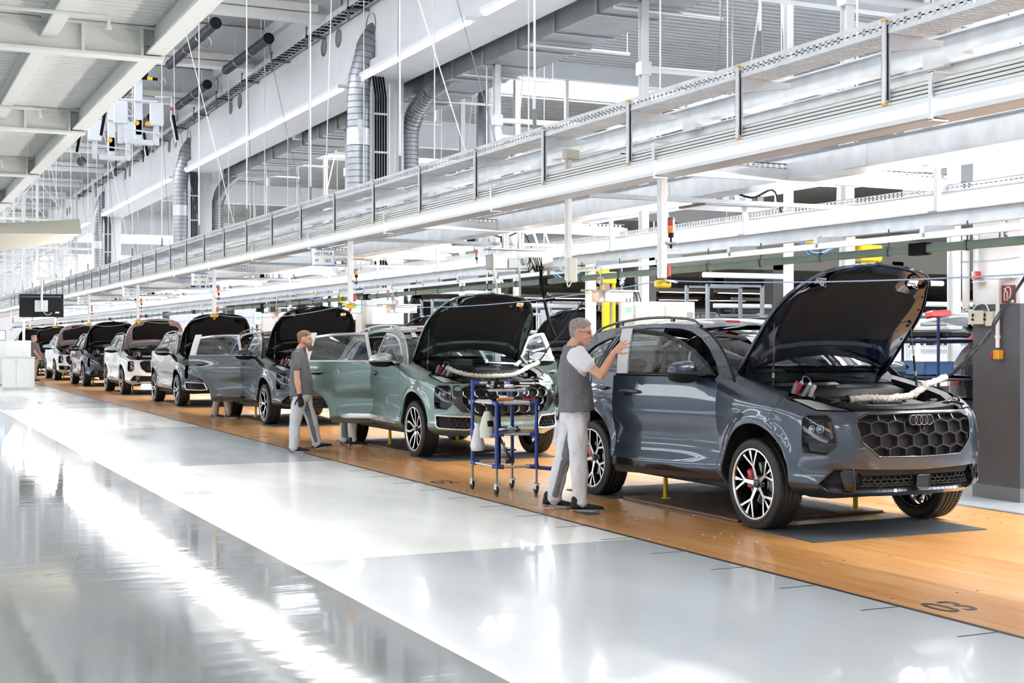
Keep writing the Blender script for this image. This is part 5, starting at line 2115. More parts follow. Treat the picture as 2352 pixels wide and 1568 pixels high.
# -- rods and bracing from the roof
rod = thing('hanger_rod', 'thin steel rod hanging from the roof to the line steelwork', 'rod', (6.0, 0, 0), group='thin hanger rods from the roof')
MB().cyl((0, 0, 3.35), (0, 0, 9.6), .011, 6).build('rod', M_WHITE, rod)
MB().cyl((0, 0, 3.5), (0, 0, 3.75), .020, 6).build('turnbuckle', M_GALVD, rod)
first = True
spots = []
for i in range(20):
    spots += [(5.9, 4.6 + 3.75 * i), (8.9, 7.2 + 3.75 * i)]
for i, (x, y) in enumerate(spots):
    o = rod if first else copy_tree(rod)
    first = False
    o.location = (x, y, 0)
    o['label'] = 'thin steel roof rod, %s side of the line, %s from the camera' % (['near', 'far'][i % 2], ordw(i // 2))
wr = None
for i in range(14):
    y = 8.5 + 5.2 * i
    for dx, (x0, x1) in enumerate(((5.9, 5.9), (8.9, 8.9))):
        t = thing('bracing_wire', 'thin wire slanting down from the roof, %s side of the line, %s from the camera' % (['near', 'far'][dx], ordw(i)), 'wire', (x0, y, 0), group='slanting bracing wires')
        MB().cyl((0, 0, 3.4), (-.6 - .3 * (i % 2), 2.6 * (1 if (i + dx) % 2 else -1), 9.6), .007, 5).build('wire', M_GALVD if dx else M_WHITE, t)
# white posts with X bracing behind the line
for i, (x, y) in enumerate([(10.9, 18.5), (10.9, 13.6), (12.6, 13.6), (10.9, 24.0), (14.0, 19.0), (12.5, 26.5), (10.9, 33), (12.5, 40), (14, 33), (11, 52)]):
    t = thing('steel_post', 'slim white braced steel post behind the girder, %s of ten by distance' % ['third', 'nearest', 'second', 'fifth', 'fourth', 'sixth', 'seventh', 'ninth', 'eighth', 'farthest'][i], 'post', (x, y, 0), group='slim white steel posts')
    MB().b2((-.06, -.06, 0), (.06, -.048, 9.5)).b2((-.06, .048, 0), (.06, .06, 9.5)).b2((-.006, -.048, 0), (.006, .048, 9.5)).build('post_profile', M_WHITE, t)
    MB().b2((-.09, -.09, 5.6), (.09, .09, 5.8)).build('node_plate', M_WHITE, t)
    if i < 9:
        MB().cyl((0, 0, 5.7), (3.0, 4.0, 3.2), .028, 6).build('brace', M_WHITE, t)
        MB().cyl((0, 0, 5.7), (3.5, 0, 5.75), .05, 8).cyl((0, 0, 5.4), (3.5, .6, 5.45), .035, 8).build('tie_tube', M_WHITE, t)
        MB().cyl((0, 0, 5.8), (1.6, 2.6, 9.4), .018, 6).build('brace', M_WHITE, t)
# fluorescent rows further right and far down the hall, hung on rails
for j, (x, z, y0, y1) in enumerate([(12.2, 4.6, 6, 90), (14.8, 4.2, 10, 90), (17.5, 4.6, 12, 90), (21.5, 4.3, 20, 90), (12.9, 3.2, 14, 90), (-9, 6.4, -10, 90), (-13, 6.4, -10, 90), (-17, 6.4, -10, 90)]):  # the left rows are out of view, added to light the hall
    t = thing('hall_light_row', ['row of bright tube lamps just behind the far luminaire band', 'row of tube lamps above the second line', 'row of tube lamps beyond the second line', 'farthest row of tube lamps on the right', 'low row of tube lamps over the second line', 'row of tube lamps across the aisle', 'row of tube lamps over the far aisle', 'row of tube lamps by the left wall'][j], 'light', (x, y0, z))
    n = int((y1 - y0) / 6)
    for i in range(n):
        MB().b2((-.06, i * 6, 0), (.06, i * 6 + 4.6, .03)).build('tube_lamp', M_LAMP2, t)
    MB().b2((-.10, 0, .03), (.10, y1 - y0, .10)).build('lamp_rail', M_WHITE, t)
    for i in range(0, n, 2):
        MB().cyl((0, i * 6, .1), (0, i * 6, ZR - z), .01, 5).build('drop_rod', M_GALV, t)
# the light that the tube rows give off: one long lamp per stretch, lying in the tubes
for m_ in (M_LAMP, M_LAMP2):
    m_.cycles.emission_sampling = 'NONE'
def strip_light(x, z, y0, y1, wpm, w=.05, tilt=0.0):
    l = area('tube_light', (x, (y0 + y1) / 2, z), (w, y1 - y0), wpm * .35 * (y1 - y0), (0, tilt, 0))
    return l
for a, b in ((-3, 7), (7, 15), (15, 30), (30, 85)):
    strip_light(5.399, 2.815, a, b, 29, .03, 1.25)
    strip_light(9.095, 2.78, a, b, 60, .08, .9)
for x, z, wpm in ((12.2, 4.59, 45), (17.5, 4.59, 45), (-9, 6.39, 18)):  # last entry belongs to the unseen added row on the left
    for a, b in ((0, 30), (30, 90)):
        strip_light(x, z, a, b, wpm, .11)
# ================================================================ THE CARS
P_SLATE = paint('slate_blue', srgb(66, 80, 98))
P_SLATE_U = mat('slate_blue_underside', srgb(22, 30, 48), .12, .3, .8)
P_GREEN = paint('sage_green', srgb(122, 145, 140), .34, .85)
P_GREEN_U = mat('sage_green_underside', srgb(44, 54, 52), .14, .3, .8)
P_BLACK = paint('black', (.010, .011, .013), .2, 1)
P_BLACK_U = mat('black_underside', (.012, .012, .013), .15, .2, .8)
P_GREY = paint('dark_grey', srgb(62, 70, 76))
P_GREYD = paint('mid_grey', srgb(110, 116, 120))
P_NAVY = paint('night_blue', srgb(40, 50, 72))
P_WHITE = paint('white', (.80, .82, .85), .35, 1.0)
P_WHITE.node_tree.nodes['Principled BSDF'].inputs['Metallic'].default_value = 0
P_WHITE_U = mat('primer_pink_underside', srgb(196, 178, 176), .3, 0, .5)
car0 = make_car(0, 'slate blue car nearest the camera with its hood up and front door ajar', P_SLATE, P_SLATE_U, 'a', 'y', front_open=20, film=True, redcal=True)
car1 = make_car(1, 'sage green car with chrome grille pieces, silver mirrors and hood up', P_GREEN, P_GREEN_U, 'b', 'swirl', trim=M_SATIN, rear_open=60, right_front_open=50, film=True, rail=M_SATIN, mirror_top=M_SATIN, sill=M_SATIN, chrome_grille=True)
car2 = make_car(2, 'dark grey car with a lighter grey rear door swung wide open, hood up', P_GREY, P_BLACK_U, 'a', 'y', rear_open=62, film=True, door_paint=P_GREYD, dx=.03)
car3 = make_car(3, 'black car with bright roof rails and silver wheels, hood up', P_BLACK, P_BLACK_U, 'b', 'five', trim=M_SATIN, rail=M_CHROME, chrome_grille=False if False else True, detail=False)
car4 = make_car(4, 'white car with a black honeycomb grille and pinkish hood underside', P_WHITE, P_WHITE_U, 'a', 'five', detail=False)
car5 = make_car(5, 'dark blue car between two white cars with hood up', P_NAVY, P_BLACK_U, 'a', 'swirl', detail=False, rail=M_ALU)
car6 = make_car(6, 'white car with a framed dark lower intake, far down the line', P_WHITE, P_WHITE_U, 'b', 'five', detail=False, trim=M_SATIN, rail=M_SATIN)
car7 = make_car(7, 'black car far down the line beyond the last white car', P_BLACK, P_BLACK_U, 'a', 'five', detail=False)
car8 = make_car(8, 'farthest dark car, only its raised hood showing', P_BLACK, P_BLACK_U, 'a', 'five', detail=False)
# ================================================================ PEOPLE
from mathutils import noise as mnoise
M_SKIN = mat('skin', srgb(214, 160, 134), .5, vary=.06, vscale=30)
M_SKIN.node_tree.nodes['Principled BSDF'].inputs['Subsurface Weight'].default_value = 0
M_TEEG = mat('grey_cotton', srgb(112, 112, 116), .9, bump=1.0, bscale=12, vary=.08, vscale=6)
M_TEEW = mat('white_cotton', srgb(222, 222, 228), .9, bump=.5, bscale=14)
M_TRW = mat('white_work_trousers', srgb(214, 214, 218), .9, bump=.7, bscale=11, vary=.05, vscale=5)
M_TRG = mat('grey_trouser_panel', srgb(122, 124, 130), .9, bump=.5, bscale=14)
M_TRB = mat('beige_trousers', srgb(176, 168, 160), .9, bump=.6, bscale=12)
M_SHOE = mat('black_suede', (.012, .012, .013), .8)
M_SOLE = mat('shoe_sole', (.35, .35, .36), .6)
M_HAIRG = mat('grey_hair', srgb(150, 143, 140), .7, bump=.8, bscale=90, vary=.3, vscale=50)
M_HAIRB = mat('light_brown_hair', srgb(150, 116, 84), .7, bump=.8, bscale=90, vary=.3, vscale=50)
M_HAIRD = mat('dark_hair', (.02, .015, .012), .7, bump=.8, bscale=90)
M_EYE = mat('eye', (.03, .02, .015), .2)
M_LIP = mat('lips', srgb(186, 118, 104), .5)
M_GLOVE = mat('black_glove', (.012, .013, .016), .75)
def mixmat(name, ca, cb):
    """two-colour cloth, the border follows the seam mask stored on the garment"""
    if name in MATS:
        return MATS[name]
    m = mat(name, ca, .9, bump=1.0, bscale=12)
    nt = m.node_tree
    at = nt.nodes.new('ShaderNodeAttribute')
    at.attribute_name = 'mask'
    r = nt.nodes.new('ShaderNodeValToRGB')
    r.color_ramp.elements[0].position = .46
    r.color_ramp.elements[1].position = .54
    r.color_ramp.elements[0].color = (*ca, 1)
    r.color_ramp.elements[1].color = (*cb, 1)
    nt.links.new(at.outputs['Fac'], r.inputs[0])
    nt.links.new(r.outputs[0], nt.nodes['Principled BSDF'].inputs['Base Color'])
    return m
def fuse(mb, name, mats_, voxel, parent, wrinkle=0.0, wscale=9.0, smooth=4, colorize=None, keep=None):
    """melt overlapping closed shapes into one smooth skin"""
    me0 = mb.mesh(name, *([mats_] if not isinstance(mats_, (list, tuple)) else mats_))
    o = bpy.data.objects.new('melt', me0)
    COL.objects.link(o)
    r = o.modifiers.new('r', 'REMESH')
    r.mode = 'VOXEL'
    r.voxel_size = voxel
    r.use_smooth_shade = True
    s = o.modifiers.new('s', 'SMOOTH')
    s.iterations = smooth
    s.factor = .5
    dg = bpy.context.evaluated_depsgraph_get()
    me = bpy.data.meshes.new_from_object(o.evaluated_get(dg))
    bpy.data.objects.remove(o)
    me.name = name
    if wrinkle:
        n = len(me.vertices)
        co = [v.co.copy() for v in me.vertices]
        no = [v.normal.copy() for v in me.vertices]
        for i in range(n):
            p = co[i]
            w = mnoise.noise(Vector((p.x * wscale, p.y * wscale, p.z * wscale * .55))) + .5 * mnoise.noise(Vector((p.x * wscale * 2.3 + 7, p.y * wscale * 2.3, p.z * wscale * 1.3)))
            me.vertices[i].co = p + no[i] * (wrinkle * w)
    ms = mats_ if isinstance(mats_, (list, tuple)) else [mats_]
    me.materials.clear()
    for m in ms:
        me.materials.append(m)
    if colorize:
        n = len(me.vertices)
        val = [float(colorize(v.co)) for v in me.vertices]
        ed = [(e.vertices[0], e.vertices[1]) for e in me.edges]
        for _ in range(5):
            acc = list(val)
            cnt = [1] * n
            for a, b in ed:
                acc[a] += val[b]
                acc[b] += val[a]
                cnt[a] += 1
                cnt[b] += 1
            val = [x / c for x, c in zip(acc, cnt)]
        at = me.attributes.new('mask', 'FLOAT', 'POINT')
        at.data.foreach_set('value', val)
    me.polygons.foreach_set('use_smooth', [True] * len(me.polygons))
    return link(me, name, parent)
def loft(mb, secs, n=18):
    """secs: (centre, ax, ay) with ax, ay half-axis vectors"""
    rings = []
    for c, ax, ay in secs:
        c, ax, ay = Vector(c), Vector(ax), Vector(ay)
        rings.append([c + ax * cos(2 * pi * k / n) + ay * sin(2 * pi * k / n) for k in range(n)])
    vs = [p for r in rings for p in r]
    fs = []
    for i in range(len(rings) - 1):
        for k in range(n):
            fs.append((i * n + k, i * n + (k + 1) % n, (i + 1) * n + (k + 1) % n, (i + 1) * n + k))
    fs.append(tuple(range(n))[::-1])
    fs.append(tuple((len(rings) - 1) * n + k for k in range(n)))
    # outward orientation
    a, b = rings[0], rings[1]
    nrm = (a[1] - a[0]).cross(b[0] - a[0])
    cen = sum(a, Vector()) / n
    if nrm.dot(a[0] - cen) < 0:
        fs = [f[::-1] for f in fs]
    mb.add(vs, fs, True)
def limb(mb, pts, rs, n=14, ell=1.0, up=(0, 1, 0)):
    """round limb through joints; ell squeezes it across"""
    pts = [Vector(p) for p in pts]
    secs = []
    for i, p in enumerate(pts):
        a = pts[max(0, i - 1)]
        b = pts[min(len(pts) - 1, i + 1)]
        d = (b - a).normalized()
        u = Vector(up)
        x = (u - d * u.dot(d)).normalized()
        y = d.cross(x)
        secs.append((p, x * rs[i] * ell, y * rs[i]))
    d0 = (pts[0] - pts[1]).normalized()
    d1 = (pts[-1] - pts[-2]).normalized()
    c, x, y = secs[0]
    secs.insert(0, (c + d0 * rs[0] * .6, x * .6, y * .6))
    c, x, y = secs[-1]
    secs.append((c + d1 * rs[-1] * .6, x * .6, y * .6))
    loft(mb, secs, n)
def ball(mb, c, r, n=12):
    c = Vector(c)
    r = Vector(r) if isinstance(r, (tuple, list)) else Vector((r, r, r))
    secs = []
    for i in range(1, 8):
        a = pi * i / 8
        secs.append((c + Vector((0, 0, -cos(a) * r.z)), (sin(a) * r.x, 0, 0), (0, sin(a) * r.y, 0)))
    loft(mb, secs, n)
HEADT = [(0.0, .030, .082, .026), (.012, .0, .090, .038), (.035, -.045, .091, .052), (.06, -.075, .088, .061), (.09, -.092, .087, .068), (.12, -.100, .084, .072), (.145, -.104, .087, .0745), (.17, -.104, .088, .0755), (.195, -.096, .080, .070), (.215, -.078, .060, .057), (.230, -.045, .030, .036), (.236, -.02, .008, .015)]
def head(mb, M):
    secs = []
    for z, xb, xf, w in HEADT:
        c = M @ Vector(((xb + xf) / 2, 0, z))
        secs.append((c, (M.to_3x3() @ Vector(((xf - xb) / 2, 0, 0))), (M.to_3x3() @ Vector((0, w, 0)))))
    loft(mb, secs, 24)
    T = lambda x, y, z: M @ Vector((x, y, z))
    # nose, brow, cheeks, chin, ears
    limb(mb, [T(.083, 0, .128), T(.096, 0, .105), T(.106, 0, .088)], [.010, .012, .015], 8)
    for s in (-1, 1):
        ball(mb, T(.095, s * .011, .083), (.010, .008, .009), 8)
        limb(mb, [T(.080, s * .012, .140), T(.078, s * .038, .143), T(.062, s * .060, .136)], [.010, .011, .009], 8)
        ball(mb, T(.062, s * .045, .088), (.026, .020, .026), 8)
        limb(mb, [T(-.012, s * .074, .092), T(-.020, s * .083, .112), T(-.018, s * .083, .135), T(-.004, s * .078, .142), T(.002, s * .074, .12)], [.010, .012, .012, .009, .006], 8)
    ball(mb, T(.078, 0, .022), (.018, .022, .016), 8)
    limb(mb, [T(.083, -.022, .056), T(.094, 0, .058), T(.083, .022, .056)], [.006, .008, .006], 8)
    limb(mb, [T(.082, -.020, .045), T(.092, 0, .046), T(.082, .020, .045)], [.006, .008, .006], 8)
def face_bits(root, M, hair_m, beard=None, glasses=False, hairline=.60):
    T = lambda x, y, z: M @ Vector((x, y, z))
    mb = MB()
    for s in (-1, 1):
        c = T(.079, s * .030, .116)
        ball(mb, c, (.008, .009, .006), 10)
    mb.build('eye', M_EYE, root)['kind'] = 'stuff'
    mb = MB()
    for s in (-1, 1):
        mb.tube([T(.092, s * .016, .138), T(.088, s * .038, .143), T(.070, s * .056, .136)], [.0035, .004, .002], 5)
    mb.build('eyebrows', hair_m, root)
    mb = MB()
    mb.tube([T(.086, -.022, .051), T(.0985, 0, .052), T(.086, .022, .051)], [.002, .0045, .002], 6)
    mb.build('lips', M_LIP, root)
    # hair cap: grows from the skull, cut away round the face and ears
    mb = MB()
    n = 40
    rows = []
    for i in range(15):
        z = .236 - .215 * (i / 14) ** 1.15
        xb = sinterp([(a, b) for a, b, c, d in HEADT], z)
        xf = sinterp([(a, c) for a, b, c, d in HEADT], z)
        w = sinterp([(a, d) for a, b, c, d in HEADT], z)
        rows.append([(((xb + xf) / 2 + (xf - xb) / 2 * cos(2 * pi * k / n)), w * sin(2 * pi * k / n), z) for k in range(n)])
    def ok(p):
        x, y, z = p
        if z > .178:
            return x < .085
        if z > .15:
            return x < .045 or (x < .07 and z > .165)
        if z > .10:
            return x < -.005 if z > .14 else x < -.030
        if z > .055:
            return x < -.045
        return False
    vs, fs, ix = [], [], {}
    thick = .007
    for i in range(14):
        for k in range(n):
            q = [(i, k), (i, (k + 1) % n), (i + 1, (k + 1) % n), (i + 1, k)]
            c = [sum(rows[a][b][j] for a, b in q) / 4 for j in range(3)]
            if not ok(c):
                continue
            f = []
            for a, b in q:
                if (a, b) not in ix:
                    ix[(a, b)] = len(vs)
                    x, y, z = rows[a][b]
                    d = Vector((x + .01, y, (z - .12))).normalized()
                    t_ = thick * (1.3 if z > .185 else .45 if z < .15 else .45 + .85 * (z - .15) / .035)
                    vs.append(T(*(Vector((x, y, z)) + d * t_)))
                f.append(ix[(a, b)])
            fs.append(tuple(f))
    mb.add(vs, fs, True)
    mb.build('hair', hair_m, root)
    if beard:
        mb = MB()
        limb(mb, [T(.0, -.068, .075), T(.040, -.060, .045), T(.078, -.03, .022), T(.088, 0, .008), T(.078, .03, .022), T(.040, .060, .045), T(.0, .068, .075)], [.012, .018, .026, .032, .026, .018, .012], 10)
        ball(mb, T(.070, 0, -.005), (.034, .036, .045), 12)
        limb(mb, [T(.085, -.030, .058), T(.100, 0, .066), T(.085, .030, .058)], [.007, .008, .007], 8)
        fuse(mb, 'beard', beard, .006, root, .004, 60)
    if glasses:
        mb = MB()
        for s in (-1, 1):
            o = [T(.092 - .004 * abs(cos(a)) if False else .094 - .006 * (1 - cos(a)) * .5, s * (.030 + .022 * cos(a)), .116 + .014 * sin(a)) for a in [2 * pi * k / 14 for k in range(14)]]
            mb.tube(o, .0012, 4, closed=True)
            mb.tube([T(.090, s * .052, .120), T(.04, s * .079, .122), T(-.005, s * .083, .122), T(-.03, s * .080, .108)], .0016, 4)
        mb.tube([T(.096, -.008, .118), T(.100, 0, .120), T(.096, .008, .118)], .0013, 4)
        mb.build('glasses', M_CABLE, root)
def hand(mb, wrist, d, nrm, curl=.25, spread=.12, s=1, scale=1.0):
    """palm and five unequal fingers; d points along the hand, nrm is the back of the hand, s picks the thumb side"""
    w = Vector(wrist)
    d = Vector(d).normalized()
    nrm = Vector(nrm)
    nrm = (nrm - d * nrm.dot(d)).normalized()
    sd = d.cross(nrm) * s
    k = scale
    loft(mb, [(w - d * .02, sd * .026 * k, nrm * .020 * k), (w + d * .015 * k, sd * .029 * k, nrm * .016 * k), (w + d * .05 * k, sd * .038 * k, nrm * .0145 * k), (w + d * .088 * k, sd * .041 * k, nrm * .013 * k), (w + d * .098 * k, sd * .037 * k, nrm * .009 * k)], 14)
    L = [(.070, .0085), (.078, .0090), (.072, .0085), (.056, .0075)]
    for i, (l, r) in enumerate(L):
        a = (1.5 - i) * .021
        base = w + d * (.088 - .004 * abs(1.2 - i)) * k + sd * a * k
        dd = (d + sd * (1.5 - i) * spread).normalized()
        p = [base - dd * .02]
        q = base
        ang = 0
        for j, f in enumerate((.45, .32, .25)):
            p.append(q)
            ang += curl * (.7 if j == 0 else 1)
            q = q + (dd * cos(ang) - nrm * sin(ang)) * l * f * k
        p.append(q)
        limb(mb, p, [r * 1.05 * k, r * 1.05 * k, r * k, r * .92 * k, r * .8 * k], 8)
    b = w + d * .025 * k + sd * .026 * k
    td = (d * .62 + sd * .75 - nrm * .25).normalized()
    t1 = b + td * .038 * k
    t2 = t1 + (td + d * .5).normalized() * .030 * k
    t3 = t2 + (td * .6 + d * .8).normalized() * .022 * k
    limb(mb, [b - td * .015, b, t1, t2, t3], [.013 * k, .013 * k, .0115 * k, .010 * k, .0085 * k], 8)
def shoe(root, heel, toe, lab_=None):
    heel, toe = Vector(heel), Vector(toe)
    d = (toe - heel)
    L = d.length
    d.normalize()
    sd = Vector((0, 0, 1)).cross(d).normalized()
    up = d.cross(sd)
    if up.z < 0:
        up = -up
    mb = MB()
    secs = []
    for t, w, h in ((0.0, .022, .055), (.06, .033, .075), (.22, .036, .085), (.42, .038, .070), (.62, .046, .052), (.82, .046, .042), (.95, .034, .034), (1.0, .02, .026)):
        secs.append((heel + d * L * t + up * (h * .5 + .016), sd * w, up * (h * .5)))
    loft(mb, secs, 14)
    limb(mb, [heel + d * L * .16 + up * .05, heel + d * L * .16 + up * .115], [.040, .042], 12)
    sh = fuse(mb, 'shoe', M_SHOE, .009, root, 0, smooth=3)
    mb = MB()
    o = []
    for t, w in ((-.01, .012), (.02, .028), (.1, .036), (.3, .036), (.5, .038), (.68, .048), (.85, .046), (.97, .030), (1.01, .010)):
        o.append((t, w))
    ring = [heel + d * L * t + sd * w for t, w in o] + [heel + d * L * t - sd * w for t, w in o[::-1]]
    n = len(ring)
    A = [p + up * .0 for p in ring]
    B = [p + up * .024 for p in ring]
    mb.add(A, [tuple(range(n))[::-1]])
    mb.add(B, [tuple(range(n))])
    mb.add(A + B, [(i, (i + 1) % n, n + (i + 1) % n, n + i) for i in range(n)])
    mb.build('sole', M_SOLE, sh)
    mb = MB()
    for t in (.12, .80):
        for s in (-1, 1):
            mb.box(heel + d * L * t + sd * s * (.041 if t < .5 else .046) + up * .012, (.03, .03, .012), rz=atan2(d.y, d.x))
    mb.build('sole_insert', M_RED, sh)
    mb = MB()
    for j in range(4):
        t = .34 + .07 * j
        h = .106 - .018 * j
        mb.tube([heel + d * L * t - sd * .03 + up * (h - .02), heel + d * L * t + up * h, heel + d * L * (t + .03) + sd * .03 + up * (h - .02)], .003, 5)
    mb.build('lace', M_GALVD, sh)
def person(label, loc, J, s=1.0, hairm=None, shirt='tee', beard=None, glasses=False, gloves=(), trousers=None, fine=True, headdir=0.0, headpitch=0.0, cap=None, neck_in=.0):
    """J: joints in the figure's own frame (x = the way the picture shows as right, y = away, z up)"""
    root = thing('person', label, 'person', loc, rz=-YAW)
    vx = .0065 if fine else .012
    V = {k: Vector(v) for k, v in J.items() if isinstance(v, tuple) and len(v) == 3}
    # head frame
    hb = V['chin']
    M = Matrix.Translation(hb) @ Matrix.Rotation(headdir, 4, 'Z') @ Matrix.Rotation(headpitch, 4, 'Y') @ Matrix.Scale(s, 4)
    mb = MB()
    head(mb, M)
    neck_top = M @ Vector((-.02, 0, .05))
    limb(mb, [V['neck'] + Vector((0, 0, -.04)), V['neck'], neck_top], [.066 * s, .058 * s, .056 * s], 14)
    # hidden torso core keeps the body in one piece
    limb(mb, [V['neck'], V['chest'], V['waist'], V['hip']], [.06, .10, .095, .10], 14, 1.2)
    for a in ('r', 'l'):
        sh, el, wr = V['sh' + a], V['el' + a], V['wr' + a]
        limb(mb, [V['chest'].lerp(sh, .5), sh, sh.lerp(el, .35), sh.lerp(el, .8), el, el.lerp(wr, .25), el.lerp(wr, .65), wr], [.05 * s, .055 * s, .050 * s, .041 * s, .040 * s, .043 * s, .034 * s, .027 * s], 14)
        if a not in gloves:
            hd = V.get('hd' + a, (wr - el).normalized())
            hand(mb, wr, hd, V.get('hn' + a, Vector((0, -1, 0))), *J.get('hp' + a, (.25, .12)), s=J.get('hs' + a, (1,))[0] if isinstance(J.get('hs' + a), tuple) else 1, scale=s)
    body_ = fuse(mb, 'body', M_SKIN, vx, root, smooth=3)
    for a in gloves:
        g = MB()
        sh, el, wr = V['sh' + a], V['el' + a], V['wr' + a]
        hand(g, wr, V.get('hd' + a, (wr - el).normalized()), V.get('hn' + a, Vector((0, -1, 0))), .55, .05, scale=s * 1.08)
        limb(g, [wr.lerp(el, .12), wr], [.034, .033], 12)
        fuse(g, 'glove', M_GLOVE, .006, root)
    face_bits(root, M, hairm or M_HAIRG, beard, glasses)
    if cap:
        c = MB()
        secs = []
        for z, xb, xf, w in [(a, b - .010, c_ + .008, d + .010) for a, b, c_, d in HEADT if a >= .12] :
            cc = M @ Vector(((xb + xf) / 2, 0, z + .012))
            secs.append((cc, M.to_3x3() @ Vector(((xf - xb) / 2, 0, 0)), M.to_3x3() @ Vector((0, w, 0))))
        loft(c, secs, 20)
        c.build('woollen_cap', cap, root)
    # shirt
    mb = MB()
    bw = J.get('breadth', .205)
    ax = (V['shr'] - V['shl']).normalized()
    up = (V['chest'] - V['waist']).normalized()
    fw = ax.cross(up)
    if fw.x < 0:
        fw = -fw
    dch, dwa = J.get('depth', (.125, .15))
    hem = V['hem']
    secs = [(hem, ax * bw * 1.04, fw * dwa * 1.08), (hem.lerp(V['waist'], .5), ax * bw * 1.0, fw * dwa * 1.03), (V['waist'], ax * bw * .93, fw * dwa), (V['waist'].lerp(V['chest'], .5), ax * bw * .97, fw * (dwa * .5 + dch * .5)), (V['chest'], ax * bw * 1.02, fw * dch), (V['chest'].lerp(V['neck'], .55), ax * bw * .86, fw * dch * .80), (V['chest'].lerp(V['neck'], .85), ax * bw * .55, fw * dch * .62), (V['neck'] + up * .012, ax * .078, fw * .075)]
    loft(mb, secs, 28)
    for a in ('r', 'l'):
        sh, el = V['sh' + a], V['el' + a]
        sl = sh.lerp(el, J.get('sleeve', .62))
        inn = V['chest'].lerp(V['neck'], .5).lerp(sh, .5)
        limb(mb, [inn, sh, sh.lerp(sl, .55), sl], [.070 * s, .078 * s, .074 * s, .070 * s], 16)
    if shirt == 'raglan':
        shr, nk = V['shr'], V['neck']
        e1 = {}
        for a in 'rl':
            e1[a] = (V['sh' + a], V['el' + a])
        def colr(c):
            for a in 'rl':
                sh, el = e1[a]
                dv = (el - sh).normalized()
                # sleeve: nearer the arm line than the trunk, and the yoke in front of the shoulder
                t = (c - sh).dot(dv)
                dist = (c - sh - dv * max(0, t)).length
                if dist < .105 and (c.x > V['chest'].x - .055 - .35 * (c.z - V['chest'].z - .05)) and (abs(c.y - V['chest'].y) > .07):
                    return 1
            return 0
        so = fuse(mb, 'shirt', mixmat('raglan_cotton', srgb(112, 112, 116), srgb(224, 224, 230)), .0065 if fine else .014, root, .015, 9, 4, colr)
    else:
        so = fuse(mb, 'shirt', M_TEEG, .008 if fine else .014, root, .017, 9, 4)
    # trousers
    mb = MB()
    tm = trousers or M_TRW
    hip = V['hip']
    secs = [(hip + Vector((0, 0, .14)), ax * bw * .76, fw * dwa * .70), (hip + Vector((0, 0, .04)), ax * bw * .88, fw * dwa * .86), (hip + Vector((0, 0, -.06)), ax * bw * .86, fw * dwa * .86), (hip + Vector((0, 0, -.13)), ax * bw * .6, fw * dwa * .6)]
    loft(mb, secs, 22)
    legs = {}
    for a in ('r', 'l'):
        kn, an = V['kn' + a], V['an' + a]
        hj = hip + ax * (.095 if a == 'r' else -.095) + Vector((0, 0, -.02))
        legs[a] = (hj, kn, an)
        limb(mb, [hj, hj.lerp(kn, .35), hj.lerp(kn, .8), kn, kn.lerp(an, .35), kn.lerp(an, .75), an, an + Vector((0, 0, -.035))], [.098 * s, .097 * s, .082 * s, .078 * s, .076 * s, .070 * s, .068 * s, .070 * s], 18)
    def tcol(c):
        # grey panel on the inner side of the legs
        for a in 'rl':
            hj, kn, an = legs[a]
            for p, q in ((hj, kn), (kn, an)):
                d_ = (q - p)
                t = (c - p).dot(d_) / d_.length_squared
                if 0 <= t <= 1:
                    m_ = p + d_ * t
                    o = c - m_
                    if o.length < .12:
                        k = o.normalized().dot(fw)
                        inn = o.normalized().dot(ax) * (-1 if a == 'r' else 1)
                        if a == 'l' and k > -.35 and k < .45 and c.y < m_.y + .02:
                            return 1
        return 0
    fuse(mb, 'trousers', mixmat('panelled_trousers', srgb(216, 216, 220), srgb(122, 124, 130)) if tm is M_TRW else tm, .008 if fine else .015, root, .018, 8, 4, tcol if tm is M_TRW else None)
    for a in ('r', 'l'):
        h, t = V['heel' + a], V['toe' + a]
        shoe(root, h, t)
    return root
P1 = dict(chin=(.055, -.0, 1.455), neck=(-.005, 0, 1.445), chest=(.0, 0, 1.27), waist=(.022, 0, 1.00), hip=(.015, 0, .85), hem=(.02, 0, .875),
          shr=(.035, -.185, 1.375), elr=(.225, -.245, 1.185), wrr=(.345, -.20, 1.395), shl=(.0, .19, 1.375), ell=(.03, .25, 1.12), wrl=(.03, .20, .90),
          hdr=(.75, -.05, .62), hnr=(-.35, -.85, .35), hpr=(.16, .20), hdl=(.0, -.1, -1), hnl=(0, 1, 0),
          knr=(.045, -.12, .475), anr=(.055, -.13, .11), knl=(-.085, .08, .455), anl=(-.17, .12, .115),
          heelr=(-.03, -.135, .0), toer=(.265, -.15, .0), heell=(-.27, .12, .015), toel=(.02, .10, .0), breadth=.215, depth=(.135, .153), sleeve=.52)
person('person with short grey hair, glasses and grey-white shirt raising one hand at the car door', (5.655, 10.82, 0), P1, 1.0, M_HAIRG, 'raglan', glasses=True, headdir=-.25, headpitch=.10)
P2 = dict(chin=(-.005, 0, 1.395), neck=(-.065, 0, 1.385), chest=(-.08, 0, 1.21), waist=(-.055, 0, .95), hip=(-.045, 0, .80), hem=(-.055, 0, .76),
          shr=(-.09, -.18, 1.30), elr=(-.075, -.235, 1.00), wrr=(-.035, -.235, .755), shl=(-.07, .18, 1.30), ell=(-.08, .23, 1.02), wrl=(-.06, .2, .80),
          hdr=(.18, 0, -1), hnr=(.2, -1, 0), hdl=(.2, 0, -1), hnl=(0, 1, 0),
          knr=(-.125, -.09, .42), anr=(-.135, -.10, .10), knl=(.065, .07, .44), anl=(.145, .08, .125),
          heelr=(-.20, -.10, 0), toer=(.075, -.11, .0), heell=(.09, .08, .02), toel=(.355, .06, .06), breadth=.20, depth=(.125, .150), sleeve=.58)
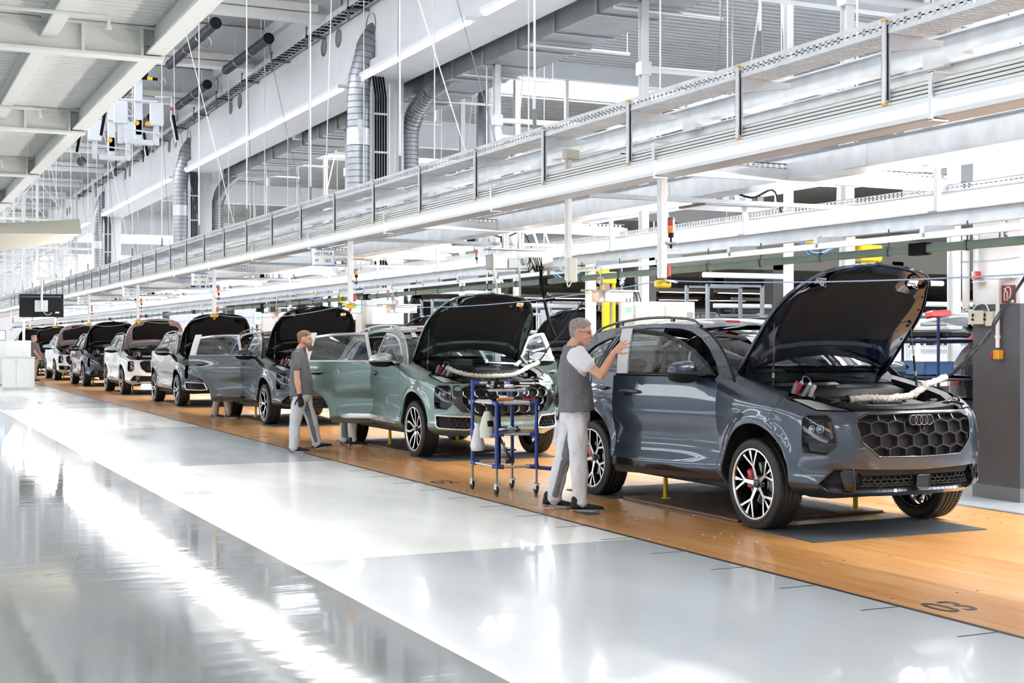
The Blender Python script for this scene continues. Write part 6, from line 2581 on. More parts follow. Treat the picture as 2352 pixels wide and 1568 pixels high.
person('person with a full brown beard, grey t-shirt, white trousers and a black glove, walking', (5.33, 17.95, 0), P2, .98, M_HAIRB, 'tee', beard=M_HAIRB, gloves=('r',), headdir=-.12)
P3 = dict(chin=(.42, .10, 1.27), neck=(.34, .10, 1.30), chest=(.22, .06, 1.19), waist=(.02, 0, 1.00), hip=(-.02, 0, .85), hem=(-.02, 0, .86),
          shr=(.28, -.12, 1.27), elr=(.45, -.16, 1.06), wrr=(.62, -.10, 1.0), shl=(.26, .24, 1.27), ell=(.45, .28, 1.06), wrl=(.62, .22, 1.0), hdr=(1, 0, 0), hnr=(0, 0, 1), hdl=(1, 0, 0), hnl=(0, 0, 1),
          knr=(.03, -.09, .46), anr=(.04, -.09, .11), knl=(-.10, .06, .46), anl=(-.10, .07, .11),
          heelr=(-.02, -.10, 0), toer=(.25, -.12, 0), heell=(-.16, .07, 0), toel=(.08, .06, 0), breadth=.19, depth=(.12, .13))
person('person in white trousers bending into the green car behind its open rear door', (6.25, 18.80, 0), P3, .96, M_HAIRD, 'tee', fine=False)
P4 = dict(P3)
P4.update(knr=(.06, -.09, .46), anr=(.10, -.09, .11), heelr=(.04, -.10, 0), toer=(.30, -.12, 0), knl=(-.12, .06, .46), anl=(-.20, .07, .11), heell=(-.27, .07, 0), toel=(-.03, .06, 0))
person('person in beige trousers leaning into the dark grey car behind its open door', (6.25, 26.45, 0), P4, .96, M_HAIRD, 'tee', trousers=M_TRB, fine=False)
P5 = dict(chin=(-.02, 0, 1.44), neck=(-.05, 0, 1.43), chest=(-.02, 0, 1.24), waist=(.02, 0, .98), hip=(.0, 0, .83), hem=(.01, 0, .82),
          shr=(.0, -.19, 1.35), elr=(.10, -.25, 1.06), wrr=(.22, -.2, .90), shl=(.0, .19, 1.35), ell=(.1, .24, 1.06), wrl=(.22, .2, .93),
          knr=(.0, -.1, .46), anr=(.0, -.1, .11), knl=(.0, .08, .46), anl=(-.02, .08, .11),
          heelr=(-.08, -.1, 0), toer=(.18, -.12, 0), heell=(-.1, .08, 0), toel=(.16, .1, 0), breadth=.23, depth=(.14, .19))
person('person in a grey t-shirt standing far down the line next to the white cabinet', (5.55, 53.0, 0), P5, 1.0, M_HAIRG, 'tee', fine=False, trousers=M_TRB)
P6 = dict(P5)
p6 = person('person in a red woollen cap half hidden behind the dark grey column', (11.05, 11.55, 0), P6, 1.0, M_HAIRD, 'tee', fine=False, cap=mat('red_wool', (.60, .03, .02), .9, bump=.8, bscale=60), headdir=2.6)
p6.scale = (.96, .96, .93)
# ================================================================ THINGS AROUND THE LINE
M_BLUE = mat('blue_plastic_tube', srgb(38, 66, 150), .35, 0, .2)
M_LBLUE = mat('light_blue_box', srgb(96, 148, 196), .45)
M_DBLUE = mat('dark_blue_tube', srgb(30, 42, 90), .4)
M_WRAP = mat('cloth_wrap', srgb(205, 198, 188), .95, bump=1.0, bscale=35, vary=.14, vscale=25)
M_BEIGE = mat('beige_housing', srgb(214, 213, 200), .5)
M_ORB = mat('orange_bag', srgb(205, 120, 50), .6)
M_TOOLG = mat('tool_grey', (.20, .21, .22), .4, .4)
M_CLEARB = glass('clear_plastic', (.85, .9, .93), .4)
# ---- tool trolley of blue pipe
tr = thing('tool_trolley', 'blue pipe tool trolley on castors standing before the green car', 'trolley', (5.728, 12.455, 0), rz=0.0)
c4 = {'fl': (-.19, -.26), 'fr': (.19, -.36), 'bl': (-.19, .33), 'br': (.20, .22)}
tops = {'fl': .90, 'fr': .90, 'bl': 1.10, 'br': 1.10}
for k, (x, y) in c4.items():
    MB().cyl((x, y, .255), (x, y, tops[k]), .0185, 14).cyl((x, y, .255), (x, y, .30), .024, 14).cyl((x, y, .55), (x, y, .62), .024, 14).cyl((x, y, .86), (x, y, .90), .024, 14).build('post', M_BLUE, tr)
    cs = link(None, 'castor', tr, (x, y, 0))
    MB().cyl((0, 0, .10), (0, 0, .26), .011, 10).build('stem', M_GALVD, cs)
    MB().b2((-.018, -.026, .05), (-.014, .026, .112)).b2((.014, -.026, .05), (.018, .026, .112)).b2((-.018, -.028, .105), (.018, .028, .114)).b2((.01, .02, .085), (.05, .034, .093)).build('fork', M_GALV, cs)
    MB().lathe([(.0001, -.012), (.035, -.012), (.0405, -.008), (.0405, .008), (.035, .012), (.0001, .012)], 20, c=(0, .012, .0405), axis='X').build('caster_wheel', M_RUBBER, cs)
def rail_between(a, b, z, m=M_ALU, ends=True):
    pa, pb = Vector((*c4[a], z)), Vector((*c4[b], z))
    mb = MB().cyl(pa, pb, .0135, 12)
    mb.build('crossbar', m, tr)
    if ends:
        d = (pb - pa).normalized()
        for p, s_ in ((pa, 1), (pb, -1)):
            MB().cyl(p - d * .0 * s_, p + d * .065 * s_, .021, 12).cyl(p + d * .06 * s_, p + d * .068 * s_, .0235, 12).build('joint_sleeve', M_BLUE, tr)
for z in (.27, .585, .885):
    for a, b in (('fl', 'fr'), ('fr', 'br'), ('br', 'bl'), ('bl', 'fl')):
        if z == .27 and a == 'fr':
            continue
        rail_between(a, b, z)
rail_between('bl', 'br', 1.07)
MB().cyl((-.14, .10, 1.0), (.24, -.0, 1.0), .0135, 10).cyl((.16, .02, 1.0), (.24, 0, 1.0), .021, 10).cyl((.24, 0, .96), (.24, 0, 1.03), .021, 10).build('upper_arm', M_ALU, tr)
MB().cyl((.10, -.30, .27), (.33, -.40, .245), .020, 10).cyl((.33, -.40, .245), (.36, -.41, .243), .026, 10).build('push_stub', M_BLUE, tr)
MB().rbox((.0, -.02, .597), (.36, .56, .012), .004).build('shelf_board', M_TOOLG, tr)
MB().rbox((.0, -.02, .898), (.36, .56, .010), .004).build('top_board', M_WHITE, tr)
MB().cyl((.02, .12, .52), (.17, .2, .29), .011, 8).cyl((.13, .18, .35), (.17, .2, .29), .018, 8).build('diagonal_brace', M_STEEL, tr)
rnd = random.Random(11)
def tool(nm, lb, cat_, x, y, z, rz, f, g='tools on the blue trolley'):
    t = thing(nm, lb, cat_, (5.728 + x, 12.455 + y, z), rz=rz, group=g)
    f(t)
    return t
def driver_f(col, m2=M_CHROME, L=.22, pistol=False):
    def f(t):
        MB().lathe([(.0001, 0), (.018, .004), (.021, .03), (.020, .09), (.012, .105), (.0001, .105)], 12, axis='X', c=(0, 0, .022)).build('grip', col, t)
        MB().cyl((.10, 0, .022), (L, 0, .022), .006, 8).cyl((L - .03, 0, .022), (L, 0, .022), .010, 8).build('shaft', m2, t)
        if pistol:
            MB().rbox((.02, 0, -.03 + .05), (.035, .03, .11), .01, M=Matrix.Rotation(.3, 3, 'Y')).build('handle', M_BLACKPL, t)
    return f
tool('orange_handle_tool', 'orange-handled trim tool lying on the trolley top', 'tool', -.16, -.24, .904, .05, lambda t: (MB().rbox((.07, 0, .018), (.18, .035, .030), .010).build('handle', M_ORB, t), MB().rbox((.19, 0, .016), (.07, .015, .006), .002).build('blade', M_STEEL, t)))
tool('pliers', 'red-handled pliers lying on the trolley top', 'pliers', .12, -.20, .904, -.15, lambda t: (MB().tube([(0, 0, .012), (.06, .012, .014), (.12, .018, .012)], .008, 8).tube([(0, 0, .012), (.06, -.012, .014), (.12, -.018, .012)], .008, 8).build('handle', M_RED, t), MB().rbox((-.03, 0, .012), (.07, .02, .012), .004).build('jaw', M_STEEL, t)))
tool('hammer', 'white plastic-headed hammer on the trolley top', 'hammer', -.02, -.05, .904, .6, lambda t: (MB().cyl((0, 0, .02), (.20, 0, .02), .010, 8).build('handle', M_BEIGE, t), MB().cyl((.0, -.04, .026), (.0, .04, .026), .022, 12).build('head', M_WHITE, t)))
for i in range(4):
    tool('power_screwdriver', ['silver cordless screwdriver hanging on the upper rail of the trolley', 'black pneumatic driver lying across the upper trolley rail', 'chrome angle driver on the upper trolley rail', 'short black driver at the end of the upper trolley rail'][i], 'tool', -.13 + .09 * i, .10 + .03 * (i % 2), 1.02 + .03 * (i % 2), .5 - .5 * i, driver_f([M_GALV, M_BLACKPL, M_CHROME, M_CABLE][i], L=.20 + .03 * i, pistol=i < 2))
for i in range(5):
    tool('hand_tool', ['long chrome ratchet on the middle trolley shelf', 'black grip driver on the middle trolley shelf', 'small purple-ended tool on the middle trolley shelf', 'steel socket wrench on the middle trolley shelf', 'dark clip tool on the middle trolley shelf'][i], 'tool', -.15 + .065 * i, -.22 + .11 * (i % 3), .604, .3 * i, driver_f([M_CHROME, M_BLACKPL, mat('purple_grip', (.15, .08, .30), .4), M_STEEL, M_CABLE][i], L=.19))
fn_ = thing('dispenser_funnel', 'grey and white plastic funnel hooked to the left side of the trolley', 'funnel', (5.54, 12.42, .66))
MB().lathe([(.075, -.12), (.080, -.02), (.055, .08), (.030, .14)], 16, axis='Z').build('funnel_body', M_BEIGE, fn_)
MB().rbox((.0, -.06, .02), (.06, .04, .06), .008).build('funnel_clip', M_BLACKPL, fn_)
hs = thing('black_hose', 'black foam-covered hose hanging down from the top of the trolley', 'hose', (5.60, 12.28, 0))
MB().tube(smooth_poly([(-.09, .1, 1.0), (-.07, .02, .93), (-.02, -.0, .90), (.0, .0, .80), (.005, 0, .55), (0, 0, .26)], 6, False), .0165, 10).build('hose', M_CABLE, hs)
pg = thing('rag_bag', 'white rag hanging behind the trolley on its left', 'rag', (5.52, 12.62, .45))
MB().lathe([(.02, .22), (.05, .10), (.075, .0), (.06, -.05), (.0001, -.06)], 14, axis='Z').build('rag', M_TEEW, pg)
bt = thing('clear_bottle', 'clear plastic bottle with a blue cap slung under the trolley shelf', 'bottle', (5.76, 12.55, .40))
MB().lathe([(.012, .10), (.03, .07), (.033, -.07), (.025, -.09), (.0001, -.09)], 14, axis='Z').build('bottle_body', M_CLEARB, bt)
MB().lathe([(.0001, -.08), (.034, -.08), (.034, -.05)], 14, axis='Z').build('bottle_cap', M_LBLUE, bt)
# ---- wrapped battery cables across the lock carriers
def wrap(pts, r, seed):
    p = smooth_poly(pts, 10, False)
    rr = random.Random(seed)
    q, rs = [], []
    for i, c in enumerate(p):
        q.append((c[0] + rr.uniform(-.002, .002), c[1], c[2] + rr.uniform(-.003, .003)))
        rs.append(r * (1 + .16 * sin(i * 1.9) + rr.uniform(-.12, .12)))
    return MB().tube(q, rs, 12)
w0 = thing('battery_cable', 'cloth-wrapped cable lying over the open bay of the slate blue car', 'cable', (0, 0, 0))
wrap([(6.86, 8.54, 1.045), (6.93, 8.50, 1.05), (7.04, 8.50, 1.052), (7.18, 8.49, 1.045), (7.30, 8.50, 1.055), (7.45, 8.54, 1.06), (7.535, 8.56, 1.085), (7.62, 8.60, 1.105), (7.70, 8.62, 1.145), (7.82, 8.66, 1.165), (7.97, 8.70, 1.20)], .026, 1).build('cloth_wrap', M_WRAP, w0)
MB().tube([(6.80, 8.56, 1.045), (6.87, 8.53, 1.048)], .016, 8).tube([(6.84, 8.54, 1.047), (6.855, 8.536, 1.048)], .030, 10).tube([(7.93, 8.69, 1.188), (7.94, 8.692, 1.19)], .030, 10).build('cable_tie', M_BLACKPL, w0)
MB().tube(smooth_poly([(7.95, 8.70, 1.195), (8.10, 8.74, 1.25), (8.38, 8.80, 1.41), (8.60, 8.9, 1.53), (8.82, 9.0, 1.67), (9.33, 9.2, 2.05), (9.9, 9.4, 2.5)], 6, False), .012, 8).build('cable', M_CABLE, w0)
MB().tube(smooth_poly([(7.96, 8.71, 1.21), (8.12, 8.75, 1.235), (8.36, 8.81, 1.43), (8.62, 8.9, 1.51), (8.80, 9.0, 1.69), (9.33, 9.2, 2.03), (9.9, 9.4, 2.52)], 6, False), .007, 6).build('cable', M_CABLE, w0)
def clamps(lb, ox, oy, oz):
    t = thing('battery_clamp', lb, 'clamp', (ox, oy, oz))
    for i, (dx, dy, dz, m, L) in enumerate(((.0, 0, 0, M_TOOLG, .13), (.05, .03, .02, M_RED, .11), (.06, -.04, 0, M_TOOLG, .12))):
        a = Vector((dx, dy, dz))
        b = a + Vector((.05 + .02 * i, .0, L))
        MB().cyl(a, b, .020, 12, r2=.017).build('clamp_grip', m, t)
        MB().cyl(b, b + Vector((.010, 0, .022)), .0175, 12, r2=.012).build('grip_end', M_RED if i == 0 else M_GALV, t)
    MB().tube(smooth_poly([(.10, 0, .13), (.15, .03, .19), (.20, .02, .16), (.22, 0, .05), (.20, -.03, .0)], 6, False), .005, 6).build('thin_wire', M_TOOLG, t)
    MB().tube([(.16, -.03, .03), (.175, -.04, .085), (.20, -.05, .12)], [.020, .024, .017], 10).build('cloth_sleeve', M_WRAP, t)
clamps('red and grey battery clamps standing in the open bay of the slate blue car', 6.655, 9.0, 1.02)
w1 = thing('battery_cable', 'cloth-wrapped cable lying over the open bay of the green car', 'cable', (0, 0, 0))
wrap([(6.70, 16.28, 1.15), (6.76, 16.12, 1.10), (6.87, 16.02, 1.065), (7.02, 15.99, 1.045), (7.19, 15.98, 1.045), (7.36, 15.98, 1.05), (7.50, 16.0, 1.06), (7.62, 16.06, 1.09), (7.80, 16.18, 1.15), (8.00, 16.3, 1.205)], .028, 2).build('cloth_wrap', M_WRAP, w1)
MB().tube(smooth_poly([(7.98, 16.29, 1.20), (8.10, 16.35, 1.29), (8.22, 16.4, 1.42), (8.45, 16.5, 1.60), (8.83, 16.6, 2.04)], 6, False), .010, 6).build('cable', M_CABLE, w1)
MB().tube(smooth_poly([(8.32, 16.9, 2.63), (8.31, 16.8, 2.2), (8.34, 16.65, 1.75), (8.40, 16.6, 1.55)], 6, False), .022, 8).build('thick_cable', M_CABLE, w1)
clamps('red and grey battery clamps standing in the open bay of the green car', 6.60, 16.45, 1.03)
for k in (2, 4, 5, 6):
    w = thing('battery_cable', {2: 'cloth-wrapped cable over the bay of the dark grey car', 4: 'pale wrapped cable over the bay of the white honeycomb-grille car', 5: 'pale wrapped cable over the bay of the dark blue car', 6: 'pale wrapped cable over the bay of the far white car'}[k], 'cable', (0, 7.5 * k, 0))
    wrap([(6.86, 8.62, 1.05), (7.0, 8.50, 1.05), (7.3, 8.49, 1.05), (7.6, 8.56, 1.08), (7.9, 8.72, 1.17)], .024, k).build('cloth_wrap', M_WRAP, w)
    clamps({2: 'red and grey battery clamps in the bay of the dark grey car', 4: 'red battery clamps in the bay of the white honeycomb-grille car', 5: 'red battery clamps in the bay of the dark blue car', 6: 'red battery clamps in the bay of the far white car'}[k], 6.66, 9.0 + 7.5 * k, 1.02)
# small extras on the two near cars
tag(MB().rbox((6.92, 10.20, 1.665), (.055, .12, .02), .006, rz=.5).build('red_clip', M_SR), 'small red clip on the roof corner of the slate blue car', 'clip')
tag(MB().rbox((6.90, 17.72, 1.665), (.05, .10, .02), .006, rz=.5).build('red_clip', M_SR), 'small red clip on the roof corner of the green car', 'clip')
def screen_pt(s_, t, off=.012):
    q, z = sinterp([(i, a[0]) for i, a in enumerate(HOUSE_TOP[:6])], t), sinterp([(i, a[1]) for i, a in enumerate(HOUSE_TOP[:6])], t)
    P = windscreen_pt(house(q, z), s_)
    return P[0], P[1] - off, P[2] + off * .8
def screen_patch(nm, lb, k, s0, s1, t0, t1, m, sh=0):
    mb = MB()
    n = 6
    vs = []
    for i in range(n + 1):
        for j in range(n + 1):
            p = screen_pt(s0 + (s1 - s0) * j / n + sh * i / n, t0 + (t1 - t0) * i / n)
            vs.append((XC + p[0], YF + 7.5 * k + p[1], p[2]))
    m_ = n + 1
    mb.add(vs, [(i * m_ + j, i * m_ + j + 1, (i + 1) * m_ + j + 1, (i + 1) * m_ + j) for i in range(n) for j in range(n)], True)
    return tag(mb.build(nm, m), lb, nm.split('_')[0])
screen_patch('paper_sheet', 'printed paper sheet behind the windscreen of the slate blue car', 0, -.62, -.28, 2.0, 3.7, M_PAPER)
screen_patch('tape_strip', 'white tape strip on the green car windscreen, next to the pillar', 1, -.86, -.77, 3.9, 5.2, M_TAPE, .05)
screen_patch('tape_strip', 'white tape strip on the green car windscreen, further inwards', 1, -.60, -.52, 4.0, 5.2, M_TAPE, .05)
tag(panel([(3.74, 1.262), (3.80, 1.335), (3.875, 1.30), (3.83, 1.225)], sided(inset(housen, .004), -1), step=.05, skirt=.002).build('sticker', M_PAPER, None, (XC, YF, 0)), 'square sticker on the rear quarter glass of the slate blue car', 'sticker')
# ---- things on the column
tm = []
def colthing(nm, lb, cat_):
    t = thing(nm, lb, cat_, (9.635, 0, -.0141))
    t.scale = (1, 1.00943, 1.00943)
    return t
t = colthing('switch_box', 'grey double switch box mounted on the dark grey column', 'switch box')
MB().rbox((-.03, 9.955, 1.715), (.06, .20, .13), .006).build('enclosure', M_BEIGE, t)
MB().rbox((-.03, 9.77, 1.700), (.06, .13, .135), .006).build('enclosure', M_BEIGE, t)
for y in (9.985, 9.83):
    MB().rbox((-.065, y, 1.735), (.012, .018, .03), .004).cyl((-.06, y, 1.695), (-.075, y, 1.695), .011, 10).build('toggle', M_BLACKPL, t)
sl = MB()
for i in range(7):
    sl.b2((-.062, 9.712 + .006 * (i % 2), 1.645 + i * .018), (-.058, 9.73, 1.652 + i * .018))
sl.build('vent_slots', M_STEEL, t)['kind'] = 'stuff'
MB().tube(smooth_poly([(-.02, 10.03, 1.78), (-.02, 9.98, 1.83), (-.02, 9.87, 1.84), (-.02, 9.82, 1.77)], 6, False), .008, 6).build('cable_tail', M_GALV, t)
t = colthing('conduit_pipe', 'white conduit pipe bending down the column to the emergency stop', 'pipe')
MB().tube(smooth_poly([(-.03, 9.50, 2.085), (-.03, 9.60, 2.085), (-.03, 9.665, 2.07), (-.03, 9.695, 2.02), (-.03, 9.70, 1.95)], 6, False) + [(-.03, 9.702, 1.43)], .020, 12).build('pipe_run', M_WHITE, t)
MB().cyl((-.03, 9.702, 1.52), (-.03, 9.702, 1.545), .027, 12).cyl((-.03, 9.702, 1.98), (-.03, 9.702, 2.0), .027, 12).build('pipe_clip', M_WHITE, t)
t = colthing('conduit_pipe', 'white upright pipe on the left edge of the column', 'pipe')
MB().cyl((-.04, 10.10, 1.80), (-.04, 10.10, 2.50), .035, 14).build('pipe_run', M_WHITE, t)
t = colthing('emergency_stop', 'yellow emergency stop box with a red mushroom button on the column', 'switch')
MB().rbox((-.035, 9.69, 1.365), (.07, .075, .085), .008).build('stop_box', mat('stop_yellow', srgb(226, 158, 40), .4), t)
MB().cyl((-.035, 9.728, 1.365), (-.035, 9.752, 1.365), .014, 12).cyl((-.035, 9.752, 1.365), (-.035, 9.768, 1.365), .022, 14).build('stop_button', M_SR, t)
t = colthing('extinguisher_sign', 'dark red sign with a white fire extinguisher symbol on the column', 'sign')
MB().rbox((-.008, 9.59, 1.925), (.012, .165, .165), .003).build('sign_plate', mat('sign_maroon', srgb(120, 34, 42), .45), t)
S = lambda y, z: (-.0155, 9.59 - y, 1.925 + z)
MB().tube([S(-.045, -.055), S(-.045, .01), S(-.04, .025), S(-.025, .03), S(-.012, .025), S(-.008, .01), S(-.008, -.055)], .0045, 6, closed=True).tube(smooth_poly([S(-.028, .035), S(-.02, .06), S(.01, .066), S(.035, .04), S(.03, -.01), S(.012, -.04)], 5, False), .0045, 6).tube([S(-.05, .045), S(-.02, .052)], .0045, 6).build('symbol', M_PAPER, t)
MB().b2((-.0155, 9.515, 1.848), (-.0145, 9.555, 1.868)).build('symbol_tab', M_PAPER, t)
t = colthing('safety_relay', 'red and grey cord switch on a bracket at the top left of the column', 'switch')
MB().rbox((-.06, 9.93, 2.11), (.06, .05, .075), .008).build('relay_body', M_SR, t)
MB().rbox((-.05, 9.975, 2.11), (.05, .04, .08), .006).build('relay_back', M_BEIGE, t)
MB().cyl((-.05, 9.94, 2.15), (-.05, 9.94, 2.50), .022, 10).b2((-.07, 9.88, 2.045), (0, 9.99, 2.055)).build('bracket', M_GALV, t)
for i, (za, zb) in enumerate(((2.255, 2.26), (2.11, 2.065))):
    cch = thing('chain', ['upper thin chain stretched across the column', 'lower thin chain stretched from the red cord switch'][i], 'chain', (9.56, .08, 0))
    mm = MB()
    for j in range(26):
        y = 10.15 - .03 * j
        z = za + (zb - za) * j / 26 - .012 * sin(pi * j / 26)
        mm.tube([(0 + .004 * cos(a) * (j % 2), y + .014 * cos(a), z + .005 * sin(a)) for a in [2 * pi * q / 8 for q in range(8)]], .0018, 4, closed=True)
    mm.build('chain_link', M_GALVD, cch)['kind'] = 'stuff'
tt_ = text('F', .13, M_INK, (9.632, 9.70, 2.64), (pi / 2, 0, -pi / 2), None, 'pillar_number')
tag(tt_, 'black letter F painted high on the white part of the column', 'lettering')
tt_ = text('15', .15, M_INK, (9.632, 9.76, 2.465), (pi / 2, 0, -pi / 2), None, 'pillar_number')
tag(tt_, 'black number 15 painted on the column just above the green busbar', 'lettering')
# ---- beige control unit hung over the green car, with its masts and drop bars
cu = thing('control_unit', 'beige control housing with cables hung over the hood of the green car', 'control unit', (7.55, 16.9, 0))
MB().rbox((.46, 0, 2.56), (.92, .22, .20), .015, M=Matrix.Rotation(-.03, 3, 'Y')).build('housing', M_BEIGE, cu)
MB().rbox((.42, -.115, 2.53), (.36, .02, .13), .006).build('connector_panel', M_TOOLG, cu)
MB().rbox((.42, -.02, 2.72), (.9, .25, .015), .005).build('cover_plate', M_WHITE, cu)
MB().lathe([(.045, .0), (.045, -.09), (.02, -.13), (.0001, -.13)], 14, axis='Z', c=(.48, -.15, 2.64)).build('filter_bowl', M_CLEARB, cu)
for x in (.25, .48):
    MB().b2((x - .035, -.03, 2.72), (x - .008, .03, 3.38)).b2((x + .008, -.03, 2.72), (x + .035, .03, 3.38)).b2((x - .01, .0, 2.72), (x + .01, .02, 3.38)).build('mast', M_ALU, cu)
MB().tube(smooth_poly([(.02, -.1, 2.66), (.02, -.12, 2.6), (.02, -.15, 2.4), (.02, -.3, 2.04)], 6, False), .015, 8).build('drop_bar', M_BEIGE, cu)
MB().tube([(.40, -.1, 2.66), (.40, -.14, 2.30), (.40, -.15, 2.12), (.36, -.2, 2.06), (.28, -.25, 2.05)], .015, 8).build('drop_bar', M_BEIGE, cu)
mm = MB()
rr = random.Random(2)
for i in range(7):
    x = .55 + .03 * i
    mm.tube(smooth_poly([(x, -.12, 2.62), (x + rr.uniform(-.05, .05), -.16, 2.50), (x + rr.uniform(-.08, .08), -.17, 2.42), (x + .04, -.12, 2.5)], 5, False), .007, 5)
mm.build('cable_bunch', M_CABLE, cu)['kind'] = 'stuff'
mp_ = thing('supply_mast', 'tall white supply mast with looping cable between the two nearest cars', 'mast', (5.62, 10.85, 0))
MB().rbox((0, 0, 2.58), (.045, .06, 1.10), .006).build('mast_profile', M_WHITE, mp_)
MB().rbox((.02, -.03, 2.12), (.09, .06, .22), .01).build('mast_box', M_BEIGE, mp_)
MB().rbox((.03, 0, 3.14), (.14, .08, .09), .01).build('mast_head', M_BEIGE, mp_)
MB().tube(smooth_poly([(-.03, -.03, 3.12), (-.04, -.04, 2.8), (-.03, -.04, 2.45), (-.05, -.05, 2.3), (-.12, -.06, 2.2), (-.10, -.06, 2.12), (-.02, -.05, 2.10), (.0, -.06, 2.02), (-.03, -.06, 1.97), (-.05, -.06, 2.05)], 6, False), .006, 6).build('mast_cable', M_BEIGE, mp_)
# ---- tool carriers hanging from the rail
for k in range(6):
    y = 15.1 + 7.5 * k
    t = thing('tool_carrier', ['white tool carrier hanging behind the raised hand, nearest one', 'white tool carrier hanging between the green and dark grey hoods', 'white tool carrier hanging third along the rail', 'white tool carrier hanging fourth along the rail', 'white tool carrier hanging fifth along the rail', 'white tool carrier hanging sixth along the rail'][k], 'carrier', (8.40, y, 0), group='tool carriers on the rail')
    MB().rbox((.05, 0, 2.04), (.50, .18, .13), .01).build('carrier_box', M_WHITE, t)
    MB().b2((-.25, -.11, 2.105), (.36, .11, 2.125)).build('carrier_plate', M_BEIGE, t)
    MB().b2((-.12, -.12, 1.99), (-.06, -.10, 2.20)).build('number_flag', M_PAPER, t)
    for x in (-.12, .18):
        MB().cyl((x, 0, 2.12), (x, 0, 2.40), .010, 6).rbox((x, 0, 2.22), (.05, .05, .06), .01).cyl((x - .04, 0, 2.27), (x + .04, 0, 2.27), .014, 8).build('hanger', M_GALV, t)
    MB().cyl((-.30, -.05, 2.03), (-.30, -.05, 2.10), .022, 10).build('work_light', mat('amber_glow', (1, .45, .12), .5, emit=5), t)
    MB().b2((-.42, -.06, 2.10), (-.20, -.03, 2.125)).build('lamp_arm', M_BEIGE, t)
    mm = MB()
    rr = random.Random(k)
    for i in range(5):
        x = .1 + .05 * i
        mm.tube(smooth_poly([(x, -.06, 2.14), (x + rr.uniform(-.05, .1), -.09, 2.22), (x + .08, -.07, 2.10), (x + .1, -.10, 1.98)], 5, False), .006, 5)
    mm.build('coiled_cables', M_CABLE, t)['kind'] = 'stuff'
# ---- between the two lines: cabinets, racks, screens
def cabinet(lb, x, y, w, d, h, screen=None, dark=False, nm='control_cabinet'):
    t = thing(nm, lb, 'cabinet', (x, y, 0))
    MB().rbox((w / 2, d / 2, h / 2 + .05), (w, d, h - .1), .01).build('cabinet_body', M_COLD if dark else M_WHITE, t)
    MB().b2((.02, .03, 0), (w - .02, d - .03, .1)).build('cabinet_plinth', M_BASE, t)
    MB().b2((.02, -.012, .15), (w / 2 - .004, -.001, h - .06)).build('cabinet_door', M_COLD if dark else M_OFFW, t)
    MB().b2((w / 2 + .004, -.012, .15), (w - .02, -.001, h - .06)).build('cabinet_door', M_COLD if dark else M_OFFW, t)
    MB().b2((w / 2 - .05, -.03, h * .5), (w / 2 - .035, -.012, h * .6)).build('handle', M_STEEL, t)
    sl = MB()
    for i in range(8):
        sl.b2((w * .86, -.016, h - .30 + i * .02), (w * .96, -.013, h - .292 + i * .02))
    sl.build('vent', M_TOOLG, t)['kind'] = 'stuff'
    if screen:
        MB().rbox((-.12, 0, h - .12), (.22, .05, .34), .01).build('screen_case', M_BEIGE, t)
        MB().b2((-.21, -.03, h - .26), (-.03, -.026, h + .02)).build('screen', screen, t)
        MB().b2((-.15, -.032, h - .16), (-.05, -.03, h - .08)).build('screen_field', mat('screen_green', (.15, .75, .2), .4, emit=.8), t)
    return t
M_SCR = mat('screen_pale_blue', (.45, .62, .85), .4, emit=.8)
cabinet('white control cabinet behind the roof of the slate blue car', 9.62, 16.6, 1.0, .4, 2.04, M_SCR)
cabinet('white control cabinet with a screen beside the second white post', 9.55, 28.0, .55, .4, 2.35, M_SCR)
cabinet('white control cabinet behind the roof of the black car', 9.55, 36.2, .7, .4, 2.2, M_SCR)
cabinet('grey cabinet standing between the two lines far off', 9.6, 44, .7, .4, 2.1, None, True)
def rack(lb, x, y, L_, seed, h=1.75, w=.6, m=M_DBLUE, g=None):
    t = thing('flow_rack', lb, 'rack', (x, y, 0), group=g)
    rr = random.Random(seed)
    for yy in (0, L_ / 2, L_):
        for xx in (0, w):
            MB().cyl((xx, yy, 0), (xx, yy, h), .017, 10).build('rack_post', m, t)
    for z in (.45, .86, 1.10, 1.50):
        if z > h:
            continue
        MB().cyl((0, 0, z), (0, L_, z), .020, 8).build('rack_tube', m, t)
        MB().cyl((w, 0, z), (w, L_, z), .020, 8).build('rack_tube', m, t)
        MB().b2((.0, 0, z - .035), (w, L_, z - .02)).build('rack_shelf', M_BLACKPL, t)
    return t
rack('blue tube rack with boxes beside the raised hood of the slate blue car', 10.30, 11.35, 2.5, 1)
def tray_box(lb, x, y, z, w, l, h, m, g):
    t = thing('storage_box', lb, 'box', (x, y, z), group=g)
    mb = MB()
    mb.b2((0, 0, 0), (w, l, .008)).b2((0, 0, 0), (w, .01, h)).b2((0, l - .01, 0), (w, l, h)).b2((w - .01, 0, 0), (w, l, h * .6))
    # front face with an oval grip opening
    hole = [(l / 2 + .055 * cos(2 * pi * k / 16), h * .58 + .025 * sin(2 * pi * k / 16)) for k in range(16)]
    v, tt = cdt_fill([(0, 0), (l, 0), (l, h), (0, h)], [hole], step=.2)
    mb.add([(0, p[0], p[1]) for p in v], [q[::-1] for q in tt])
    mb.add([(.008, p[0], p[1]) for p in v], tt)
    mb.build('box_shell', m, t)
    MB().b2((.014, .03, .01), (w - .03, l - .03, h * .85)).build('dark_box_fill', M_BLACKPL, t)  # black block set just behind the grip opening so it looks shaded
    return t
tray_box('light blue box on the lower shelf of the blue rack, next to the hood strut', 10.30, 12.85, .88, .4, .55, .14, M_LBLUE, 'boxes in the blue rack')
tray_box('light blue box on the lower shelf of the blue rack, middle one', 10.30, 12.22, .88, .4, .55, .14, M_LBLUE, 'boxes in the blue rack')
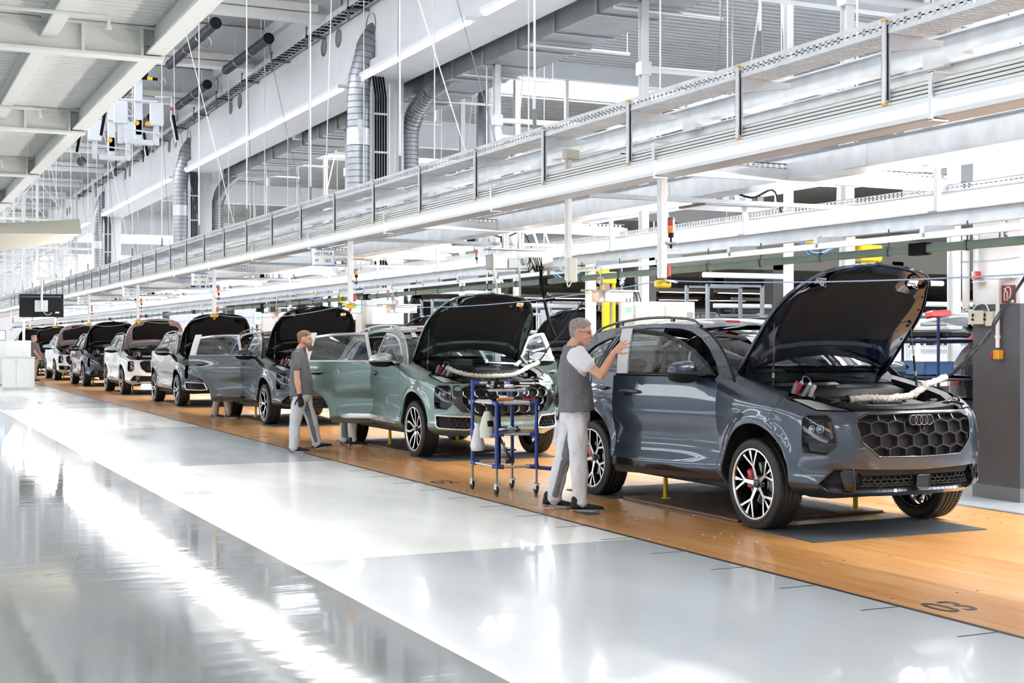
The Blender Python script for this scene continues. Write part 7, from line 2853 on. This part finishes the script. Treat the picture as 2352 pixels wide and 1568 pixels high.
tray_box('white lettered box on the lower shelf of the blue rack', 10.30, 11.62, .88, .4, .55, .12, M_WHITE, 'boxes in the blue rack')
tray_box('darker blue box on the upper shelf of the blue rack', 10.30, 11.55, 1.12, .4, .62, .15, mat('mid_blue_box', srgb(66, 104, 150), .45), 'boxes in the blue rack')
t = thing('head_restraint', 'cream head restraint lying on the upper shelf of the blue rack', 'headrest', (10.42, 12.55, 1.12))
mb = MB()
loft(mb, [((0, -.14, .07), (.09, 0, 0), (0, 0, .05)), ((0, -.08, .09), (.11, 0, 0), (0, 0, .085)), ((0, .06, .09), (.11, 0, 0), (0, 0, .085)), ((0, .16, .05), (.08, 0, 0), (0, 0, .04))], 14)
mb.build('cushion', mat('cream_leather', srgb(214, 206, 192), .6), t)
MB().tube([(-.05, -.2, .02), (0, -.1, .06), (0, .02, .05), (.02, .1, .02)], .012, 6).build('cover_strap', M_BLACKPL, t)
t = thing('bumper_moulding', 'long grey-topped bumper part lying across the top of the blue rack', 'car part', (10.45, 11.2, 1.50))
MB().rbox((0, 1.25, .06), (.25, 2.5, .07), .03).build('moulding', M_BLACKPL, t)
MB().rbox((.0, .75, .125), (.2, 1.4, .05), .02).build('top_trim', M_GALV, t)
# second line of cars
for k, (c, cu_, lb, hd) in enumerate([(P_GREY, P_BLACK_U, 'grey car with its tailgate raised, partly behind the dark grey column', False), (P_BLACK, P_BLACK_U, 'dark car on the second line behind the blue rack', False), (P_BLACK, P_BLACK_U, 'black car on the second line, its hood up behind the grey-haired man', True), (P_GREY, P_BLACK_U, 'dark car on the second line, hood up behind the green car', True), (P_BLACK, P_BLACK_U, 'dark car on the second line behind the dark grey car', True)]):
    c2 = make_car(0, lb, c, cu_, 'a', 'five', detail=False, xc=12.2 if k == 0 else 12.45, y=7.9 + 7.5 * k, hoodopen=hd)
    if k == 0:
        tg = link(None, 'tailgate', c2, (0, 4.22, 1.56))
        tg.rotation_euler = (radians(82), 0, 0)
        mb = MB()
        n = 10
        vs = []
        for (dy, dz, hw) in ((0, 0, .60), (.12, -.10, .64), (.24, -.28, .70), (.30, -.42, .74), (.36, -.50, .78), (.38, -.75, .78), (.33, -.95, .74)):
            for j in range(n + 1):
                s_ = -1 + 2 * j / n
                vs.append((hw * s_, dy - .08 * s_ * s_, dz))
        m_ = n + 1
        mb.add(vs, [(i * m_ + j, i * m_ + j + 1, (i + 1) * m_ + j + 1, (i + 1) * m_ + j) for i in range(6) for j in range(n)], True)
        mb.build('tailgate_skin', c, tg)
        for s_ in (-1, 1):
            MB().rbox((s_ * .62, .33, -.60), (.30, .09, .16), .03).build('tail_lamp', mat('lit_red_lens', (.75, .02, .02), .15, 0, .8), tg)
        MB().b2((-.60, .12, -.32), (.60, .14, -.10)).build('rear_glass', M_GLASSD, tg)
# yellow hoist columns
for i, (x, y) in enumerate([(11.7, 14.2), (12.0, 21.7), (11.8, 36)]):
    t = thing('hoist_column', ['yellow hoist column beside the grey car with the raised tailgate', 'yellow hoist column further along the second line', 'farthest yellow hoist column'][i], 'hoist', (x, y, 0), group='yellow hoist columns')
    MB().rbox((0, 0, 1.35), (.12, .10, 2.7), .01).rbox((.16, 0, 1.35), (.05, .08, 2.7), .01).build('column_profile', M_YEL, t)
    MB().rbox((.0, -.03, 2.62), (.34, .14, .20), .01).rbox((-.5, 0, 2.76), (1.1, .10, .08), .01).build('head_bracket', M_YEL, t)
    MB().cyl((-.28, .05, 0), (-.28, .05, 2.9), .10, 14).build('pedestal', M_OFFW, t)
    MB().rbox((.07, -.07, 1.5), (.10, .06, .3), .01).build('drive_box', M_STEEL, t)
    MB().tube(smooth_poly([(-.5, -.1, 2.75), (-.8, -.12, 2.6), (-1.0, -.1, 2.62), (-1.1, -.1, 2.78)], 6, False), .018, 6).tube(smooth_poly([(-.55, -.1, 2.75), (-.85, -.12, 2.55), (-1.05, -.1, 2.60), (-1.15, -.1, 2.78)], 6, False), .012, 6).build('hose_loop', M_LBLUE, t)
# orange rack & blue cloth & aerosol by the green car
t = thing('orange_rack', 'small orange-framed parts rack behind the grey-haired man', 'rack', (8.95, 16.2, 0))
for z in (1.14, 1.26, 1.38, 1.50):
    MB().b2((0, 0, z), (.16, .03, z + .012)).build('rack_rung', M_ORANGE, t)
for x in (0, .075, .15):
    MB().b2((x, 0, 1.14), (x + .012, .03, 1.512)).build('rack_bar', M_ORANGE, t)
MB().b2((-.02, .04, 0), (.20, .06, 1.16)).build('rack_stand', M_STEEL, t)
MB().b2((.01, .03, 1.15), (.15, .04, 1.50)).build('rack_back', M_BLACKPL, t)
t = thing('blue_overalls', 'bright blue cloth hanging under the orange rack', 'cloth', (8.97, 16.15, 0))
mb = MB()
loft(mb, [((.07, 0, .62), (.10, 0, 0), (0, .03, 0)), ((.08, 0, .85), (.08, 0, 0), (0, .035, 0)), ((.07, 0, 1.12), (.07, 0, 0), (0, .02, 0))], 12)
mb.build('cloth', mat('royal_blue_cloth', srgb(30, 70, 185), .8), t)
# clutter: more racks, low boxes and screens far along the line
rr = random.Random(9)
for i in range(12):
    y = 22.5 + 5.6 * i
    rack(['blue-grey flow rack behind the hood of the dark grey car', 'blue-grey flow rack behind the third car'][i] if i < 2 else 'flow rack far along between the lines, %s from the camera' % ordw(i), 9.85, y, 2.0, i, 1.9, .5, M_STEEL if i % 2 else M_DBLUE, 'flow racks between the two lines')
    for j in range(6):
        tray_box('small box %s on the %s shelf of the %s flow rack from the camera' % (('near end', 'middle', 'far end')[j % 3], ('lower', 'upper')[j // 3], ordw(i)), 9.85 + .02, y + .05 + .62 * (j % 3), (.87, 1.51)[j // 3], .4, .5, .18, [M_LBLUE, M_WHITE, M_BLACKPL, M_RED][rr.randrange(4)], 'boxes in the far flow racks')
for i in range(5):
    y = 24.0 + 8 * i
    t = thing('display', ['flat display hanging over the second line behind the green hood', 'flat display hanging over the second line behind the third hood', 'flat display hanging over the second line, fourth bay', 'flat display hanging over the second line, fifth bay', 'flat display hanging over the second line, farthest'][i], 'screen', (10.4, y, 2.15), group='displays over the second line')
    MB().rbox((.3, 0, 0), (.62, .05, .36), .008).build('display_case', M_CABLE, t)
    MB().b2((.02, -.03, -.15), (.58, -.026, .15)).build('display_screen', [mat('screen_blue', (.08, .16, .6), .4, emit=1.0), M_SCR][i % 2], t)
    MB().cyl((.3, .02, .18), (.3, .02, 5.5), .015, 8).build('display_mast', M_GALV, t)
for i in range(6):
    y = 19.0 + 7.5 * i
    tw = thing('signal_tower', 'red and green signal tower above the far side of the line, %s from the camera' % ordw(i), 'signal light', (8.3 if i == 0 else 9.6, y, 2.62 if i == 0 else 2.3), group='signal towers over the second line')
    tower(tw, 0, 0, 0, [M_SG, M_SR])
    MB().cyl((.04, 0, .02), (.04, 0, 4.4 if i else .40), .008, 6).b2((-.01, -.01, 0), (.05, .01, .02)).build('tower_hanger', M_GALV, tw)
# ---- left foreground side: monitor, cabinets, awning
t = thing('monitor', 'black flat monitor seen from behind, hung over the aisle', 'monitor', (4.13, 37.8, 2.40), rz=-.30)
MB().rbox((0, 0, 0), (1.12, .05, .60), .012).build('monitor_case', M_BLACKPL, t)
MB().rbox((-.02, -.04, .23), (1.0, .03, .05), .01).build('monitor_rib', M_STEEL, t)
MB().rbox((.0, -.05, -.01), (.32, .05, .30), .008).build('mount_plate', M_GALV, t)
MB().rbox((.02, -.09, .28), (.05, .04, .78), .006).build('mount_arm', M_OFFW, t)
MB().rbox((.25, -.09, .70), (.70, .06, .07), .006).build('mount_boom', M_OFFW, t)
MB().rbox((.40, -.03, -.18), (.10, .01, .04), .002).build('rating_label', M_PAPER, t)
MB().tube(smooth_poly([(.06, -.06, -.16), (.14, -.07, -.24), (.24, -.07, -.22), (.25, -.05, -.18)], 6, False), .008, 6).build('monitor_cable', M_OFFW, t)
MB().cyl((-.50, 0, .70), (-.50, 0, 3.0), .02, 8).build('drop_rod', M_GALV, t)
t = thing('white_cupboard', 'white two-door cupboard at the far end of the aisle', 'cupboard', (3.64, 43.6, 0), rz=-.35)
MB().rbox((.42, .22, .53), (.84, .44, .88), .01).build('cupboard_body', M_WHITE, t)
MB().b2((.02, .02, 0), (.82, .42, .09)).build('cupboard_plinth', M_OFFW, t)
for a, b in ((.02, .416), (.424, .82)):
    MB().b2((a, -.018, .10), (b, -.001, .96)).build('cupboard_door', M_WHITE, t)
for x in (.38, .46):
    MB().b2((x - .006, -.035, .78), (x + .006, -.018, .90)).build('handle', M_GALV, t)
MB().rbox((.42, .22, .985), (.88, .48, .025), .004).build('worktop', M_WHITE, t)
t = thing('white_notice_box', 'low white box with notices standing on the white cupboard', 'box', (3.70, 43.6, 1.0), rz=-.35)
MB().rbox((.36, .2, .25), (.66, .30, .48), .008).build('box_shell', M_WHITE, t)
MB().b2((.50, .045, .22), (.66, .049, .42)).build('notice', M_PAPER, t)
t = thing('white_pole', 'thin white pole rising behind the white cupboard', 'pole', (4.35, 44.6, 0))
MB().cyl((0, 0, 0), (0, 0, 2.1), .04, 10).build('pole', M_WHITE, t)
MB().cyl((0, 0, 0), (0, 0, .02), .12, 12).build('base_plate', M_GALV, t)
t = thing('fabric_air_duct', 'cream fabric sail sagging across the left edge above the aisle', 'fabric', (2.6, 31, 3.3))
mb = MB()
n = 14
vs = []
for i in range(n + 1):
    x = -3.2 + 4.6 * i / n
    for j in range(9):
        a = j / 8
        vs.append((x, -1.6 + 3.2 * a, .35 - .42 * (1 - ((x + 3.2) / 4.6) ** 3) * sin(pi * a) + .05 * (i / n) ** 3))
mb.add(vs, [(i * 9 + j, (i + 1) * 9 + j, (i + 1) * 9 + j + 1, i * 9 + j + 1) for i in range(n) for j in range(8)], True)
mb.add([(x, y, z + .35 * (1 if abs(y) < 1.59 else .0) - .02) for x, y, z in vs], [(i * 9 + j, i * 9 + j + 1, (i + 1) * 9 + j + 1, (i + 1) * 9 + j) for i in range(n) for j in range(8)], True)
mb.build('fabric_skin', mat('cream_fabric', srgb(226, 222, 208), .8), t)
for x in (-3, 1.2):
    MB().cyl((x, 0, .4), (x, 0, 2.3), .008, 5).build('hanger_wire', M_GALV, t)
# ---- gripper rigs parked up high
M_LG = mat('light_grey_enamel', srgb(212, 216, 224), .4)
for g_, (x, y) in enumerate([(4.75, 27.2), (4.65, 29.78)]):
    t = thing('gripper_rig', ['light grey gripper rig parked high under the roof, nearer one with a striped bar', 'light grey gripper rig parked high under the roof, farther one'][g_], 'lifting rig', (x, y, 5.25))
    MB().rbox((0, 0, 1.15), (.15, .12, 1.9), .01).build('rig_mast', M_LG, t)
    MB().rbox((0, 0, .25), (.13, .12, .5), .01).rbox((0, -.1, .06), (.55, .10, .10), .01, rz=.2).build('rig_foot', M_LG, t)
    for s_ in (-1, 1):
        MB().rbox((s_ * .34, -.05, .62), (.26, .10, .44), .012).build('side_plate', M_LG, t)
        MB().rbox((s_ * .34, -.02, .25), (.10, .08, .45), .01).build('side_leg', M_LG, t)
        MB().tube([(s_ * .30, -.1, .95), (s_ * .62, -.1, .97), (s_ * .60, -.12, .55), (s_ * .70, -.12, .10)], .018, 8).build('grip_arm', M_LG, t)
        MB().cyl((s_ * .64, -.14, .62), (s_ * .72, -.14, .14), .028, 8).build('grip_pad', M_CABLE, t)
        MB().rbox((s_ * .60, -.13, .74), (.05, .05, .05), .006).build('grip_collar', M_RED, t)
        MB().cyl((s_ * .10 + .05, -.16, .42), (s_ * .10 + .05, -.10, .42), .045, 12).build('hand_wheel', M_ORANGE, t)
    MB().tube([(-.35, -.08, .86), (.35, -.08, .86)], .022, 8).tube([(-.30, -.12, .30), (.40, -.12, .24)], .016, 8).build('cross_tube', M_LG, t)
    MB().cyl((0, 0, 2.1), (0, 0, 3.6), .035, 8).build('lifting_chain', M_GALV, t)
    if g_ == 0:
        for i in range(7):
            MB().box((-.30 + .1 * i, -.08, 1.30), (.1, .05, .05)).build('stripe_segment', M_YEL if i % 2 else M_CABLE, t)
    else:
        MB().lathe([(.0001, -.05), (.09, -.05), (.10, 0), (.09, .05), (.0001, .05)], 18, axis='Y', c=(-.62, -.1, -.05)).build('cable_drum', M_STEEL, t)
    MB().cyl((.1, .05, .1), (.1, .05, -.3), .012, 6).build('hook_cable', M_CABLE, t)
# ---- upper right: round ducts
def perf_mat():
    m = mat('perforated_sheet', srgb(120, 122, 126), .5)
    nt = m.node_tree
    b = nt.nodes['Principled BSDF']
    tc = nt.nodes.new('ShaderNodeTexCoord')
    sx = nt.nodes.new('ShaderNodeSeparateXYZ')
    nt.links.new(tc.outputs['Object'], sx.inputs[0])
    at = nt.nodes.new('ShaderNodeMath')
    at.operation = 'ARCTAN2'
    nt.links.new(sx.outputs[0], at.inputs[0])
    nt.links.new(sx.outputs[1], at.inputs[1])
    cb = nt.nodes.new('ShaderNodeCombineXYZ')
    nt.links.new(at.outputs[0], cb.inputs[0])
    nt.links.new(sx.outputs[2], cb.inputs[1])
    mp = nt.nodes.new('ShaderNodeMapping')
    mp.inputs['Scale'].default_value = (9, 26, 1)
    nt.links.new(cb.outputs[0], mp.inputs[0])
    v = nt.nodes.new('ShaderNodeTexVoronoi')
    v.inputs['Randomness'].default_value = 0
    v.inputs['Scale'].default_value = 1
    nt.links.new(mp.outputs[0], v.inputs['Vector'])
    r = nt.nodes.new('ShaderNodeValToRGB')
    r.color_ramp.interpolation = 'CONSTANT'
    r.color_ramp.elements[0].color = (.02, .02, .02, 1)
    r.color_ramp.elements[1].position = .32
    r.color_ramp.elements[1].color = (*srgb(170, 172, 176), 1)
    nt.links.new(v.outputs['Distance'], r.inputs[0])
    nt.links.new(r.outputs[0], b.inputs['Base Color'])
    return m
M_PERF = perf_mat()
for i, (x, y, r, z0, z1) in enumerate([(12.6, 12.2, .36, 3.0, 4.55), (12.9, 14.6, .2, 3.05, 3.75), (13.4, 30, .3, 3.2, 4.5)]):
    t = thing('displacement_vent', ['large perforated round air vent at the right edge above the second line', 'smaller perforated round air vent left of the large one', 'perforated round air vent further down the second line'][i], 'vent', (x, y, 0))
    MB().lathe([(r, z0), (r, z1)], 32, axis='Z').build('perforated_drum', M_PERF, t)
    MB().lathe([(.0001, z0), (r + .01, z0), (r + .01, z0 + .03)], 32, axis='Z').lathe([(r + .012, z1), (r + .012, z1 + .05), (r * .8, z1 + .1)], 32, axis='Z').build('drum_rim', M_GALV, t)
    mb = MB()
    spiral(mb, [(0, 0, z1 + .05), (0, 0, 9.5)], r * .95, .30, 28)
    mb.build('supply_pipe', M_GALV2, t)
# ---- far mezzanine on the right, dark underside, with shelf lamps
mz = struct(link(None, 'ceiling_mezzanine'))
MB().b2((19, 34, 3.95), (59, 100, 4.6)).build('slab', M_TAUPE, mz)
for i in range(8):
    MB().b2((19, 34 + 5 * i, 3.60), (59, 34.3 + 5 * i, 3.95)).build('floor_beam', M_TAUPE, mz)
    for x in (20, 24.5, 29, 36):
        MB().b2((x, 34 + 10 * i, 0), (x + .45, 34.45 + 10 * i, 3.95)).build('mezzanine_post', mat('brown_grey_post', srgb(84, 82, 78), .6), mz)
for i in range(10):
    t = thing('shelf_lamp', 'low brown-shaded lamp under the far mezzanine, %s row, %s from the line' % (['nearer', 'farther'][i // 5], ordw(i % 5)), 'lamp', (20.5 + 2.1 * (i % 5), 36 + 7 * (i // 5), 2.95), group='brown shaded lamps under the mezzanine')
    MB().rbox((0, 0, .08), (1.9, .22, .12), .03).build('shade', mat('brown_shade', srgb(128, 112, 96), .6), t)
    MB().b2((-.8, -.06, 0), (.8, .06, .02)).build('tube_lamp', M_LAMP2, t)
    MB().cyl((-.6, 0, .14), (-.6, 0, .66), .01, 5).cyl((.6, 0, .14), (.6, 0, .66), .01, 5).build('hanger', M_STEEL, t)
# distant equipment: light frames, partitions and pipes
rr = random.Random(21)
for i in range(26):
    x = rr.uniform(14.5, 34)
    y = max(16, x * .9 + rr.uniform(2, 34))
    w, h = rr.uniform(1.2, 3.2), rr.uniform(1.8, 3.0)
    t = thing('machine_frame', 'pale machine frame %.0f metres high and %.0f wide beyond the second line, %s one built' % (h, w, ordw(i)) if False else 'pale machine frame with a box body beyond the second line, %s from the girder' % ordw(i), 'machine', (x, y, 0), group='pale machine frames beyond the second line')
    mb = MB()
    for xx in (0, w):
        for yy in (0, 1.0):
            mb.b2((xx - .04, yy - .04, 0), (xx + .04, yy + .04, h))
    for z in (h, h * .6):
        mb.b2((0, -.04, z - .06), (w, .04, z)).b2((0, .96, z - .06), (w, 1.04, z))
    mb.build('frame', rr.choice([M_WHITE, M_GALV, M_WHITE, M_GALVD]), t)
    MB().rbox((w * .5, .5, h * .32), (w * .8, .7, h * .5), .03).build('machine_body', rr.choice([M_WHITE, M_OFFW, M_GALV, M_COLD, M_LBLUE]), t)
    MB().cyl((0, .2, h + .25), (w + 1, .2, h + .25), .07, 8).build('pipe', M_WHITE, t)

# ---- far down the hall: partition, braced white frames hung from the roof
t = thing('partition', 'cream partition wall with a pale blue screen behind the white cupboard', 'partition', (3.0, 49.0, 0))
MB().rbox((1.0, .04, .72), (2.0, .08, 1.42), .01).build('partition_panel', M_OFFW, t)
MB().b2((0, 0, 0), (2.0, .08, .03)).build('partition_foot', M_BASE, t)
MB().rbox((.95, -.05, 1.66), (.50, .05, .34), .01).build('screen_case', M_CABLE, t)
MB().b2((.72, -.08, 1.51), (1.18, -.076, 1.81)).build('screen', M_SCR, t)
for i in range(9):
    y = 62 + 5.2 * i
    t = thing('braced_frame', 'white cross-braced steel frame hanging over the far line, %s from the camera' % ordw(i), 'frame', (4.3, y, 0), group='white braced frames over the far line')
    for x in (0, 2.3, 4.6):
        MB().b2((x - .05, -.05, 3.5), (x + .05, .05, 8.5)).build('frame_post', M_WHITE, t)
    for z in (3.6, 5.4, 6.6):
        MB().b2((0, -.04, z), (4.6, .04, z + .09)).build('frame_rail', M_WHITE, t)
    for a, b in (((0, 3.6), (2.3, 5.4)), ((2.3, 3.6), (0, 5.4)), ((2.3, 5.4), (4.6, 3.6)), ((2.3, 3.6), (4.6, 5.4)), ((0, 5.4), (2.3, 8.4)), ((4.6, 5.4), (2.3, 8.4))):
        MB().cyl((a[0], 0, a[1]), (b[0], 0, b[1]), .022, 6).build('frame_brace', M_WHITE, t)
    MB().cyl((.4, .3, 4.4), (.4, 4.9, 4.4), .06, 8).cyl((3.9, .3, 5.9), (3.9, 4.9, 5.9), .09, 8).build('side_pipe', M_GALV, t)
